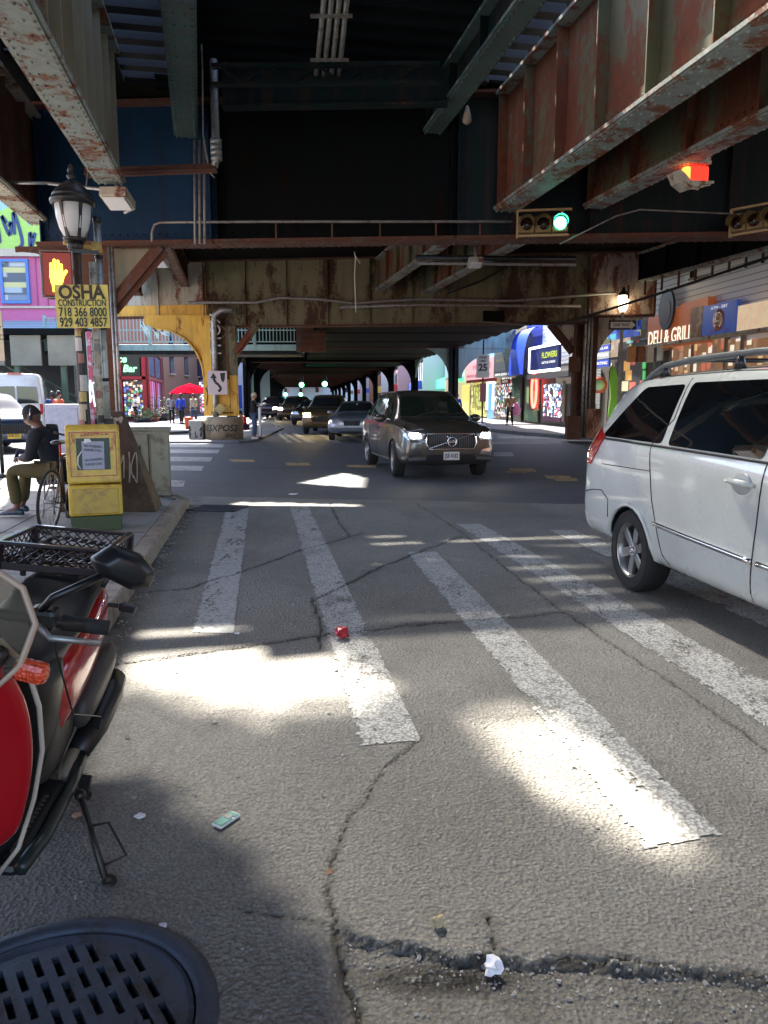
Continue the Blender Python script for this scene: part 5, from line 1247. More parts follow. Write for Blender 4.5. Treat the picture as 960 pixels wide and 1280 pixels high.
b.build('lantern_glass', mat('milky_lantern_glass', (.62, .64, .62), .35, var=.05), lp)
b = MB(); b.lathe([(.225, zl + .455), (.21, zl + .50), (.16, zl + .56), (.10, zl + .61), (.05, zl + .64), (.03, zl + .66), (.05, zl + .68), (.05, zl + .70), (.03, zl + .72), (.04, zl + .75), (.03, zl + .79), (.005, zl + .82)], 24); b.build('lantern_cap', K_POLE, lp)
rd = random.Random(12); stk = [mat('sticker_%s' % n, c, .5, var=.3, sc=30) for n, c in (('white', (.5, .5, .48)), ('cream', (.42, .38, .28)), ('yellow', (.42, .34, .12)), ('pink', (.30, .14, .12)), ('ink', (.03, .03, .04)), ('grey', (.2, .2, .2)), ('white_torn', (.45, .45, .44)), ('black', (.02, .02, .02)))]
def sticker(par, x, y, z, r, w, h, a0, m):
    b = MB(); n = 5; vs = []; fs = []
    for i in range(n + 1):
        a = a0 + (i / n - .5) * w / r
        for zz in (z, z + h): vs.append((x + r * math.sin(a), y - r * math.cos(a), zz))
    for i in range(n): fs.append((2 * i, 2 * i + 2, 2 * i + 3, 2 * i + 1))
    b.add(vs, fs); b.build('sticker', m, par)
z = .55
while z < 2.4:
    hh = rd.uniform(.05, .2); rloc = np.interp(z, [.3, .9, 1.2, 3], [.085, .075, .062, .055]) + .004
    sticker(lp, 0, 0, z, rloc, rd.uniform(.07, .11), hh, rd.uniform(-.5, .6), rd.choice(stk)); z += hh + rd.uniform(-.02, .03)
p2 = thing('signal_pole', 'slim pale pole with peeling paper beside the lamp post', 'pole', (LX + .15, LY + .1, .148))
b = MB(); b.tube([(0, 0, 0), (0, 0, 2.95)], .042, 12); b.build('shaft', mat('peeling_cream_pole', (.42, .38, .30), .6, var=.5, sc=9, dirt=(.05, .05, .05), dsc=14), p2)
z = .6
while z < 2.1: sticker(p2, 0, 0, z, .045, .08, .09, rd.uniform(-.6, .6), rd.choice(stk)); z += rd.uniform(.1, .3)
p3 = thing('conduit_pole', 'grey conduit pole strapped between the rusty column and the lamp post', 'pole', (-3.31, 9.25, .148))
b = MB(); b.tube([(0, 0, 0), (0, 0, 3.4)], .042, 12); b.build('shaft', K_GALV, p3)
b = MB(); b.tube([(0, 0, 3.4), (0, 0, 3.47)], .05, 12); b.build('cap', K_BLK, p3)
for z in (1.0, 1.6, 2.2, 2.5, 3.0): b = MB(); b.tube([(0, 0, z), (0, 0, z + .04)], .049, 12); b.build('strap', K_BLK, p3)
b = MB(); b.tube([(0, -.04, 3.12), (-.15, -.1, 3.13), (-.32, -.2, 3.15)], .025, 8); b.tube([(0, -.04, 3.06), (0, -.04, 3.18)], .06, 8); b.build('bracket_arm', mat('ochre_bracket', (.45, .30, .08), .5), p3)
b = MB(); b.box((-.02, -.05, .98), (.2, .1, .36)); b.build('meter_box', K_BLK, p3, bevel=.01)
# construction sign: four printed lines
A = atY(66, 356, 8.62); B = atY(133, 354, 8.66); Cc = atY(138, 410, 8.68); D = atY(72, 410, 8.62)
og = thing('construction_sign', 'yellow OSHA CONSTRUCTION placard with two phone numbers strapped to the lamp post', 'sign', tuple(D), 0)
xd = (Cc - D).normalized(); Ms = frame(Vector((0, 0, 0)), xd, (B - Cc) + Vector((-.02, 0, .5)) * 0 + Vector((0, 0, .0)))
Wd, Hd = (Cc - D).length, (A - D).length
b = MB(); b.prism([(0, 0, 0), (Wd, 0, 0), (Wd, 0, Hd), (0, 0, Hd)], (0, .006, 0), M=Ms); b.build('board', mat('lemon_card', (.72, .62, .14), .5, var=.05, dirt=(.5, .4, .1), dsc=6), og)
b = MB(); text(b, 'OSHA', .20, Wd * .5, Hd * .815, -.004, Ms, w=Wd * .88, bold=.035, ext=.001); b.build('lettering', mat('brown_black_ink', (.05, .035, .02), .6), og)
b = MB()
for s_, z, hh in (('CONSTRUCTION', .575, .10), ('718 366 8000', .36, .135), ('929 403 4857', .125, .135)): text(b, s_, hh, Wd * .5, Hd * z, -.004, Ms, w=Wd * .9, bold=.02, ext=.001)
b.build('lettering', K_BLK, og)
# pedestrian signal with the raised hand
ps = thing('pedestrian_signal', 'pedestrian signal showing a raised hand on the lamp post', 'pedestrian signal', tuple(atY(72, 343, 8.85)), R(6))
b = MB(); b.box((0, .09, 0), (.36, .18, .52)); b.build('housing', mat('dark_red_housing', (.07, .012, .01), .5), ps, bevel=.05)
b = MB(); pts = [(-.17, -.005, -.25), (.17, -.005, -.25), (.17, -.005, .25), (-.17, -.005, .25)]; b.tube(pts, .012, 6, closed=True); b.build('rim', K_PIPE, ps)
b = MB(); b.box((0, -.004, 0), (.30, .01, .46)); b.build('lens', emis('dull_red_lens', (.35, .04, .02), .07), ps)
b = MB(); hx = .0
b.prism([(-.07, -.016, -.10), (.05, -.016, -.10), (.075, -.016, -.02), (.06, -.016, .05), (-.075, -.016, .05), (-.08, -.016, -.03)], (0, .006, 0))
for x, zt, wv2 in ((-.062, .125, .026), (-.024, .165, .027), (.014, .155, .027), (.049, .115, .024)): b.prism([(x - wv2 / 2, -.016, .03), (x + wv2 / 2, -.016, .03), (x + wv2 / 2, -.016, zt - .01), (x, -.016, zt), (x - wv2 / 2, -.016, zt - .01)], (0, .006, 0))
b.prism([(.05, -.016, -.06), (.115, -.016, .035), (.095, -.016, .05), (.055, -.016, .01)], (0, .006, 0)); b.prism([(-.055, -.016, -.19), (.035, -.016, -.19), (.045, -.016, -.08), (-.065, -.016, -.08)], (0, .006, 0))
b.build('raised_hand', emis('amber_hand', (1, .62, .03), 1.6), ps)
b = MB(); b.beam((.12, .1, -.22), (.42, .15, -.22), .05, .05); b.beam((.12, .1, .27), (.42, .15, .27), .04, .04); b.build('mounting_arm', K_BLK, ps)
# paper placard on a thin post at the left edge
tp = thing('placard_post', 'thin dark post at the left edge carrying a beige paper placard', 'sign post', (-7.62, 15.3, .0), 0)
b = MB(); b.tube([(0, 0, 0), (0, 0, 3.1)], .04); b.lathe([(.16, .0), (.12, .05), (.05, .09)], 14); b.build('post', K_POLE, tp)
b = MB(); b.box((-.02, -.05, 2.75), (.50, .02, .95)); b.build('placard', mat('beige_placard', (.46, .40, .30), .6, dirt=(.35, .4, .2), dsc=6), tp)
b = MB(); text(b, 'WE', .17, .05, 3.05, -.062, ext=.001); text(b, 'BUY', .17, .05, 2.87, -.062, ext=.001); text(b, 'GOLD', .15, .05, 2.72, -.062, ext=.001); b.build('lettering', K_BLK, tp)
# ------------------------------------------------------------------ bicycle
bk = thing('bicycle', 'grey bicycle leaning behind the yellow news box with its thin rear wheel showing', 'bicycle', tuple(at(61, 668, .148)), math.atan2(1, -.06), rx=R(5))
def bwheel(x, par):
    w = bpy.data.objects.new('wheel', None); COL.objects.link(w); w.parent = par; w.location = (x, 0, .34); XF[w.name] = xf(par) @ Matrix.Translation((x, 0, .34))
    C = lambda r, y=0: [(r * math.cos(a), y, r * math.sin(a)) for a in [k * PI / 20 for k in range(40)]]
    b = MB(); b.tube(C(.325), .016, 8, closed=True); b.build('tyre', K_RUBBER, w)
    b = MB(); b.tube(C(.303), .010, 6, closed=True); b.build('rim', K_GALV, w)
    b = MB()
    for k in range(28):
        a = k * 2 * PI / 28; s_ = (-1) ** k; a2 = a + (.9 if (k // 2) % 2 else -.9)
        b.tube([(.02 * math.cos(a2), s_ * .03, .02 * math.sin(a2)), (.3 * math.cos(a), 0, .3 * math.sin(a))], .0018, 4)
    b.cyl((0, -.05, 0), (0, .05, 0), .02, n=10); b.build('spokes', K_GALV, w)
bwheel(0, bk); bwheel(1.04, bk)
K_FR = mat('grey_bike_frame', (.09, .07, .07), .35, .5)
b = MB()
ra, fa, bb, st_, ht, hb = (0, 0, .34), (1.04, 0, .34), (.43, 0, .28), (.28, 0, .80), (.86, 0, .82), (.89, 0, .68)
for s_ in (-1, 1): b.tube([(0, s_ * .06, .34), (bb[0] - .04, s_ * .03, bb[2])], .009, 6); b.tube([(0, s_ * .06, .34), (st_[0], s_ * .015, st_[2] - .04)], .008, 6); b.tube([(.90, s_ * .05, .66), (.96, s_ * .055, .5), (1.04, s_ * .055, .34)], .011, 6)
b.tube([bb, st_], .016); b.tube([st_, (.85, 0, .80)], .015); b.tube([bb, hb], .017); b.tube([hb, ht], .019); b.build('frame', K_FR, bk)
b = MB(); b.tube([(.28, 0, .8), (.255, 0, .93)], .013); b.build('seat_post', mat('red_seat_post', (.5, .03, .03), .4), bk)
b = MB(); b.loft([[(x, y * w, z - abs(y) * .03) for y in (-1, -.6, 0, .6, 1)] + [(x, y * w * .9, z - .05) for y in (.9, 0, -.9)] for x, w, z in ((.10, .03, .97), (.13, .075, .985), (.22, .075, .98), (.32, .03, .975), (.38, .02, .97))]); b.build('saddle', K_BLACKP, bk, subsurf=1)
b = MB(); b.tube([ht, (.85, 0, .95), (.90, 0, .97)], .013); b.tube([(.86, -.28, 1.0), (.90, -.2, .98), (.90, .2, .98), (.86, .28, 1.0)], .013); b.build('handlebar', K_BLACKP, bk)
b = MB(); b.lathe([(.0, -.006), (.09, -.006), (.09, .006), (0, .006)], 24, M=Matrix.Translation((.43, -.05, .28)) @ Matrix.Rotation(PI / 2, 4, 'X')); b.tube([(.43, -.06, .28), (.36, -.08, .14)], .01); b.box((.36, -.13, .14), (.09, .1, .02)); b.tube([(.43, .06, .28), (.5, .08, .42)], .01); b.box((.5, .13, .42), (.09, .1, .02)); b.tube([(.43, -.04, .37), (0, -.04, .38)], .005, 5); b.tube([(.43, -.04, .19), (0, -.04, .30)], .005, 5); b.build('crankset', K_BLK, bk)
# ------------------------------------------------------------------ scooter
OX, OY = -1.345, 2.36
sdir = Vector((.13, -1, 0)).normalized()
sco = thing('motor_scooter', 'red and black motor scooter parked on its side stand facing the camera at the kerb', 'motor scooter', (OX, OY, .0), math.atan2(sdir.y, sdir.x), rx=R(-11))
K_SRED = car_paint('scooter_red', (.42, .008, .012), .22, .1, 1.0, .05)
K_SBLK = mat('scooter_satin_black', (.009, .010, .011), .38, var=.2)
K_SEAT = mat('black_seat_vinyl', (.010, .011, .012), .5, var=.2, sc=9, bump=.1, bsc=300)
K_SGRY = mat('grey_scooter_plastic', (.055, .053, .047), .45, var=.15)
def swheel(x, y0=0):
    w = bpy.data.objects.new('wheel', None); COL.objects.link(w); w.parent = sco; w.location = (x, 0, .26); XF[w.name] = xf(sco) @ Matrix.Translation((x, 0, .26))
    Mx = Matrix.Rotation(R(90), 4, 'X'); b = MB(); b.lathe([(.16, -.05), (.22, -.06), (.25, -.04), (.262, 0), (.25, .04), (.22, .06), (.16, .05)], 40, M=Mx, cap=False); b.build('tyre', K_RUBBER, w)
    b = MB(); b.lathe([(.165, -.05), (.15, -.03), (.15, .03), (.165, .05)], 40, M=Mx, cap=False)
    for k in range(5): a = k * 2 * PI / 5; b.beam((.03 * math.cos(a), 0, .03 * math.sin(a)), (.155 * math.cos(a), 0, .155 * math.sin(a)), .04, .03, up=(0, 1, 0))
    b.cyl((0, -.06, 0), (0, .06, 0), .035); b.build('rim', K_SBLK, w)
swheel(.70); swheel(-.66)
def sring(x, secs):  # secs: list (y,z) half outline from bottom centre to top centre
    return [(x, y, z) for y, z in secs] + [(x, -y, z) for y, z in secs[-2:0:-1]]
# rear fairing: red side panels rising to the tail
rg = []
for x, zb, zt, w in ((-.98, .70, .76, .05), (-.94, .66, .80, .10), (-.80, .58, .80, .15), (-.60, .50, .77, .175), (-.35, .46, .745, .19), (-.15, .42, .72, .185), (-.06, .40, .68, .17)):
    rg.append(sring(x, [(0, zb), (w * .7, zb), (w, zb + .05), (w * 1.02, (zb + zt) / 2), (w * .9, zt - .03), (w * .6, zt), (0, zt)]))
b = MB(); b.loft(rg); b.build('rear_fairing', K_SRED, sco, subsurf=1)
rg = []
for x, zb, zt, w in ((-.02, .30, .52, .15), (-.05, .26, .62, .165), (-.15, .24, .60, .17), (-.40, .30, .52, .165), (-.7, .36, .52, .13)):
    rg.append(sring(x, [(0, zb), (w * .8, zb), (w, zb + .05), (w, (zb + zt) / 2), (w * .95, zt), (0, zt)]))
b = MB(); b.loft(rg); b.build('engine_cover', K_SGRY, sco, subsurf=1)
# seat: long, stepped, its nose curving down to the floorboard
rg = []
for x, z, w, d in ((-.86, .84, .09, .05), (-.80, .875, .13, .07), (-.55, .885, .145, .09), (-.42, .87, .15, .10), (-.34, .82, .155, .09), (-.1, .80, .15, .10), (.03, .78, .12, .12), (.10, .71, .10, .16), (.10, .60, .11, .12)):
    rg.append(sring(x, [(0, z - d), (w * .9, z - d), (w, z - d * .5), (w * .92, z - .02), (w * .6, z), (0, z + .006)]))
b = MB(); b.loft(rg); b.build('seat', K_SEAT, sco, subsurf=2)
b = MB(); b.loft([sring(x, [(0, zb), (w, zb), (w, zt - .03), (w * .8, zt), (0, zt)]) for x, zb, zt, w in ((.10, .30, .72, .10), (.07, .27, .74, .15), (-.05, .25, .76, .17), (-.12, .25, .76, .17))]); b.build('under_seat_panel', K_SBLK, sco, subsurf=1)
# floorboard with tread
b = MB(); b.b2(-.14, .38, -.21, .21, .235, .275); b.build('floorboard', K_SBLK, sco, bevel=.02)
b = MB()
for i in range(13):
    for j in range(11): b.box((.0 + i * .026, -.17 + j * .034, .281), (.016, .014, .008), rz=.6)
b.build('floor_tread', K_SGRY, sco)
b = MB(); b.tube([(-.30, .215, .30), (-.12, .225, .262), (.20, .228, .258), (.38, .215, .27)], .022, 8); b.build('floor_edge', mat('dark_green_plastic', (.02, .03, .028), .35), sco)
# leg shield with trim
def shield(x, z, w, dx): return [(x + dx, -w, z), (x + dx + .03, -w * .6, z), (x + dx + .05, 0, z), (x + dx + .03, w * .6, z), (x + dx, w, z)]
prof = ((.36, .24, .15, 0), (.355, .34, .20, 0), (.37, .50, .225, 0), (.40, .66, .235, 0), (.44, .80, .22, 0), (.49, .92, .19, 0), (.53, 1.0, .13, 0))
def shieldmesh(off, th, scale=1.0):
    R_ = []
    for x, z, w, dx in prof:
        f = shield(x + off, z, w * scale, dx); bk_ = [(p[0] - th, p[1], p[2]) for p in f][::-1]; R_.append(f + bk_)
    return R_
b = MB(); b.loft(shieldmesh(.0, .035)); b.build('inner_leg_shield', K_SBLK, sco, subsurf=1)
b = MB(); b.loft([[(p[0] + .05 + .05 * (1 - abs(p[1]) / .3), p[1], p[2]) for p in r] for r in shieldmesh(.04, .03, 1.02)[1:]]); b.build('front_fairing', K_SRED, sco, subsurf=2)
b = MB(); b.tube([(x + .035, w * 1.02, z) for x, z, w, dx in prof], .007, 6); b.build('edge_trim', mat('pale_edge_trim', (.55, .5, .42), .3), sco)
b = MB(); b.tube([(x + .035, -w * 1.02, z) for x, z, w, dx in prof], .007, 6); b.build('edge_trim', mat('pale_edge_trim', (.55, .5, .42), .3), sco)
b = MB(); b.loft([sring(x, [(0, zb), (w, zb), (w, zt - .02), (0, zt)]) for x, zb, zt, w in ((.42, .28, .60, .06), (.5, .30, .60, .10), (.72, .42, .56, .08), (.98, .34, .40, .05))]); b.build('front_mudguard', K_SBLK, sco, subsurf=1)
b = MB(); [b.tube([(.62, s_ * .075, .6), (.70, s_ * .075, .26)], .02) for s_ in (-1, 1)]; b.build('fork', K_SBLK, sco)
# cowl, windscreen, lamp
b = MB(); b.loft([sring(x, [(0, zb), (w, zb + .02), (w, zt - .03), (w * .5, zt), (0, zt)]) for x, zb, zt, w in ((.42, .90, 1.01, .09), (.50, .84, 1.03, .13), (.60, .80, 1.00, .14), (.68, .80, .95, .11), (.71, .82, .90, .06))]); b.build('front_cowl', K_SBLK, sco, subsurf=1)
K_SHIELD = None
t = NT('smoky_windscreen'); t.set('Base Color', (.62, .54, .42)).set('Roughness', .08).set('Transmission Weight', .95).set('IOR', 1.1).set('Specular IOR Level', .5); K_SHIELD = t.mat
sc_pts = [(.60, .14, .88), (.61, .20, .96), (.585, .215, 1.06), (.56, .17, 1.14), (.545, .10, 1.175)]
b = MB(); full = sc_pts + [(x, -y, z) for x, y, z in sc_pts[::-1]]
n_ = len(full); vs = [Vector(p) + Vector((.04 * (1 - abs(p[1]) / .215), 0, 0)) for p in full] ; b.prism(vs, (.006, 0, 0)); b.build('windscreen', K_SHIELD, sco)
b = MB(); b.tube(vs, .009, 6, closed=True); b.build('windscreen_rim', mat('tan_rim', (.45, .33, .24), .4), sco)
b = MB(); b.tube([(.60, .12, .90), (.635, .16, 1.0)], .018, 6); b.ball((.62, .135, .94), .018); b.build('windscreen_bracket', K_BLK, sco)
# handlebar, grips, levers
b = MB(); b.tube([(.44, -.34, 1.02), (.46, -.2, 1.03), (.46, .2, 1.03), (.43, .30, 1.02)], .015, 8); b.build('handlebar', K_BLK, sco)
for s_ in (-1, 1):
    b = MB(); b.tube([(.43, s_ * .24, 1.022), (.41, s_ * .36, 1.018)], .021, 12); b.build('grip', K_RUBBER, sco)
    b = MB(); b.box((.45, s_ * .20, 1.035), (.07, .07, .06)); b.build('switch_block', K_SBLK, sco, bevel=.015)
    b = MB(); b.tube([(.48, s_ * .20, 1.02), (.53, s_ * .24, 1.01), (.50, s_ * .36, 1.005)], [.012, .009, .008], 6); b.build('brake_lever', K_GALV, sco)
    # mirrors
    b = MB(); b.tube([(.47, s_ * .19, 1.05), (.48, s_ * .22, 1.10), (.44, s_ * .33, 1.17)], .011, 8); m_ = b.build('mirror_stem', K_SBLK, sco)
    b = MB(); Mm = Matrix.Translation((.44, s_ * .375, 1.205)) @ Matrix.Rotation(R(22) * s_, 4, 'Z') @ Matrix.Rotation(R(28) * -s_, 4, 'X')
    o2 = [(.0, -.085, -.028), (.0, -.05, -.052), (.0, .05, -.045), (.0, .092, -.01), (.0, .08, .034), (.0, .02, .052), (.0, -.06, .035)]
    b.loft([[tuple(Vector(p) * 1.0) for p in o2], [(p[0] + .035, p[1] * .93, p[2] * .9) for p in o2], [(p[0] + .06, p[1] * .6, p[2] * .55) for p in o2]], M=Mm); mm = b.build('mirror', K_SBLK, sco, bevel=.006)
    b = MB(); b.prism([(-.004, p[1] * .9, p[2] * .88) for p in o2], (.003, 0, 0), M=Mm); b.build('mirror_glass', mat('mirror_glass', (.25, .35, .5), .05, 1, var=0), mm)
K_ORG = None
t = NT('orange_lens'); t.set('Base Color', (.75, .07, .02)).set('Roughness', .2).set('Coat Weight', 1.0); t.bump(t.voro(90), .8, .01); K_ORG = t.mat
for s_ in (-1, 1):
    b = MB(); b.box((.60, s_ * .225, .945), (.05, .085, .055), rz=R(-15) * s_); b.build('front_indicator', K_ORG, sco, bevel=.018)
    b = MB(); b.tube([(.60, s_ * .13, .93), (.60, s_ * .19, .945)], .012); b.build('indicator_stalk', K_BLK, sco)
    b = MB(); b.tube([(-.86, s_ * .10, .70), (-.86, s_ * .17, .70)], .010); b.build('indicator_stalk', K_BLK, sco)
    b = MB(); b.box((-.86, s_ * .21, .70), (.035, .075, .045)); b.build('rear_indicator', K_BLACKP, sco, bevel=.012)
    b = MB(); b.box((-.875, s_ * .21, .70), (.03, .06, .035)); b.build('indicator_lens', K_REDL, sco, bevel=.008)
# rear rack
b = MB()
for s_ in (-1, 1): b.tube([(-.55, s_ * .15, .86), (-.60, s_ * .17, .93), (-.95, s_ * .16, .935), (-1.0, s_ * .10, .93)], .011, 8)
b.tube([(-1.0, -.10, .93), (-1.0, .10, .93)], .011, 8)
for x in (-.68, -.82): b.tube([(x, -.165, .93), (x, .165, .93)], .009, 8)
b.build('rear_rack', K_BLK, sco)
b = MB(); b.box((-.99, 0, .66), (.04, .2, .08)); b.build('tail_lamp', K_REDL, sco, bevel=.01)
# silencer and side parts on the left
b = MB(); b.tube([(-.28, .20, .30), (-.45, .215, .34), (-.62, .22, .40), (-.72, .22, .43)], [.04, .055, .06, .05], 14); b.build('air_box', K_SBLK, sco)
b = MB(); b.loft([[(x, .18 + w * math.cos(a) * .6, z + w * math.sin(a)) for a in [k * PI / 6 for k in range(12)]] for x, z, w in ((-.30, .42, .05), (-.36, .45, .085), (-.6, .50, .09), (-.78, .54, .06))]); b.build('side_case', K_SGRY, sco, subsurf=1)
b = MB(); b.loft([[(x, .19 + w * math.cos(a) * .7, z + w * math.sin(a)) for a in [k * PI / 5 for k in range(10)]] for x, z, w in ((-.16, .25, .03), (-.22, .26, .055), (-.34, .28, .06), (-.44, .29, .03))]); b.build('belt_case', mat('tan_grey_plastic', (.30, .26, .19), .4), sco, subsurf=1)
b = MB(); b.tube([(-.20, .22, .24), (-.24, .27, .17), (-.30, .26, .12), (-.36, .20, .11)], .010); b.box((-.21, .255, .22), (.03, .035, .06)); b.build('kick_starter', K_BLK, sco)
b = MB(); b.tube([(.40, .20, 1.0), (.1, .24, .62), (-.35, .25, .42), (-.40, .24, .30)], .003, 5); b.build('cable', K_BLK, sco)
# side stand: foot rests on the road once the scooter leans over
Isc = xf(sco).inverted(); f0 = Isc @ Vector((-.90, 2.28, .012)); f1 = Isc @ Vector((-1.045, 2.47, .20))
b = MB(); b.tube([f1, f0], .012, 8); mid = f1.lerp(f0, .38); end = f1.lerp(f0, .85); b.tube([mid, mid + Vector((.0, .06, .02)), end + Vector((-.02, .07, .035)), end], .005, 6); b.ball(tuple(f1), .02); b.ball(tuple(f0 + Vector((0, 0.01, .0))), (.035, .028, .010)); b.build('side_stand', K_BLK, sco)
# tray crate on the rack (its own thing)
K_CRATE = mat('dark_maroon_crate', (.014, .005, .008), .3, var=.2, coat=.5)
cr = thing('bread_crate', 'shallow dark plastic crate with latticed sides strapped on the back of the scooter', 'crate', tuple(xf(sco) @ Vector((-.72, -.035, .895))), sco.rotation_euler.z + R(-3), rx=R(-6))
b = MB(); cw, cl, ch = .20, .19, .10
for s_ in (-1, 1):
    b.box((0, s_ * cw, .012), (2 * cl, .02, .03)); b.box((0, s_ * cw, ch), (2 * cl, .026, .014)); b.box((s_ * cl, 0, .012), (.02, 2 * cw, .03)); b.box((s_ * cl, 0, ch), (.026, 2 * cw + .02, .014))
    for q in (-1, 1): b.box((s_ * cl, q * cw, ch / 2), (.035, .035, ch))
b.build('rim', K_CRATE, cr, bevel=.004)
b = MB()
def lattice(b, P0, U, V, n, th):
    P0 = Vector(P0); U = Vector(U); V = Vector(V)
    for i in range(-2, n + 1):
        for sgn in (1, -1):
            a0, a1 = i / n, (i + 2) / n
            if sgn < 0: a0, a1 = a1, a0
            t0, t1 = 0, 1
            pa, pb = P0 + U * a0, P0 + U * a1 + V
            # clip to 0..1
            def clip(a, b_):
                pts = []
                for t_ in (0, 1):
                    pts.append(t_)
                lo, hi = 0.0, 1.0; da = b_ - a
                if abs(da) > 1e-9:
                    ta, tb = (0 - a) / da, (1 - a) / da
                    if ta > tb: ta, tb = tb, ta
                    lo, hi = max(lo, ta), min(hi, tb)
                return lo, hi
            lo, hi = clip(a0, a1)
            if hi - lo < .05: continue
            b.tube([pa.lerp(pb, lo), pa.lerp(pb, hi)], th, 4)
for s_ in (-1, 1):
    lattice(b, (-cl, s_ * cw, .025), (2 * cl, 0, 0), (0, 0, ch - .03), 8, .0035); lattice(b, (s_ * cl, -cw, .025), (0, 2 * cw, 0), (0, 0, ch - .03), 10, .0035)
b.build('lattice_side', K_CRATE, cr)
b = MB(); lattice(b, (-cl, -cw, .005), (0, 2 * cw, 0), (2 * cl, 0, 0), 8, .006); lattice(b, (-cl, -cw, .005), (2 * cl, 0, 0), (0, 2 * cw, 0), 6, .005); b.build('lattice_floor', K_CRATE, cr)
# ------------------------------------------------------------------ traffic signals on the steel
def round_lens(b, c, r, ax=(0, -1, 0), m=0): c = Vector(c); b.cyl(c, c + Vector(ax) * .01, r, n=20, m=m)
def signal(px, py, Y, label, lit='green', rz=0, lo=3):
    p = atY(px, py, Y); t = thing('traffic_signal', label, 'traffic signal', tuple(p), rz)
    K = mat('ochre_signal_paint', (.22, .15, .05), .5, dirt=(.06, .03, .02), dsc=9)
    for i in range(3):
        x = -.27 + i * .27; b = MB(); b.box((x, .08, 0), (.262, .2, .26)); b.build('housing', K, t, bevel=.02)
        b = MB(); b.tube([(x + .11 * math.cos(a), -.08, .11 * math.sin(a)) for a in [k * PI / 12 - .5 for k in range(20)]], .008, 5); n_ = 14
        vs = []; fs = []
        for k in range(n_ + 1):
            a = R(-20) + k / n_ * R(220)
            for y_, rr_ in ((-.02, .115), (-.20, .12)): vs.append((x + rr_ * math.cos(a), y_, rr_ * math.sin(a)))
            if k: fs.append((2 * k - 2, 2 * k, 2 * k + 1, 2 * k - 1))
        b.add(vs, fs, 0, True); b.build('visor', K, t)
        b = MB(); round_lens(b, (x, -.02, 0), .10); on = (i == 2 and lit == 'green')
        b.build('lens', emis('green_signal_light', (.05, 1, .62), 5) if on else mat('unlit_lens', (.03, .015, .01), .2), t)
    b = MB(); b.beam((-.42, .05, .23), (.46, .05, .23), .05, .035); b.beam((-.42, .05, -.2), (-.42, .05, .24), .05, .03, up=(1, 0, 0)); b.beam((.30, .05, .12), (.30, .05, .24), .05, .04, up=(1, 0, 0)); b.beam((-.42, .05, -.17), (.42, .05, -.17), .05, .03); b.build('mounting_frame', mat('tan_bracket', (.38, .27, .12), .5), t)
    return t
signal(679, 280, 13.15, 'traffic signal on the cross girder showing a green light', 'green', R(-8))
signal(944, 275, 12.75, 'unlit ochre traffic signal at the right edge on the cross girder', 'none', R(-50))
p = atY(862, 222, 10.9); rs = thing('traffic_signal', 'glowing red signal with a flat louvred top hanging below the right girder', 'traffic signal', tuple(p), R(18))
b = MB(); b.box((0, 0, .17), (.42, .34, .05)); b.box((-.02, 0, .22), (.46, .3, .06)); b.build('top_plate', K_CREAM, rs, bevel=.01)
b = MB()
for i in range(6):
    for j in range(4): b.cyl((-.16 + i * .065, -.12 + j * .08, .146), (-.16 + i * .065, -.12 + j * .08, .14), .012, n=8)
b.build('louvre_holes', K_BLK, rs)
b = MB(); b.box((.07, .0, .02), (.27, .26, .22)); b.build('red_lens_box', emis('red_signal_glow', (1, .025, .012), .45), rs, bevel=.02)
b = MB(); b.box((-.1, -.05, .03), (.08, .1, .17)); b.build('amber_glow', emis('amber_glow', (1, .3, .05), .6), rs, bevel=.02)
b = MB(); b.loft([[(x, y, z), (x, y, z - .02)] for x, y, z in ((-.28, -.05, .05), (-.24, -.1, -.06), (-.12, -.14, -.15), (.02, -.14, -.18), (.12, -.1, -.12), (.28, -.08, -.08))], closed=False, caps=False)
b.prism([(-.28, -.16, .04), (-.2, -.16, -.09), (-.05, -.16, -.17), (.1, -.16, -.12), (.27, -.16, -.09), (.27, -.16, -.06), (.05, -.16, -.07), (-.1, -.16, -.08), (-.2, -.16, .0)], (0, .28, 0)); b.build('visor', K_CREAM, rs)
b = MB(); b.cyl((0, 0, .24), (.02, 0, .42), .03); b.build('stem', K_PIPE, rs)
for i, (x, y, Y, r) in enumerate(((377, 481, 74, .22), (406, 480, 74, .24), (357, 493, 104, .24), (376, 493, 104, .24))):
    p = atY(x, y, Y); t = thing('traffic_signal', ['left of the two nearer green signals far under the tracks', 'right of the two nearer green signals far under the tracks', 'left of the two farther green signals low under the tracks', 'right of the two farther green signals low under the tracks'][i], 'traffic signal', tuple(p), 0, 'far green signals')
    b = MB(); b.box((0, .15, .3), (.36, .25, 1.05)); b.build('housing', K_BLK, t)
    b = MB(); b.cyl((0, 0, 0), (0, -.03, 0), r, n=12); b.build('lens', emis('green_signal_far', (.1, 1, .45), 5), t)
# trash bag hooked under the right stringer
p = atY(584, 142, 12.9); o = MB().lathe([(.01, .12), (.03, .08), (.06, -.02), (.08, -.12), (.03, -.16)], 10).build('hanging_bag', mat('tan_bag', (.3, .22, .16), .5), loc=tuple(p)); tag(o, 'scrap of tan bag snagged under the dark stringer', 'bag')
p = atY(443, 322, 14.2); b = MB(); b.tube([(0, 0, .1), (.02, 0, 0), (.0, 0, -.3), (.02, 0, -.95)], .008, 5); b.beam((0, 0, .05), (.1, 0, -.1), .03, .01); o = b.build('hanging_strap', mat('pale_strap', (.5, .45, .35), .6), loc=tuple(p)); tag(o, 'pale loose strap dangling from the middle of the cross girder', 'strap')
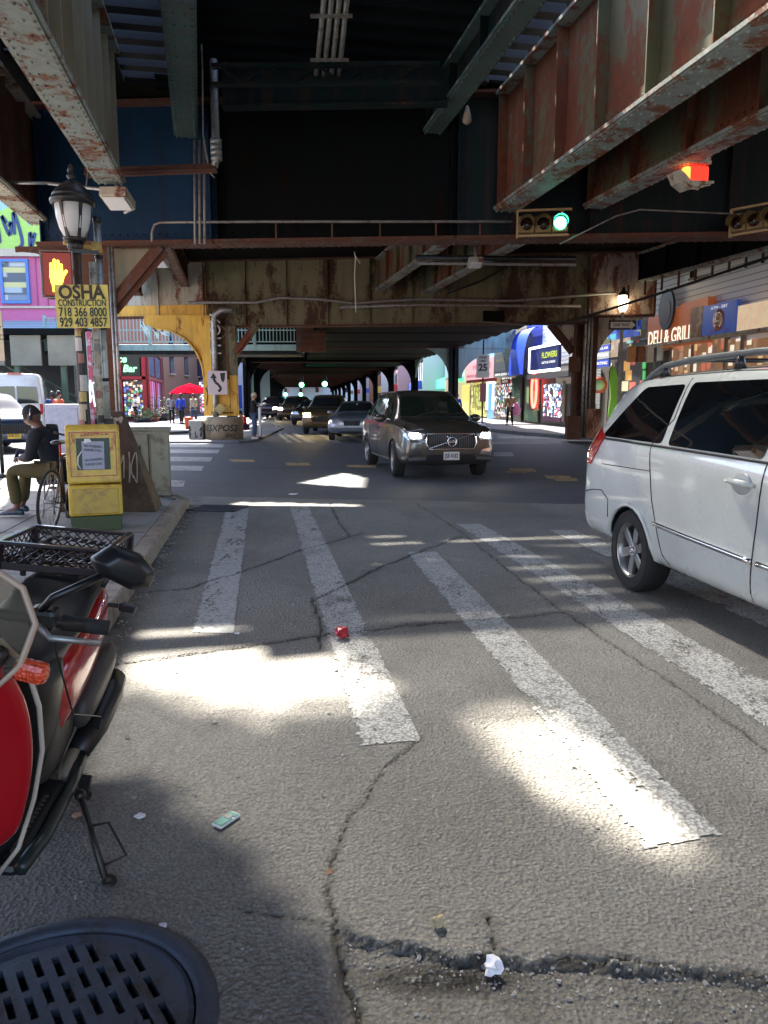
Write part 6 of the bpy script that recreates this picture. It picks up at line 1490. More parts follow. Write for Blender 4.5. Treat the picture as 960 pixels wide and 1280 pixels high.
# ------------------------------------------------------------------ shops along the right side of the far street
FD = Vector((.12, -1, 0)).normalized()
FO = Vector((13.9 - .12 * 64, 64, 0))
FM = frame(FO, FD)
def fY(px): return 13.9 / ((px - 480) / 970 + .12)
def fS(px): return (64 - fY(px)) / FD.y * -1 if False else (64 - fY(px)) * math.hypot(.12, 1)
def fZ(px, py): return atY(px, py, fY(px)).z
def panel(par, name, x0, x1, y0, y1, m, d=.0, th=.06, mid=None, label=None):
    # image rectangle -> thin solid on the facade, standing d metres proud of it
    s0, s1 = fS(x0), fS(x1); pm = mid or (x0 + x1) / 2; z0, z1 = fZ(pm, y1), fZ(pm, y0)
    b = MB(); b.b2(s0, s1, -d - th, -d, z0, z1, M=FM); o = b.build(name, m, par, world=True)
    if label: o['label'] = label
    return o, (s0, s1, z0, z1, -d - th)
def ptext(par, P, txt, m, fx0=.1, fx1=.9, fz=.5, fh=.5, name='lettering', **kw):
    s0, s1, z0, z1, y = P; b = MB(); W_ = (s1 - s0)
    text(b, txt, (z1 - z0) * fh, s0 + W_ * (fx0 + fx1) / 2, z0 + (z1 - z0) * fz, y - .006, FM, w=W_ * (fx1 - fx0), ext=.002, **kw); return b.build(name, m, par, world=True)
C_ = lambda n, c, r=.5, **k: mat(n, c, r, **k)
W1 = C_('white_lettering', (.8, .8, .78), emit=(.8, .8, .78), es=.12); YL = C_('lime_lettering', (.55, .7, .05));  # white lettering has a slight added glow to stay bright in shade
GOODS = clutter('shelf_goods', [(.5, .5, .5), (.35, .05, .05), (.06, .12, .35), (.6, .55, .4), (.08, .25, .12), (.55, .6, .7), (.3, .2, .1)], (5, 5, 5), emit=.35)
GOODSB = clutter('blue_lit_goods', [(.3, .45, .7), (.6, .7, .8), (.1, .15, .3), (.5, .1, .15), (.7, .75, .8)], (4, 4, 6), emit=.6)
GOODSY = clutter('yellow_posters', [(.6, .55, .12), (.5, .6, .1), (.65, .6, .35), (.3, .3, .1)], (3, 3, 2.5), dark=(.2, .18, .04), emit=.2)
t = NT('white_lap_siding'); wv = t.n.new('ShaderNodeTexWave'); wv.bands_direction = 'Z'; wv.wave_profile = 'SAW'; wv.inputs['Scale'].default_value = 1.6; wv.inputs['Distortion'].default_value = 0; t.l.new(t.co(), wv.inputs['Vector'])
t.set('Base Color', t.mix(t.ramp(wv.outputs['Fac'], [(.80, 0.0), (.96, 1.0)]), (.78, .80, .82), (.16, .2, .26))).set('Roughness', .6); t.bump(wv.outputs['Fac'], .8, .03); K_SIDING = t.mat
t = NT('ribbed_roller_shutter'); wv = t.n.new('ShaderNodeTexWave'); wv.bands_direction = 'Z'; wv.inputs['Scale'].default_value = 5; t.l.new(t.co(), wv.inputs['Vector'])
t.set('Base Color', t.mix(wv.outputs['Fac'], (.10, .11, .12), (.26, .27, .28))).set('Roughness', .5).set('Metallic', .4); t.bump(wv.outputs['Fac'], .6, .02); K_SHUT = t.mat
t = NT('corrugated_blue_metal'); wv = t.n.new('ShaderNodeTexWave'); wv.bands_direction = 'Z'; wv.inputs['Scale'].default_value = 3.2; t.l.new(t.co(), wv.inputs['Vector'])
t.set('Base Color', t.mix(wv.outputs['Fac'], (.12, .19, .25), (.34, .42, .48))).set('Roughness', .5); t.bump(wv.outputs['Fac'], .8, .03); K_CORR = t.mat
def shop(x0, x1, label, wall, depth=12, h=8.0, top=None, name='shop_building', cat='shop'):
    s0, s1 = fS(x0), fS(x1); p = FM @ Vector(((s0 + s1) / 2, 0, .14))
    t_ = thing(name, label, cat, tuple(p)); b = MB(); b.b2(s0 + .01, s1 - .01, 0, depth, .14, 3.3, M=FM); b.build('wall', wall, t_, world=True)
    b = MB(); b.b2(s0 + .01, s1 - .01, -.02, depth, 3.3, h, M=FM); b.build('upper_wall', top or wall, t_, world=True)
    b = MB(); b.b2(s0 - .02, s1 + .0, -.15, .3, h, h + .3, M=FM); b.build('cornice', K_CREAM, t_, world=True); return t_
G0 = C_('dim_shop_wall', (.10, .09, .08), var=.4); BR = mat('brick_red_wall', (.25, .11, .07), .85, var=.4, sc=14, bump=.3)
a = shop(556, 587.8, 'narrow shop with a green sign at the left end of the shop row', C_('tan_wall', (.4, .34, .22)), top=C_('pale_blue_cladding', (.25, .42, .48)))
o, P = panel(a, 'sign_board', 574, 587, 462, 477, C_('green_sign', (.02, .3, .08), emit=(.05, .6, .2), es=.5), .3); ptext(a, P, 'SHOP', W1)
panel(a, 'window', 578, 587, 482, 524, C_('amber_window', (.5, .38, .12), emit=(.6, .4, .1), es=.3), .01)
a = shop(588, 626, 'phone shop with a pink sign yellow posters and a blue lit doorway', C_('olive_wall', (.2, .17, .08)), top=C_('cyan_cladding', (.20, .42, .50)))
o, P = panel(a, 'sign_board', 588, 625.5, 449, 474, C_('pink_sign', (.62, .33, .36), var=.1), .35, .15); ptext(a, P, 'WIRELESS', C_('rose_lettering', (.5, .05, .1)), .3, .92, .62, .35); ptext(a, P, 'PHONES  REPAIR', C_('rose_lettering', (.5, .05, .1)), .1, .9, .2, .22)
o, P = panel(a, 'fascia', 588, 626, 474, 477.5, C_('red_fascia', (.5, .03, .04)), .3)
o, P = panel(a, 'poster_window', 590, 609, 478, 520, GOODSY, .02); ptext(a, P, 'PHONE', C_('dark_ink', (.03, .03, .06)), .2, .8, .88, .1)
o, P = panel(a, 'door', 610.5, 618, 478, 523, C_('blue_lit_door', (.05, .10, .35), emit=(.1, .25, .9), es=.35), .02)
o, P = panel(a, 'door_frame', 610, 618.5, 477.6, 479, emis('white_led', (.75, .85, 1), 1.5), .04); panel(a, 'door_frame', 610, 610.8, 479, 512, emis('white_led', (.75, .85, 1), 1.5), .09); panel(a, 'door_frame', 617.8, 618.5, 479, 512, emis('white_led', (.75, .85, 1), 1.5), .09)
panel(a, 'poster_window', 619, 625.5, 479, 522, GOODS, .02)
a = shop(626.2, 656.8, 'shop with a dark grey sign a silver barrel awning and an ATM board', G0, top=C_('grey_wall', (.3, .3, .3)))
o, P = panel(a, 'sign_board', 626.5, 657.5, 430, 464, C_('charcoal_sign', (.03, .04, .055)), .4, .12); ptext(a, P, 'LOTTERY', C_('dull_gold', (.25, .2, .1)), .15, .85, .75, .22); ptext(a, P, 'DELI COFFEE', C_('dull_gold', (.25, .2, .1)), .1, .9, .42, .16)
o, P = panel(a, 'lower_sign', 626.5, 657, 464, 471, C_('grey_sign', (.12, .12, .13)), .38, .12); ptext(a, P, 'BEER SODA CIGARS', W1, .05, .95, .5, .6)
s0, s1 = fS(632), fS(660); b = MB(); zt = fZ(646, 410); zb = fZ(646, 430)
b.loft([[FM @ Vector((s, -.1 - 1.1 * math.sin(q), zb + (zt - zb) * math.cos(q))) for q in [k / 8 * PI / 2 for k in range(9)]] for s in np.linspace(s0, s1, 12)], closed=False, caps=False); b.build('barrel_awning', mat('silver_awning', (.42, .45, .46), .4, .5), a, world=True)
b = MB()
for s in np.linspace(s0, s1, 12): b.tube([FM @ Vector((s, -.12 - 1.12 * math.sin(q), zb + (zt - zb) * math.cos(q) + .02)) for q in [k / 8 * PI / 2 for k in range(9)]], .03, 5)
b.build('awning_ribs', K_GALV, a, world=True)
panel(a, 'display', 627, 641, 472, 521, GOODS, .02); o, P = panel(a, 'hanging_board', 630, 641, 474, 480, C_('maroon_board', (.2, .02, .02)), .2); ptext(a, P, 'ATM', W1, .2, .8, .5, .7)
o, P = panel(a, 'painted_pier', 642.5, 655, 472, 526, C_('black_pier', (.012, .014, .012)), .10); g = MB(); scribble(g, P[0] + .05, P[1] - .05, .4, 2.6, 3, .03, FM, y=P[4] - .01, seed=41); scribble(g, P[0] + .05, P[1] - .05, .6, 2.0, 2, .02, FM, y=P[4] - .012, seed=42); g.build('graffiti', C_('pale_green_spray', (.3, .45, .35)), a, world=True)
a = shop(657.2, 675.8, 'shop with a tall bright blue curved canopy and a red neon ring in its window', G0, top=C_('blue_wall', (.02, .05, .4)))
s0, s1 = fS(657.6), fS(677); z0, z1 = fZ(667, 469), fZ(667, 411); b = MB()
b.loft([[FM @ Vector((s, -.2 - .9 * math.sin(q) ** .7 if q > 0 else -.1, z0 + (z1 - z0) * math.cos(q) ** .8 if q < PI / 2 else z0)) for q in [k / 10 * PI / 2 for k in range(11)]] for s in (s0, s1)], closed=False, caps=False); b.build('curved_canopy', C_('bright_blue_canvas', (.01, .06, .62), .45, var=.15), a, world=True)
panel(a, 'window', 658, 675, 472, 513, clutter('dim_green_window', [(.2, .3, .12), (.1, .12, .06), (.35, .3, .2), (.05, .06, .04)], (1.2, 1.2, .8), emit=.2), .02)
o, P = panel(a, 'mural_base', 658, 675, 513, 527, mat('green_mural', (.06, .16, .10), .6, var=.6, sc=2, dirt=(.3, .35, .12), dsc=2.5), .06)
b = MB(); c0 = FM @ Vector((fS(671), -.18, fZ(671, 488))); b.tube([c0 + Vector(FD) * .42 * math.cos(q) + Vector((0, 0, .95 * math.sin(q))) for q in [k * PI / 12 for k in range(24)]], .07, 8, closed=True); b.build('neon_ring', emis('red_neon', (1, .06, .04), 2.5), a, world=True)
a = shop(676.2, 734.8, 'shop with a navy sign outlined in white lights under white lap siding', G0, top=K_SIDING)
o, P = panel(a, 'sign_board', 675, 712, 434, 462, C_('navy_sign', (.01, .015, .10), .4), .5, .15); ptext(a, P, 'FLOWERS', YL, .45, .95, .62, .36, bold=.02); ptext(a, P, 'GIFTS & CARDS', W1, .45, .9, .3, .14)
s0, s1, z0, z1, y = P; b = MB()
for q in ((s0, s1, z0 - .12, z0), (s0, s1, z1, z1 + .12)): b.b2(q[0], q[1], y - .02, y + .1, q[2], q[3], M=FM)
for q in np.linspace(z0, z1, 10): b.b2(s0 - .15, s0, y - .03, y + .1, q - .06, q + .1, M=FM)
b.build('light_border', emis('white_border', (.85, .9, 1), 1.3), a, world=True)
panel(a, 'canopy_soffit', 677, 735, 466, 472, C_('dark_soffit', (.05, .05, .06)), .1, .9)
panel(a, 'display', 681, 704, 480, 521, GOODSB, .02); panel(a, 'display', 721, 734, 482, 520, GOODS, .02)
panel(a, 'door_frame', 705, 708, 476, 527, C_('tan_frame', (.25, .2, .15)), .05)
o, P = panel(a, 'stall_riser', 681, 704, 521, 527, C_('purple_panel', (.2, .05, .15), var=.5), .06)
a = shop(735.2, 806, 'corner store plastered with blue green and pink signs behind the right street lamp', G0, h=7, top=mat('peeling_tan_wall', (.3, .22, .16), .8, var=.4, dirt=(.5, .45, .38), dsc=1.6))
panel(a, 'roller_shutter', 737, 752, 462, 524, K_SHUT, .03)
COLS = clutter('bright_price_signs', [(.02, .08, .45), (.08, .35, .08), (.45, .08, .25), (.5, .5, .12), (.05, .3, .35), (.5, .5, .5), (.02, .08, .45)], (1.3, 1.3, 2.2), dark=(.02, .05, .3), emit=.12)
panel(a, 'sign_board', 752, 806, 400, 424, COLS, .3); o, P = panel(a, 'sign_board', 776, 806, 400, 410, C_('royal_blue_sign', (.02, .07, .5)), .38); ptext(a, P, 'MARKET', W1, .05, .9, .5, .8)
o, P = panel(a, 'sign_board', 748, 770, 425, 431, C_('olive_board', (.1, .09, .04)), .32)
for k, (ya, yb, m_, tx) in enumerate(((432, 440, C_('royal_blue_sign', (.02, .07, .5)), 'CELLULAR'), (441, 449, C_('grey_board', (.4, .45, .5)), 'REPAIR'), (450, 459, C_('royal_blue_sign', (.02, .07, .5)), 'PRINTING'))):
    o, P = panel(a, 'sign_board', 748, 770, ya, yb, m_, .33); ptext(a, P, tx, W1, .08, .92, .5, .6)
panel(a, 'window', 772, 806, 426, 520, clutter('amber_price_cards', [(.5, .25, .08), (.7, .6, .45), (.1, .5, .15), (.2, .5, .55), (.5, .1, .08), (.7, .65, .3)], (1.3, 1.3, 1.9), emit=.15), .02)
a = shop(806.5, 1010, 'deli with a brown DELI & GRILL sign and white siding above on the right', C_('dark_red_wall', (.08, .03, .025), var=.3), h=9, top=K_SIDING)
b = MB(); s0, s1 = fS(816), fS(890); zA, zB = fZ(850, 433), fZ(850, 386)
b.prism([FM @ Vector(q) for q in ((s0, -.35, zA), (s1, -.35, zA), (s1, -.35, zB + .15), (s1 - 1.6, -.35, zB + .12), (s1 - 2.3, -.35, zB - .05), (s0, -.35, zB - .1))], FM.to_3x3() @ Vector((0, .25, 0))); b.build('sign_board', mat('brown_orange_sign', (.27, .08, .03), .45, var=.3, sc=1.2, emit=(.30, .075, .02), es=.09), a, world=True)  # faint glow added to lift the board in shade; it holds no lamp
b = MB(); text(b, 'DELI & GRILL', .74, s0 + (s1 - s0) * .41, zA + .36, -.37, FM, w=(s1 - s0) * .76, ext=.003, bold=.012); b.build('lettering', C_('cream_lettering', (.8, .75, .65), emit=(.8, .7, .55), es=.25), a, world=True)  # letters given a glow too, to stand out on the shaded front
panel(a, 'food_picture', 872, 887, 384, 424, mat('food_photo_brown', (.25, .12, .06), .5, var=.6, sc=3, dirt=(.5, .4, .25), dsc=3), .37)
b = MB(); c0 = Vector((fS(841), -.45, fZ(841, 387))); b.prism([FM @ (c0 + Vector((.55 * math.cos(q), 0, .72 * math.sin(q)))) for q in [k * PI / 12 for k in range(24)]], FM.to_3x3() @ Vector((0, .08, 0))); b.build('oval_badge', C_('slate_oval', (.03, .04, .06)), a, world=True)
b = MB(); b.prism([FM @ (c0 + Vector((.36 * math.cos(q), -.01, -.08 + .42 * math.sin(q)))) for q in [k * PI / 12 for k in range(24)]], FM.to_3x3() @ Vector((0, .02, 0))); b.build('oval_centre', C_('brown_centre', (.12, .05, .04), var=.5, sc=4), a, world=True)
o, P = panel(a, 'blue_sign', 889, 931, 379, 417, C_('deep_blue_sign', (.012, .035, .15), .45, emit=(.012, .035, .15), es=.2), .35, .12); ptext(a, P, 'ATM - EBT', W1, .25, .75, .87, .14); ptext(a, P, 'CALL 347 255 DELI', C_('pink_red_lettering', (.5, .08, .08)), .18, .82, .1, .1)  # emission added so the unlit blue board reads bright in shade
s0, s1, z0, z1, y = P; cx_, cz_ = (s0 + s1) / 2, (z0 + z1) / 2 - .05; r0 = (z1 - z0) * .36
for k, (r, m_) in enumerate(((r0, C_('orange_red_ring', (.55, .10, .03))), (r0 * .90, C_('cream_ring', (.7, .66, .55))), (r0 * .84, C_('orange_red_ring', (.55, .10, .03))), (r0 * .55, C_('cream_ring', (.7, .66, .55))))):
    b = MB(); b.cyl(FM @ Vector((cx_, y - .002 - k * .006, cz_)), FM @ Vector((cx_, y - .008 - k * .006, cz_)), r, n=32); b.build('round_emblem', m_, a, world=True)
b = MB(); b.ball((cx_, y - .03, cz_ + .05), (r0 * .33, .02, r0 * .18), 12, M=FM); b.b2(cx_ - r0 * .33, cx_ + r0 * .33, y - .04, y - .03, cz_ - .12, cz_ - .06, M=FM); b.build('burger_picture', C_('bun_brown', (.35, .15, .04)), a, world=True)
b = MB()
for i, ch in enumerate('THE DELI AND GRILL KITCHEN'):
    q = R(90 + 150 - i * 12); text(b, ch, r0 * .15, 0, 0, 0, FM @ Matrix.Translation((cx_ + r0 * .69 * math.cos(q), y - .03, cz_ + r0 * .69 * math.sin(q))) @ Matrix.Rotation(-(q - PI / 2), 4, 'Y'), ext=.002)
b.build('emblem_lettering', W1, a, world=True)
o, P = panel(a, 'food_picture', 933, 1000, 376, 414, mat('salad_photo', (.65, .52, .3), .5, var=.6, sc=2.5, dirt=(.7, .25, .2), dsc=2.2, emit=(.6, .45, .3), es=.15), .35, .12)  # poster brightened by a little added glow, no light behind it
panel(a, 'sign_rail', 815, 1000, 416, 420, K_CREAM, .3, .35, mid=930); 
for x0, x1 in ((838, 862), (865, 903), (906, 923), (926, 960), (963, 1000)): panel(a, 'window', x0, x1, 424, 520, clutter('amber_lit_window', [(.4, .26, .13), (.2, .12, .07), (.5, .45, .35), (.08, .05, .04), (.3, .08, .05)], (3.2, 3.2, 2.9), dark=(.12, .06, .03), emit=.3), .02)
b = MB(); [b.b2(fS(x), fS(x) + .16, -.12, .0, .14, 3.6, M=FM) for x in (837, 864, 905, 925, 962)]; b.build('mullions', C_('tan_frame', (.25, .2, .15)), a, world=True)
o, P = panel(a, 'yellow_awning', 820, 836, 425, 460, clutter('yellow_blue_banner', [(.7, .6, .1), (.02, .05, .4), (.7, .7, .6)], (1.5, 1.5, 1.1)), .3)
b = MB(); s0, s1 = fS(826), fS(1010); b.b2(s0, s1, -.1, 0, 6.9, 7.0, M=FM); b.build('siding_trim', K_WHITE, a, world=True)
# lit kerb-side things on the right
def at_sw(px, py): return at(px, py, .14)
ow = thing('street_lamp', 'lit acorn street lamp on the far right sidewalk carrying a ONE WAY sign', 'street lamp', (8.35, 27.6, .14))
b = MB(); b.lathe([(.16, 0), (.16, .35), (.09, .45), (.065, 1.2), (.055, 4.35), (.09, 4.4)], 14); b.build('pole', mat('tan_lamp_pole', (.32, .29, .24), .5, dirt=(.1, .08, .06)), ow)
b = MB(); b.lathe([(.09, 4.4), (.17, 4.6), (.2, 4.85), (.17, 4.95)], 14); b.build('lantern_glass', emis('warm_lamp_glass', (1, .85, .55), 2.5), ow)
b = MB(); b.lathe([(.19, 4.95), (.15, 5.06), (.06, 5.14), (.03, 5.25)], 14); b.build('lantern_cap', K_POLE, ow)
b = MB(); pts = [(-.44, -.08, -.13), (.30, -.08, -.13), (.30, -.08, -.19), (.46, -.08, 0), (.30, -.08, .19), (.30, -.08, .13), (-.44, -.08, .13)]; M_ = Matrix.Translation((0.0, 0, 3.95)); b.prism([(-.48, -.06, -.16), (.48, -.06, -.16), (.48, -.06, .16), (-.48, -.06, .16)], (0, .02, 0), M=M_); sb = b.build('one_way_sign', C_('black_sign_plate', (.02, .02, .02)), ow)
b = MB(); b.prism([(x * .96, y, z * .78) for x, y, z in pts], (0, .012, 0), M=M_); b.build('arrow', C_('white_arrow', (.7, .68, .6)), sb)
b = MB(); text(b, 'ONE WAY', .15, -.06, 0, -.09, M_, w=.6, ext=.001, bold=.02); b.build('lettering', K_BLK, sb)
for k, (dx, m_) in enumerate(((.35, C_('orange_back', (.5, .22, .06))), (.68, C_('brown_back', (.22, .08, .03))), (1.0, C_('white_back', (.6, .58, .5))))):
    b = MB(); b.box((dx, -.05 + k * .05, 2.95), (.27, .22, .55), rz=.2 * k); b.build('signal_box', m_, ow, bevel=.02)
b = MB(); b.beam((0, 0, 2.85), (1.1, 0, 2.85), .05, .05); b.build('signal_arm', K_PIPE, ow)
spd = at_sw(602, 530); t_ = thing('speed_limit_sign', 'white SPEED LIMIT 25 sign on a post behind the black crossover', 'sign', (4.95, 39, .14))
b = MB(); b.tube([(0, 0, 0), (0, 0, 4.3)], .04, 8); b.build('post', K_RUST, t_)
b = MB(); b.box((-.02, -.06, 3.0), (.64, .02, 1.14)); s_ = b.build('plate', C_('sign_white', (.65, .66, .68), var=.05), t_, bevel=.03)
b = MB(); text(b, 'SPEED', .15, -.02, 3.42, -.075, ext=.001, bold=.02); text(b, 'LIMIT', .15, -.02, 3.25, -.075, ext=.001, bold=.02); text(b, '25', .46, -.02, 2.92, -.075, ext=.001, bold=.03); b.build('lettering', K_BLK, s_)
b = MB(); b.box((.02, -.05, 1.7), (.3, .2, .9)); b.build('meter_head', C_('pink_grey_box', (.35, .12, .15)), t_)
kr = thing('keep_right_sign', 'white sign with a curved black arrow fixed to the yellow column', 'sign', tuple(atY(272, 478.5, 28.55)), R(12))
b = MB(); b.box((0, 0, 0), (.70, .02, .86)); s_ = b.build('plate', C_('pinkish_sign_white', (.68, .55, .55), var=.05), kr, bevel=.04)
b = MB(); c_ = [(.02, -.32), (.12, -.22), (.04, -.08), (-.08, .02), (-.14, .16), (-.14, .2)]
for (x0, z0), (x1, z1) in zip(c_[:-1], c_[1:]): b.beam((x0, -.014, z0), (x1, -.014, z1), .008, .09, up=(-(z1 - z0), 0, x1 - x0))
b.prism([(-.26, -.016, .16), (-.02, -.016, .16), (-.14, -.016, .36)], (0, .006, 0)); b.prism([(.10, -.016, .36), (.28, -.016, .36), (.26, -.016, .12), (.19, -.016, .0), (.12, -.016, .12)], (0, .006, 0)); b.build('arrow', K_BLK, s_)
b = MB(); b.box((.05, .0, -.95), (.30, .02, .30), ry=R(45)); b.build('diamond_marker', mat('faded_yellow_marker', (.5, .38, .15), .5), kr)
sb_ = thing('sandwich_board', 'white and red sandwich board on the far right sidewalk', 'sandwich board', tuple(at_sw(751, 533)), R(10))
b = MB(); b.prism([(-.35, -.3, 0), (.35, -.3, 0), (.30, 0, 1.1), (-.30, 0, 1.1)], (0, .03, 0)); b.prism([(-.35, .3, 0), (.35, .3, 0), (.30, .02, 1.1), (-.30, .02, 1.1)], (0, .03, 0)); b.build('board', W1, sb_)
Mb = frame((0, -.31, 0), (1, 0, 0), (0, .3, 1.1)); b = MB(); text(b, 'MEDICAL', .16, 0, .95, 0, Mb, ext=.001); text(b, 'OFFICE', .16, 0, .78, 0, Mb, ext=.001); text(b, 'OPEN', .2, 0, .28, 0, Mb, ext=.001, w=.45); b.build('lettering', C_('red_lettering', (.5, .03, .03)), sb_)
b = MB(); b.b2(-.28, .28, -.003, .0, .42, .66, M=Mb); b.build('picture_strip', C_('teal_strip', (.1, .3, .35)), sb_)
fb = thing('feather_banner', 'tall lime green feather banner on the far right sidewalk by the corner store', 'banner', (9.3, 31.5, .14))
b = MB(); b.prism([(-.25, 0, .2), (.15, 0, .25), (.32, 0, 1.0), (.25, 0, 1.9), (.05, 0, 2.6), (-.12, 0, 2.75), (-.2, 0, 2.4), (-.1, 0, 1.5)], (0, .03, 0)); b.build('flag', C_('lime_flag', (.25, .6, .05), var=.3, sc=1), fb); b = MB(); b.tube([(-.25, 0, 0), (-.2, 0, 1.5), (-.2, 0, 2.5), (-.1, 0, 2.8)], .02); b.build('pole', K_BLK, fb)
rm = thing('round_sign', 'round red ringed sign hanging by the lime green banner', 'sign', (9.0, 32.6, 2.1))
b = MB(); b.cyl((0, 0, 0), (0, -.04, 0), .35, n=24); b.build('disc', C_('red_disc', (.5, .08, .06)), rm); b = MB(); b.cyl((0, -.04, 0), (0, -.05, 0), .22, n=24); b.build('disc_centre', C_('pale_disc', (.4, .45, .45)), rm)
# ------------------------------------------------------------------ far buildings lining both sides, seen through the arches
def block(x0, x1, y0, y1, h, wallm, label, name='apartment_building', win=True, face='W', wm=None, nwin=4, nf=3):
    t_ = thing(name, label, 'building', ((x0 + x1) / 2, y0, 0)); b = MB(); b.b2(x0, x1, y0, y1, 0, h); b.build('wall', wallm, t_, world=True)
    b = MB(); b.b2(x0 - .15, x1 + .15, y0 - .15, y1 + .15, h, h + .4); b.build('cornice', K_CREAM, t_, world=True)
    if win:
        for f in range(nf):
            z = 3.6 + f * (h - 3.8) / nf
            for k in range(nwin):
                if face in 'WE':
                    yy = y0 + (k + .5) * (y1 - y0) / nwin; xx = x0 if face == 'W' else x1; s = -1 if face == 'W' else 1
                    b = MB(); b.box((xx + s * .03, yy, z + .8), (.08, 1.1, 1.6)); o = b.build('window', wm or K_BGLASS, t_, world=True)
                    b = MB(); b.box((xx + s * .08, yy, z - .06), (.2, 1.4, .1)); b.build('sill', K_CREAM, o, world=True)
                else:
                    xx = x0 + (k + .5) * (x1 - x0) / nwin
                    b = MB(); b.box((xx, y0 - .03, z + .8), (1.1, .08, 1.6)); o = b.build('window', wm or K_BGLASS, t_, world=True)
                    b = MB(); b.box((xx, y0 - .08, z - .06), (1.4, .2, .1)); b.build('sill', K_CREAM, o, world=True)
    return t_
WB = [mat('pale_brick', (.5, .46, .42), .8, var=.2, sc=9), mat('white_render', (.62, .62, .62), .8, var=.1), mat('red_brick', (.28, .13, .09), .85, var=.3, sc=10), mat('grey_render', (.4, .42, .45), .8, var=.15), mat('pink_render', (.55, .33, .32), .8, var=.15)]
side = lambda Y: 5.9 - .113 * (Y - 66) + 1.0
nm = ['first', 'second', 'third', 'fourth', 'fifth', 'sixth', 'seventh']
for i in range(7):
    y0 = 65.5 + i * 21; x0 = side(y0 + 10) + .8
    t_ = block(x0, x0 + 14, y0, y0 + 20.6, 8 + (i * 5) % 4, WB[[0, 1, 4, 1, 2, 0, 1][i]], '%s pale apartment house beyond the right hand shop row under the far arches' % nm[i], nwin=5)
    b = MB(); b.b2(x0 - .9, x0 - .02, y0 + .5, y0 + 20, 2.6, 3.5); b.build('shop_fascia', [C_('lit_green_fascia', (.03, .5, .15), emit=(.05, .8, .3), es=.6), C_('blue_fascia', (.03, .1, .5)), C_('red_fascia', (.5, .03, .04)), C_('yellow_fascia', (.6, .45, .08)), C_('blue_fascia', (.03, .1, .5)), C_('red_fascia', (.5, .03, .04)), C_('grey_sign', (.12, .12, .13))][i], t_, world=True)
    b = MB(); b.b2(x0 - .03, x0 - .005, y0 + 1, y0 + 19.5, .3, 2.55); b.build('shop_window', [GOODS, GOODSB, GOODSY, GOODS, GOODSB, GOODS, GOODS][i], t_, world=True)
sideL = lambda Y: -11.6 - .113 * (Y - 50)
for i in range(6):
    y0 = 62 + i * 24; x1 = sideL(y0 + 12) - 3.2
    block(x1 - 14, x1, y0, y0 + 23.6, 9 + (i * 3) % 4, WB[[2, 0, 3, 1, 2, 0][i]], '%s apartment house back along the left side of the far street' % nm[i], face='E', nwin=5)
block(-60, 20, 262, 280, 14, WB[3], 'grey block closing the far end of the street', face='S', nwin=16)
# left of the crossing: red fronted juice bar, blue awnings, umbrella, plants
K_REDF = mat('red_painted_timber', (.30, .025, .03), .5, var=.2)
jb_ = thing('juice_bar', 'red framed corner juice bar with a green lettered sign beyond the crossing', 'shop', (-15.3, 50, .1))
b = MB(); b.prism([(-23, 50.05, .1), (-15.35, 50.05, .1), (-19.6, 70, .1), (-27, 70, .1)], (0, 0, 4.5)); b.build('wall', mat('dark_maroon_wall', (.07, .02, .02), .7), jb_, world=True)
b = MB()
for z0, z1 in ((4.45, 4.75), (2.75, 2.95)): b.b2(-21, -15.2, 49.8, 50, z0, z1)
b.build('front_rail', K_REDF, jb_, world=True)
for x in (-21, -18.3, -16.9, -15.35): b = MB(); b.b2(x - .12, x + .12, 49.8, 50.0, .1, 4.45); b.build('front_post', K_REDF, jb_, world=True)
b = MB(); b.b2(-20.8, -15.6, 49.88, 49.98, 2.97, 4.43); so = b.build('sign_board', C_('dark_green_sign', (.01, .04, .02)), jb_, world=True)
b = MB(); Mj = frame((-16.75, 49.82, 3.7), (1, 0, 0)); text(b, 'Juice', .62, -.25, .32, 0, Mj, ext=.01, bold=.03, shear=.2); text(b, 'Bar', .62, .5, -.28, 0, Mj, ext=.01, bold=.03, shear=.2); b.build('lettering', C_('mint_lettering', (.25, .65, .35), emit=(.2, .7, .3), es=.5), so, world=True)
b = MB(); b.b2(-20.8, -18.4, 49.9, 50.0, .3, 2.7); b.build('fruit_display', clutter('fruit_display', [(.5, .25, .05), (.5, .05, .04), (.15, .35, .05), (.6, .5, .1), (.1, .03, .03)], (4, 4, 4), emit=.3), jb_, world=True)
b = MB(); b.b2(-16.7, -15.5, 49.9, 50.0, .4, 2.7); b.build('poster_window', GOODS, jb_, world=True)
sd = Vector((-.21, 1, 0)).normalized(); sdM = frame((-15.2, 50, 0), -sd)   # side facing the street
S0 = Vector((-15.2, 50, 0))
def sidebox(name, a0, a1, z0, z1, m, d=.06, off=0):
    n = Vector((sd.y, -sd.x, 0)); b = MB(); b.beam(S0 + sd * a0 + n * (off + d / 2) + Vector((0, 0, (z0 + z1) / 2)), S0 + sd * a1 + n * (off + d / 2) + Vector((0, 0, (z0 + z1) / 2)), d, z1 - z0); return b.build(name, m, jb_, world=True)
sidebox('side_wall', 0, 22, .1, 4.6, mat('dark_maroon_wall', (.07, .02, .02), .7), .05, -.06)
for z in (4.6, 2.75): sidebox('side_rail', 0, 22, z, z + .22, K_REDF, .12, .0)
for a_ in (0.05, 5.5, 11, 16.5, 21.8): sidebox('side_post', a_, a_ + .3, .1, 4.6, K_REDF, .12, .0)
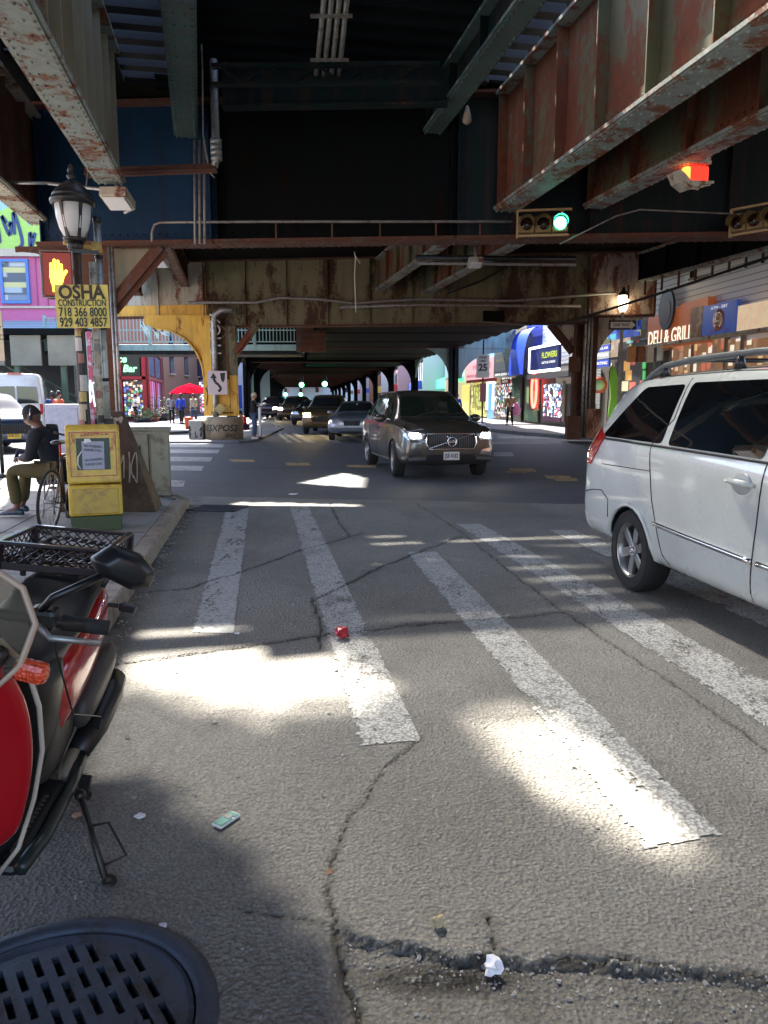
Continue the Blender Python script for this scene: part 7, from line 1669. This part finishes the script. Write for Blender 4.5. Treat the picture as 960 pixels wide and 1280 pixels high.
for k, a_ in enumerate((.5, 6, 11.5, 17)):
    sidebox('upper_window', a_, a_ + 4.8, 3.05, 4.5, C_('blue_upper_glass', (.08, .15, .28), .2), .05, .0)
    sidebox('side_display', a_, a_ + 4.8, .5, 2.7, clutter('violet_clothes_rack', [(.25, .1, .5), (.5, .15, .4), (.1, .1, .4), (.5, .45, .3), (.1, .02, .05), (.5, .05, .1)], (1.2, 1.2, .25), dark=(.03, .01, .04), emit=.25), .05, .0)
bb_ = block(-18.6, -13.2, 74, 90, 9.5, C_('pale_blue_render', (.4, .5, .62)), 'pale blue corner building with navy awnings behind the red umbrella', 'corner_building', False)
for x0, x1, z0, z1, m_, nme in ((-18.5, -16.6, 3.3, 7.4, C_('navy_sign', (.01, .015, .10), .4), 'navy_awning'), (-16.3, -14.4, 5.3, 7.3, C_('indigo_sign', (.03, .04, .3)), 'sign_board'), (-16.2, -13.4, .5, 5.0, C_('white_lit_front', (.6, .62, .7), var=.2), 'white_front'), (-18.4, -16.4, .3, 3.1, GOODSB, 'display')):
    b = MB(); b.b2(x0, x1, 73.6 if 'awning' in nme else 73.85, 73.98, z0, z1); o_ = b.build(nme, m_, bb_, world=True)
    if nme == 'sign_board': b = MB(); text(b, 'COLUMBIA', .8, -15.35, 6.3, 73.8, ext=.01, w=1.7); b.build('lettering', C_('rose_lettering', (.5, .05, .1)), o_, world=True)
    if nme == 'white_front': b = MB(); b.prism([(-15.9, 73.8, 4.6), (-15.0, 73.8, 3.6), (-14.4, 73.8, 2.3), (-15.2, 73.8, 2.8)], (0, .03, 0)); b.prism([(-13.9, 73.8, 2.8), (-13.5, 73.8, 2.8), (-13.5, 73.8, .6), (-13.9, 73.8, .6)], (0, .03, 0)); b.build('blue_slash', C_('royal_blue_sign', (.02, .07, .5)), o_, world=True)
block(-34, -20.5, 78, 92, 11, WB[1], 'white house rising behind the red fronted juice bar', face='S', nwin=6)
C_('crimson_canvas', (.30, .006, .02), .8).node_tree.nodes['Principled BSDF'].inputs['Specular IOR Level'].default_value = 0
um = thing('parasol', 'red scalloped parasol over the pavement stall beyond the crossing', 'parasol', (-11.6, 46.5, .1))
b = MB(); n_ = 16; top = (0, 0, 2.35); vs = [top] + [(1.25 * math.cos(k * 2 * PI / n_), 1.25 * math.sin(k * 2 * PI / n_), 1.78 - (.08 if k % 2 else 0)) for k in range(n_)] + [(.75 * math.cos(k * 2 * PI / n_), .75 * math.sin(k * 2 * PI / n_), 2.1) for k in range(n_)]
b.add(vs, [(0, 1 + n_ + k, 1 + n_ + (k + 1) % n_) for k in range(n_)] + [(1 + n_ + k, 1 + k, 1 + (k + 1) % n_, 1 + n_ + (k + 1) % n_) for k in range(n_)]); b.build('canopy', C_('crimson_canvas', (.30, .006, .02), .8), um); b = MB(); b.tube([(0, 0, 0), (0, 0, 2.35)], .03); b.build('pole', K_GALV, um)
K_LEAF = mat('potted_leaves', (.06, .14, .03), .55, var=.6, sc=14)
def plant(loc, w, h, m, label, pot=(.25, .06, .04), fl=None):
    t_ = thing('potted_plant', label, 'plant', loc); b = MB(); b.lathe([(w * .35, 0), (w * .5, h * .3)], 12); b.build('pot', mat('pot_%d' % int(pot[0] * 100), pot, .6), t_)
    rd = random.Random(int(loc[0] * 97 + loc[1] * 13)); b = MB(); f = MB()
    for i in range(240):
        a, r_ = rd.uniform(0, 2 * PI), rd.random() ** .5 * w * .6; z = h * (.3 + .7 * rd.random()) * (1.1 - r_ / w * .6); c = Vector((r_ * math.cos(a), r_ * math.sin(a), z)); d = Vector((rd.uniform(-1, 1), rd.uniform(-1, 1), rd.uniform(.1, 1))).normalized() * rd.uniform(.08, .16); s_ = d.orthogonal().normalized() * .03
        (f if fl and rd.random() < .25 else b).add([c, c + d * .5 + s_, c + d, c + d * .5 - s_], [(0, 1, 2, 3)])
    b.build('foliage', m, t_)
    if fl: f.build('flowers', mat('flower_%d' % int(fl[0] * 99), fl, .5), t_)
for i, (px, py, w, h, fl, lab) in enumerate(((180, 528, 1.1, .9, None, 'leafy green plant left of the flower pots in front of the juice bar'), (190, 527, 1.0, .8, (.5, .05, .1), 'pot of red flowers in front of the juice bar side wall'), (200, 526, 1.4, 1.7, None, 'tall green shrub in a dark tub by the juice bar'), (208, 525, 1.1, .9, (.6, .6, .7), 'pot of pale flowers beside the tall shrub'), (192, 515, 1.6, 2.1, None, 'tallest leafy plant standing behind the flower pots'))):
    p = at(px, py, .1); plant((p.x, p.y, .1), w, h, K_LEAF, lab, (.25, .06, .04) if i % 2 else (.03, .03, .035), fl)
ob = thing('bucket', 'bright orange bucket standing near the column pedestal', 'bucket', tuple(at(236, 536, .1))); b = MB(); b.lathe([(.16, 0), (.2, .5), (.22, .52)], 16); b.build('shell', C_('orange_plastic', (.7, .08, .02)), ob); b = MB(); b.lathe([(.23, .51), (.23, .55), (.1, .57)], 16); b.build('lid', C_('orange_plastic', (.7, .08, .02)), ob)
# station mezzanine crossing behind the yellow column, with stairs
mz = thing('station_footbridge', 'pale teal station footbridge with barred railings behind the yellow arch', 'footbridge', (-10, 36, 3.6))
b = MB(); b.b2(-15.6, -3.9, 36, 38.4, 3.72, 4.0); b.build('deck_edge', K_MEZZ, mz, world=True, bevel=.02)
b = MB(); b.b2(-15.6, -3.9, 36.1, 38.3, 3.55, 3.72); b.build('soffit', K_TEALD, mz, world=True)
b = MB()
for z in (4.1, 4.62, 5.15): b.b2(-15.6, -3.9, 36.02, 36.08, z, z + .05)
b.build('handrail', K_MEZZ, mz, world=True)
b = MB(); x = -15.5
while x < -3.9: b.b2(x, x + .035, 36.03, 36.07, 4.1, 5.15); x += .16
b.build('railing_bars', K_MEZZ, mz, world=True)
for x in (-15.6, -13.2, -10.8, -8.4, -6.0, -4.0): b = MB(); b.b2(x, x + .12, 35.98, 36.12, 3.95, 5.3); b.build('post', K_MEZZ, mz, world=True)
g = MB(); scribble(g, -11.2, -9.4, 4.15, 5.0, 4, .05, None, y=35.97, seed=51); g.build('graffiti', C_('pale_spray', (.5, .6, .55)), mz, world=True)
b = MB(); b.b2(-3.9, -2.6, 34.8, 35.2, 3.6, 5.6); [b.b2(-3.85, -2.65, 34.7, 34.8, z, z + .1) for z in (3.8, 4.05, 4.3, 4.55)]; b.build('louvred_end', K_RUST, mz, world=True)
stn = thing('station_stairs', 'dark steel station stairway with green handrails descending beside the white van', 'stairway', (-17, 34, 0))
for s_, y in ((0, 34.0), (1, 35.6)):
    b = MB(); b.beam((-19.6, y, 3.8), (-13.2, y, .2), .08, .35); b.build('stringer', K_GREEN, stn, world=True)
    b = MB(); b.beam((-19.6, y, 4.7), (-13.2, y, 1.1), .05, .05); b.beam((-19.6, y, 4.3), (-13.2, y, .7), .04, .04)
    for k in range(8): f_ = k / 7; b.beam((-19.6 + 6.4 * f_, y, 3.8 - 3.6 * f_), (-19.6 + 6.4 * f_, y, 4.7 - 3.6 * f_), .05, .05, up=(1, 0, 0))
    b.build('handrail', K_GREEN, stn, world=True)
b = MB()
for k in range(18): f_ = k / 18; b.b2(-19.5 + 6.4 * f_, -19.1 + 6.4 * f_, 34.05, 35.55, 3.75 - 3.6 * f_, 3.79 - 3.6 * f_)
b.build('treads', K_CREAM, stn, world=True)
for x in (-18.4, -15.9, -13.9): b = MB(); b.b2(x - .1, x + .1, 33.8, 34.0, 0, 4.1); b.build('support_post', K_GREEN, stn, world=True)
b = MB(); b.b2(-22, -12.6, 33.4, 37, 4.25, 4.5); b.build('roof', K_DARK, stn, world=True)
for i, (xa, xb) in enumerate(((-18.8, -17.7), (-17.4, -16.3), (-16.0, -14.7), (-14.4, -12.9))):
    b = MB(); b.b2(xa, xb, 33.55, 33.65, 2.95, 4.22); o = b.build('enclosure_panel', mat('khaki_panel', (.20, .19, .14), .7, var=.4, sc=1.5), stn, world=True)
    if i < 2: g = MB(); scribble(g, xa + .1, xb - .1, 3.05, 4.1, 4, .03, None, y=33.54, seed=60 + i); scribble(g, xa + .1, xb - .1, 3.05, 4.1, 5, .02, None, y=33.535, seed=70 + i); g.build('graffiti', W1, o, world=True)
rt = thing('lattice_mast', 'pink and red graffiti covered lattice posts left of the stickered pole', 'mast', (-11.5, 31.5, 0))
b = MB(); [b.b2(x, x + .14, 31.4, 31.55, 0, 4.2) for x in (-11.9, -11.3)]; b.build('posts', mat('raspberry_paint', (.40, .05, .09), .6, var=.4, sc=3, dirt=(.5, .5, .5), dsc=4), rt, world=True)
b = MB(); [b.beam((-11.9, 31.5, z), (-11.2, 31.5, z + .5), .04, .05, up=(0, 1, 0)) for z in np.arange(.3, 4, .5)]; b.build('lacing', K_GREEN, rt, world=True)
g = MB(); scribble(g, -12.3, -10.9, .9, 2.3, 8, .03, None, y=31.38, seed=81); g.build('graffiti', W1, rt, world=True)
gb = thing('green_column', 'pale green latticed column behind the lattice posts', 'steel column', (-12.6, 33, 0)); b = MB(); b.b2(-12.9, -12.3, 33, 33.2, 0, 4.3); b.b2(-12.0, -11.8, 33, 33.2, 0, 4.3); b.build('shaft', K_MEZZ, gb, world=True)
jbx = thing('control_cabinet', 'pale blue grey control cabinet behind the seated man', 'cabinet', tuple(at(86, 566, .1))); b = MB(); b.box((0, 0, .65), (.95, .5, 1.3)); b.build('casing', mat('lilac_grey_paint', (.42, .43, .48), .6, var=.3, sc=5), jbx, bevel=.02); b = MB(); b.box((0, -.26, .65), (.8, .02, 1.1)); b.build('door', mat('lilac_grey_paint2', (.36, .38, .44), .6, var=.4, sc=8), jbx)
# pink building with its billboard
pkb = thing('pink_building', 'pink corner building with a blue framed window over a corrugated awning', 'building', (-22, 38.5, 0))
K_PINK = mat('pink_render_paint', (.55, .13, .28), .7, var=.12, dirt=(.45, .35, .35), dlo=.66, dhi=.8)
b = MB(); b.b2(-34, -14.9, 39, 42.5, 5.3, 8.5); b.build('upper_wall', K_PINK, pkb, world=True)
b = MB(); b.b2(-34, -15.9, 40, 42.5, 0, 5.3); b.build('ground_floor', C_('dark_shop_interior', (.03, .03, .03)), pkb, world=True)
b = MB(); b.b2(-34, -14.7, 38.8, 39.4, 8.4, 8.75); b.b2(-34, -14.85, 38.9, 39.02, 5.95, 6.05); b.build('cornice', C_('cream_trim', (.5, .42, .33)), pkb, world=True)
b = MB(); b.prism([(-34, 38.95, 5.35), (-34, 37.4, 4.6), (-34, 37.4, 4.35), (-34, 38.95, 4.35)], (20.5, 0, 0)); b.build('awning', K_CORR, pkb, world=True)
for xc, w_ in ((-18.1, 1.15), (-21.5, 1.15), (-15.35, .5)):
    b = MB(); z0, z1 = 6.3, 8.15
    for q in ((xc - w_ / 2 - .13, xc - w_ / 2, z0, z1), (xc + w_ / 2, xc + w_ / 2 + .13, z0, z1), (xc - w_ / 2 - .13, xc + w_ / 2 + .13, z1, z1 + .13), (xc - w_ / 2 - .13, xc + w_ / 2 + .13, z0 - .13, z0)): b.b2(q[0], q[1], 38.85, 39.0, q[2], q[3])
    f = b.build('window', C_('blue_window_frame', (.08, .2, .5)), pkb, world=True); b = MB(); b.b2(xc - w_ / 2, xc + w_ / 2, 38.94, 38.99, z0, z1); b.build('pane', clutter('curtained_pane', [(.4, .45, .5), (.6, .55, .25), (.2, .25, .35), (.5, .5, .5)], (.6, .6, 3), dark=(.1, .12, .15)), f, world=True)
for x in (-16.6, -17.1): b = MB(); b.b2(x, x + .05, 38.93, 38.99, 6.0, 8.4); b.build('wall_joint', C_('dark_pink', (.4, .08, .18)), pkb, world=True)
bill = thing('billboard', 'graffiti painted billboard in lime and light blue on the roof at the far left', 'billboard', (-20, 41, 8.8))
b = MB(); b.b2(-26, -16.9, 41, 41.3, 8.8, 12.5); b.build('board', C_('light_blue_board', (.3, .5, .68), var=.3, sc=1), bill, world=True)
b = MB(); b.prism([(-26, 40.98, 8.9), (-17.2, 40.98, 8.9), (-17.6, 40.98, 10.6), (-18.2, 40.98, 10.3), (-18.6, 40.98, 11.4), (-19.6, 40.98, 11.0), (-20.4, 40.98, 11.7), (-26, 40.98, 11.4)], (0, .02, 0)); b.build('graffiti', C_('lime_spray', (.35, .6, .12), var=.2), bill, world=True)
g = MB(); scribble(g, -21, -17.2, 9.0, 11.2, 6, .09, None, y=40.95, seed=91); g.build('graffiti', C_('navy_spray', (.02, .05, .15)), bill, world=True)
block(-58, -36, 8, 24, 8, WB[4], 'pink house row along the crossing avenue beyond the left edge', face='E', nwin=4)
block(-58, -36, 24.5, 36, 9, WB[1], 'white house next to the pink row along the crossing avenue', face='E', nwin=4)
# buildings beside and behind the viewer (street wall mirrored in the van windows)
block(-22, -9.6, -22, -.5, 8, WB[4], 'pink apartment house beside the near sidewalk left of the view', face='E', nwin=6)
block(16, 28, -20, 8, 9, WB[2], 'red brick house beyond the minivan right of the view', face='W', nwin=6)
# ------------------------------------------------------------------ people
def skin(name, verts, edges, rad, m, parent, sub=2, extra=None, mats=None):
    me = bpy.data.meshes.new(name); me.from_pydata([tuple(v) for v in verts], edges, []); o = bpy.data.objects.new(name, me); COL.objects.link(o)
    md = o.modifiers.new('skin', 'SKIN'); md.branch_smoothing = .6
    for i, sv in enumerate(me.skin_vertices[0].data if me.skin_vertices else []): pass
    if not me.skin_vertices:
        bm = bmesh.new(); bm.from_mesh(me); bm.verts.layers.skin.verify(); bm.to_mesh(me); bm.free()
    for i, sv in enumerate(me.skin_vertices[0].data):
        r = rad[i]; sv.radius = r if isinstance(r, tuple) else (r, r); sv.use_root = (i == 0)
    s = o.modifiers.new('s', 'SUBSURF'); s.levels = s.render_levels = sub
    fin = ev_mesh(o, name); o.modifiers.clear(); o.data = fin; fin.materials.clear(); fin.materials.append(m)
    if extra is not None:
        bm = bmesh.new(); bm.from_mesh(fin); bm.from_mesh(extra); bm.to_mesh(fin); bm.free()
    for p in fin.polygons: p.use_smooth = True
    o.parent = parent; XF[o.name] = xf(parent); return o
def headmesh(c, fwd, s=1.0, tilt=0):
    # an egg with brow, nose, chin and ears; fwd is the facing direction in the x-y plane, tilt pitches the face down
    bm = bmesh.new(); bmesh.ops.create_uvsphere(bm, u_segments=24, v_segments=18, radius=1)
    for v in bm.verts:
        x, y, z = v.co; X, Y, Z = x * .098, y * .076, z * .118
        if z < 0: Y *= 1 + z * .28; X *= 1 + z * .12
        if x > .3 and z < -.2: X += .012 * (1 - abs(y))
        if x < 0 and z > -.3: X *= 1.06
        nx = max(0, 1 - abs(y) / .22) * max(0, 1 - abs(z + .12) / .28) * (x > 0); X += .030 * nx
        ey = max(0, 1 - abs(abs(y) - .38) / .2) * max(0, 1 - abs(z - .08) / .14) * (x > 0); X -= .010 * ey
        mo = max(0, 1 - abs(y) / .35) * max(0, 1 - abs(z + .55) / .10) * (x > 0); X += .008 * mo
        v.co = (X, Y, Z)
    for s_ in (-1, 1):
        r = bmesh.ops.create_uvsphere(bm, u_segments=8, v_segments=6, radius=1)
        for v in r['verts']: v.co = Vector((v.co.x * .018 - .008, s_ * .078 + v.co.y * .01, v.co.z * .030 - .01))
    M = Matrix.Translation(c) @ Matrix.Rotation(math.atan2(fwd[1], fwd[0]), 4, 'Z') @ Matrix.Rotation(tilt, 4, 'Y') @ Matrix.Scale(s, 4); bm.transform(M)
    me = bpy.data.meshes.new('head'); bm.to_mesh(me); bm.free(); return me, M
def hand(V, E, Rr, wi, wrist, d, up, s=1.0, curl=.5):
    # palm and five fingers growing from wrist vertex wi along d
    d = Vector(d).normalized(); up = Vector(up); sd_ = d.cross(up).normalized(); up = sd_.cross(d).normalized(); w = Vector(wrist)
    pi_ = len(V); V.append(w + d * .045 * s); Rr.append((.030 * s, .016 * s)); E.append((wi, pi_))
    for k, (off, L) in enumerate(((-.028, .062), (-.010, .072), (.009, .068), (.026, .052))):
        a = len(V); b_ = w + d * .085 * s + sd_ * off * s; V.append(b_); Rr.append(.009 * s); E.append((pi_, a))
        c1 = b_ + (d * math.cos(curl) - up * math.sin(curl)) * L * .5 * s; V.append(c1); Rr.append(.008 * s); E.append((a, a + 1))
        c2 = c1 + (d * math.cos(curl * 2) - up * math.sin(curl * 2)) * L * .45 * s; V.append(c2); Rr.append(.007 * s); E.append((a + 1, a + 2))
    a = len(V); V.append(w + d * .035 * s - sd_ * .036 * s - up * .005); Rr.append(.010 * s); E.append((pi_, a)); V.append(w + d * .075 * s - sd_ * .045 * s - up * .02 * s); Rr.append(.008 * s); E.append((a, a + 1))
def human(label, loc, rz, J, top, legs, shoe, skinm, hairm, sc=1.0, group=None, tilt=0, hands=False, cap=None, sleeve='long', shorts=False, hair='short', face=(1, 0)):
    # J: joints, x forward, y left; every figure is skinned as one surface with clothing on top
    t_ = thing('person', label, 'person', loc, rz, group); S_ = lambda p: Vector(p) * sc
    n = ['pelvis', 'chest', 'neck', 'shl', 'ell', 'wrl', 'shr', 'elr', 'wrr', 'hil', 'knl', 'anl', 'tol', 'hir', 'knr', 'anr', 'tor']
    rad = dict(pelvis=(.135, .105), chest=(.145, .10), neck=.052, shl=.062, ell=.042, wrl=.028, hil=.085, knl=.058, anl=.040, tol=.032)
    rad.update({k[:-1] + 'r': v for k, v in list(rad.items()) if k.endswith('l')}); V = [S_(J[k]) for k in n]; I = {k: i for i, k in enumerate(n)}
    sr = lambda r, q=1, a=0: (tuple((x + a) * sc * q for x in r) if isinstance(r, tuple) else (r + a) * sc * q)
    E = [('pelvis', 'chest'), ('chest', 'neck'), ('chest', 'shl'), ('shl', 'ell'), ('ell', 'wrl'), ('chest', 'shr'), ('shr', 'elr'), ('elr', 'wrr'), ('pelvis', 'hil'), ('hil', 'knl'), ('knl', 'anl'), ('anl', 'tol'), ('pelvis', 'hir'), ('hir', 'knr'), ('knr', 'anr'), ('anr', 'tor')]
    e = [(I[a], I[b]) for a, b in E]; Rr = [sr(rad[k], .93) for k in n]; VV = list(V)
    VV.append(S_(J['head']) - Vector((0, 0, .06 * sc))); Rr.append(.05 * sc); e.append((I['neck'], len(VV) - 1))
    for s_ in 'lr':
        d = V[I['wr' + s_]] - V[I['el' + s_]]; hand(VV, e, Rr, I['wr' + s_], V[I['wr' + s_]], d, J.get('palm' + s_, (0, 0, 1)), sc * 1.0, .75 if hands else .35)
    hm, HM = headmesh(S_(J['head']), face, sc, tilt)
    skin('body', VV, e, Rr, skinm, t_, 2, hm)
    def garment(name, ks, es, m, add=.016, trim=None):
        vs = []; rr = []; idx = {}
        for k in ks: idx[k] = len(vs); vs.append(V[I[k]] if k in I else trim[k][0]); rr.append(sr(rad[k], 1, add) if k in I else trim[k][1])
        return skin(name, vs, [(idx[a], idx[b]) for a, b in es], rr, m, t_, 2)
    ks = ['pelvis', 'chest', 'shl', 'shr']; es = [('pelvis', 'chest'), ('chest', 'shl'), ('chest', 'shr')]; tr = {'hem': (V[I['pelvis']] - (V[I['chest']] - V[I['pelvis']]) * .22, (.15 * sc, .125 * sc)), 'collar': (V[I['chest']].lerp(V[I['neck']], 1.0), (.080 * sc, .074 * sc))}
    ks += ['hem', 'collar']; es += [('pelvis', 'hem'), ('chest', 'collar')]
    if sleeve == 'long':
        for s_ in 'lr': tr['cu' + s_] = (V[I['el' + s_]].lerp(V[I['wr' + s_]], .92), .042 * sc); ks += ['el' + s_, 'cu' + s_]; es += [('sh' + s_, 'el' + s_), ('el' + s_, 'cu' + s_)]
    else:
        for s_ in 'lr': tr['cu' + s_] = (V[I['sh' + s_]].lerp(V[I['el' + s_]], .7), .060 * sc); ks += ['cu' + s_]; es += [('sh' + s_, 'cu' + s_)]
    garment('jacket' if sleeve == 'long' else 'shirt', ks, es, top, .020, tr)
    ks = ['pelvis', 'hil', 'hir', 'knl', 'knr']; es = [('pelvis', 'hil'), ('pelvis', 'hir'), ('hil', 'knl'), ('hir', 'knr')]; tr = {}
    if not shorts:
        for s_ in 'lr': tr['cu' + s_] = (V[I['kn' + s_]].lerp(V[I['an' + s_]], .93), .066 * sc); ks += ['cu' + s_]; es += [('kn' + s_, 'cu' + s_)]
    garment('shorts' if shorts else 'trousers', ks, es, legs, .018, tr)
    for s_ in 'lr':
        a, b_ = V[I['an' + s_]], V[I['to' + s_]]; m_ = MB(); d = (b_ - a); d.z = 0; d.normalize(); q = Vector((-d.y, d.x, 0)); base = Vector((a.x, a.y, min(a.z, b_.z) - .03 * sc))
        rings = []
        for f_, w_, h_ in ((-.07, .03, .05), (-.05, .042, .09), (.02, .046, .10), (.10, .048, .07), (.18, .045, .05), (.215, .025, .03)):
            c_ = base + d * f_ * sc; rings.append([c_ + q * w_ * sc, c_ + q * w_ * .9 * sc + Vector((0, 0, h_ * .7 * sc)), c_ + Vector((0, 0, h_ * sc)), c_ - q * w_ * .9 * sc + Vector((0, 0, h_ * .7 * sc)), c_ - q * w_ * sc])
        m_.loft(rings); m_.build('shoe', shoe, t_, subsurf=1)
    b = MB()
    if cap: b.add(*capgeo(HM, 1.06, .12)); b.build('cap', cap, t_, subsurf=1)
    else:
        b.add(*capgeo(HM, 1.10, -.05 if hair == 'short' else -.5)); b.build('hair', hairm, t_, subsurf=1)
        if hair == 'long': b = MB(); b.ball((-.05, 0, -.06), (.07, .085, .15), 12, M=HM); b.build('hair', hairm, t_)
    return t_
def capgeo(HM, s, zmin):
    vs = []; fs = []; n = 16; rows = 6
    for i in range(rows + 1):
        a = i / rows * (PI * .56)
        for k in range(n):
            t_ = 2 * PI * k / n; x = math.sin(a) * math.cos(t_); drop_ = (.30 if s > 1.08 else .05) * max(0, -x) * (i / rows)
            vs.append(HM @ Vector((x * .100 * s - .004, math.sin(a) * math.sin(t_) * .079 * s, (math.cos(a) - drop_ * 1.6) * .118 * s + .008)))
    for i in range(rows):
        for k in range(n): fs.append((i * n + k, (i + 1) * n + k, (i + 1) * n + (k + 1) % n, i * n + (k + 1) % n))
    return vs, fs, 0, True
def stand(arm=0, step=.0):
    J = dict(pelvis=(0, 0, .93), chest=(0, 0, 1.27), neck=(0, 0, 1.46), head=(.02, 0, 1.60), hil=(0, .09, .88), hir=(0, -.09, .88), knl=(.03 + step, .10, .50), knr=(.03 - step * .4, -.10, .50), anl=(step * 1.4, .11, .08), anr=(-step * 1.4 - .02, -.11, .08 + step * .2), tol=(step * 1.4 + .14, .13, .04), tor=(-step * 1.4 + .12, -.13, .04), shl=(0, .19, 1.40), shr=(0, -.19, 1.40))
    for s_, q in (('l', 1), ('r', -1)):
        if arm: J['el' + s_] = (.03, q * .25, 1.12); J['wr' + s_] = (.26, q * .12, 1.20)
        else: J['el' + s_] = (-.03 - step * q, q * .25, 1.13); J['wr' + s_] = (.05 - step * q * 1.2, q * .27, .89)
    return J
CL = lambda n, c: mat('cloth_' + n, c, .85, var=.25, sc=12, bump=.15)
HB = mat('black_hair', (.012, .01, .009), .6, var=.3, sc=40); HL = mat('fair_hair', (.35, .25, .14), .6, var=.3, sc=40)
# the seated man: hips at the stool, knees forward (he faces the left of the photo)
J = dict(pelvis=(0, 0, .53), chest=(.10, 0, .84), neck=(.15, 0, 1.01), head=(.235, 0, 1.13), hil=(.02, .10, .52), hir=(.02, -.10, .52), knl=(.45, .13, .53), knr=(.43, -.13, .52), anl=(.40, .13, .10), anr=(.50, -.13, .10), tol=(.54, .15, .05), tor=(.64, -.14, .05),
         shl=(.11, .19, .96), shr=(.11, -.19, .96), ell=(.14, .24, .68), elr=(.14, -.23, .68), wrl=(.36, .08, .66), wrr=(.37, -.05, .67))
mp = at(70, 642, .148)
man = human('man sitting hunched over a phone in a dark jacket olive trousers and black cap', (-3.93, 9.15, .148), PI - .12, J, CL('dark_navy', (.012, .014, .022)), CL('olive', (.065, .055, .018)), mat('blue_black_shoe', (.03, .06, .09), .4, var=.4, sc=12), K_SKIN, HB, 1.06, tilt=R(28), hands=True, cap=CL('black_cap', (.01, .01, .012)))
Mm = xf(man); ph = Mm @ Vector((.465, .01, .735)); b = MB(); b.box((0, 0, 0), (.012, .075, .15), ry=R(-25)); o = b.build('mobile_phone', mat('blue_phone', (.04, .06, .15), .3), loc=tuple(ph), bevel=.004); o.rotation_euler.z = PI - .12; tag(o, 'small dark blue phone held by the seated man', 'phone')
stl = thing('folding_stool', 'low dark folding stool under the seated man', 'stool', (-3.90, 9.15, .148), 0)
b = MB(); b.box((0, 0, .42), (.34, .36, .04)); b.build('seat', K_BLACKP, stl, bevel=.01)
for x in (-.14, .14):
    for y in (-.15, .15): b = MB(); b.tube([(x, y, 0), (x * .8, y * .8, .41)], .013); b.build('leg', K_GALV, stl)
hp = thing('headphones', 'thin silver headphone band over the seated man cap', 'headphones', tuple(Mm @ Vector((.24, 0, 1.2))), PI - .12); b = MB(); b.tube([(.0 - .02 * math.cos(a), .092 * math.cos(a), .135 * math.sin(a) - .02) for a in [k * PI / 12 for k in range(13)]], .006, 6); b.build('band', K_CHROME, hp)
for s_ in (-1, 1): b = MB(); b.cyl((-.02 * s_, s_ * .085, -.03), (-.02 * s_, s_ * .105, -.03), .028, n=12); b.build('ear_cup', K_BLACKP, hp)
# people farther off
p = at(318, 549, .05); human('woman in black top and jeans with a pale hat looking at her phone', (p.x, p.y, .05), 0, stand(1), CL('black', (.012, .012, .012)), CL('jeans', (.06, .09, .16)), K_WHITE, K_SKINL, HL, 1.0, cap=CL('beige', (.5, .42, .3)), hair='long', tilt=R(12))
Js = dict(J); p = at(307, 546, .05); human('child in red seated beside the standing woman at the pedestal', (p.x, p.y, .0), PI * 1.2, Js, CL('red', (.5, .02, .04)), CL('navy', (.03, .05, .15)), K_WHITE, K_SKINL, HB, .85)
p = at(637, 532, .14); human('person in a patterned brown top walking away along the shop fronts', (p.x, p.y, .14), PI / 2, stand(0, .12), mat('patterned_brown_top', (.3, .12, .06), .8, var=.8, sc=14, dirt=(.4, .3, .2), dsc=20), CL('black', (.012, .012, .012)), K_BLACKP, K_SKIN, HB, 1.02)
bg_ = at(641, 523, 1.0); o = MB().lathe([(.05, -.35), (.2, -.3), (.24, 0), (.1, .3), (.05, .34)], 10).build('shoulder_bag', CL('pink', (.6, .2, .35)), loc=(p.x + .32, p.y, 1.0)); tag(o, 'pink bag hanging at the side of the walking person', 'bag')
for px, py, rz, tp, lg, sk, lab, kw in ((170, 528, .2, CL('white', (.75, .75, .75)), CL('black', (.012, .012, .012)), K_SKIN, 'man in a white tee and black shorts before the juice bar', dict(sleeve='short', shorts=True, arm=1)),
                                    (227, 530, 1.2, CL('royal', (.02, .06, .5)), CL('black', (.012, .012, .012)), K_SKIN, 'person in a royal blue top under the red parasol', {}),
                                    (243, 530, 2.5, CL('beige', (.5, .42, .3)), CL('jeans', (.06, .09, .16)), K_SKINL, 'person in a beige top right of the one in royal blue under the parasol', {}),
                                    (215, 529, 1.6, CL('grey', (.25, .25, .27)), CL('black', (.012, .012, .012)), K_SKIN, 'person in grey standing left of the parasol pole', {}),
                                    (76, 548, 1.0, CL('orange', (.6, .1, .03)), CL('navy', (.03, .05, .15)), K_SKINL, 'person in an orange top beside the station stairs', {}),
                                    (68, 545, 2.0, CL('navy', (.03, .05, .15)), CL('black', (.012, .012, .012)), K_SKIN, 'person in navy just left of the one in orange by the stairs', {}),
                                    (571, 529, 1.0, CL('royal', (.02, .06, .5)), CL('jeans', (.06, .09, .16)), K_SKIN, 'person in blue half hidden behind the bonnet of the black crossover', {})):
    arm = kw.pop('arm', 0); p = at(px, py, .1); human(lab, (p.x, p.y, .1), rz, stand(arm, .05), tp, lg, K_BLACKP, sk, HB, 1.0, **kw)
wp_ = thing('white_bollard', 'thin white flexible bollard in front of the standing woman', 'bollard', tuple(at(325.5, 549, .06))); b = MB(); b.lathe([(.11, 0), (.11, .03), (.055, .05), (.055, .1)], 12); b.build('base', K_BLK, wp_); b = MB(); b.lathe([(.052, .05), (.052, 1.15), (.03, 1.18)], 12); b.build('tube', K_WHITE, wp_)
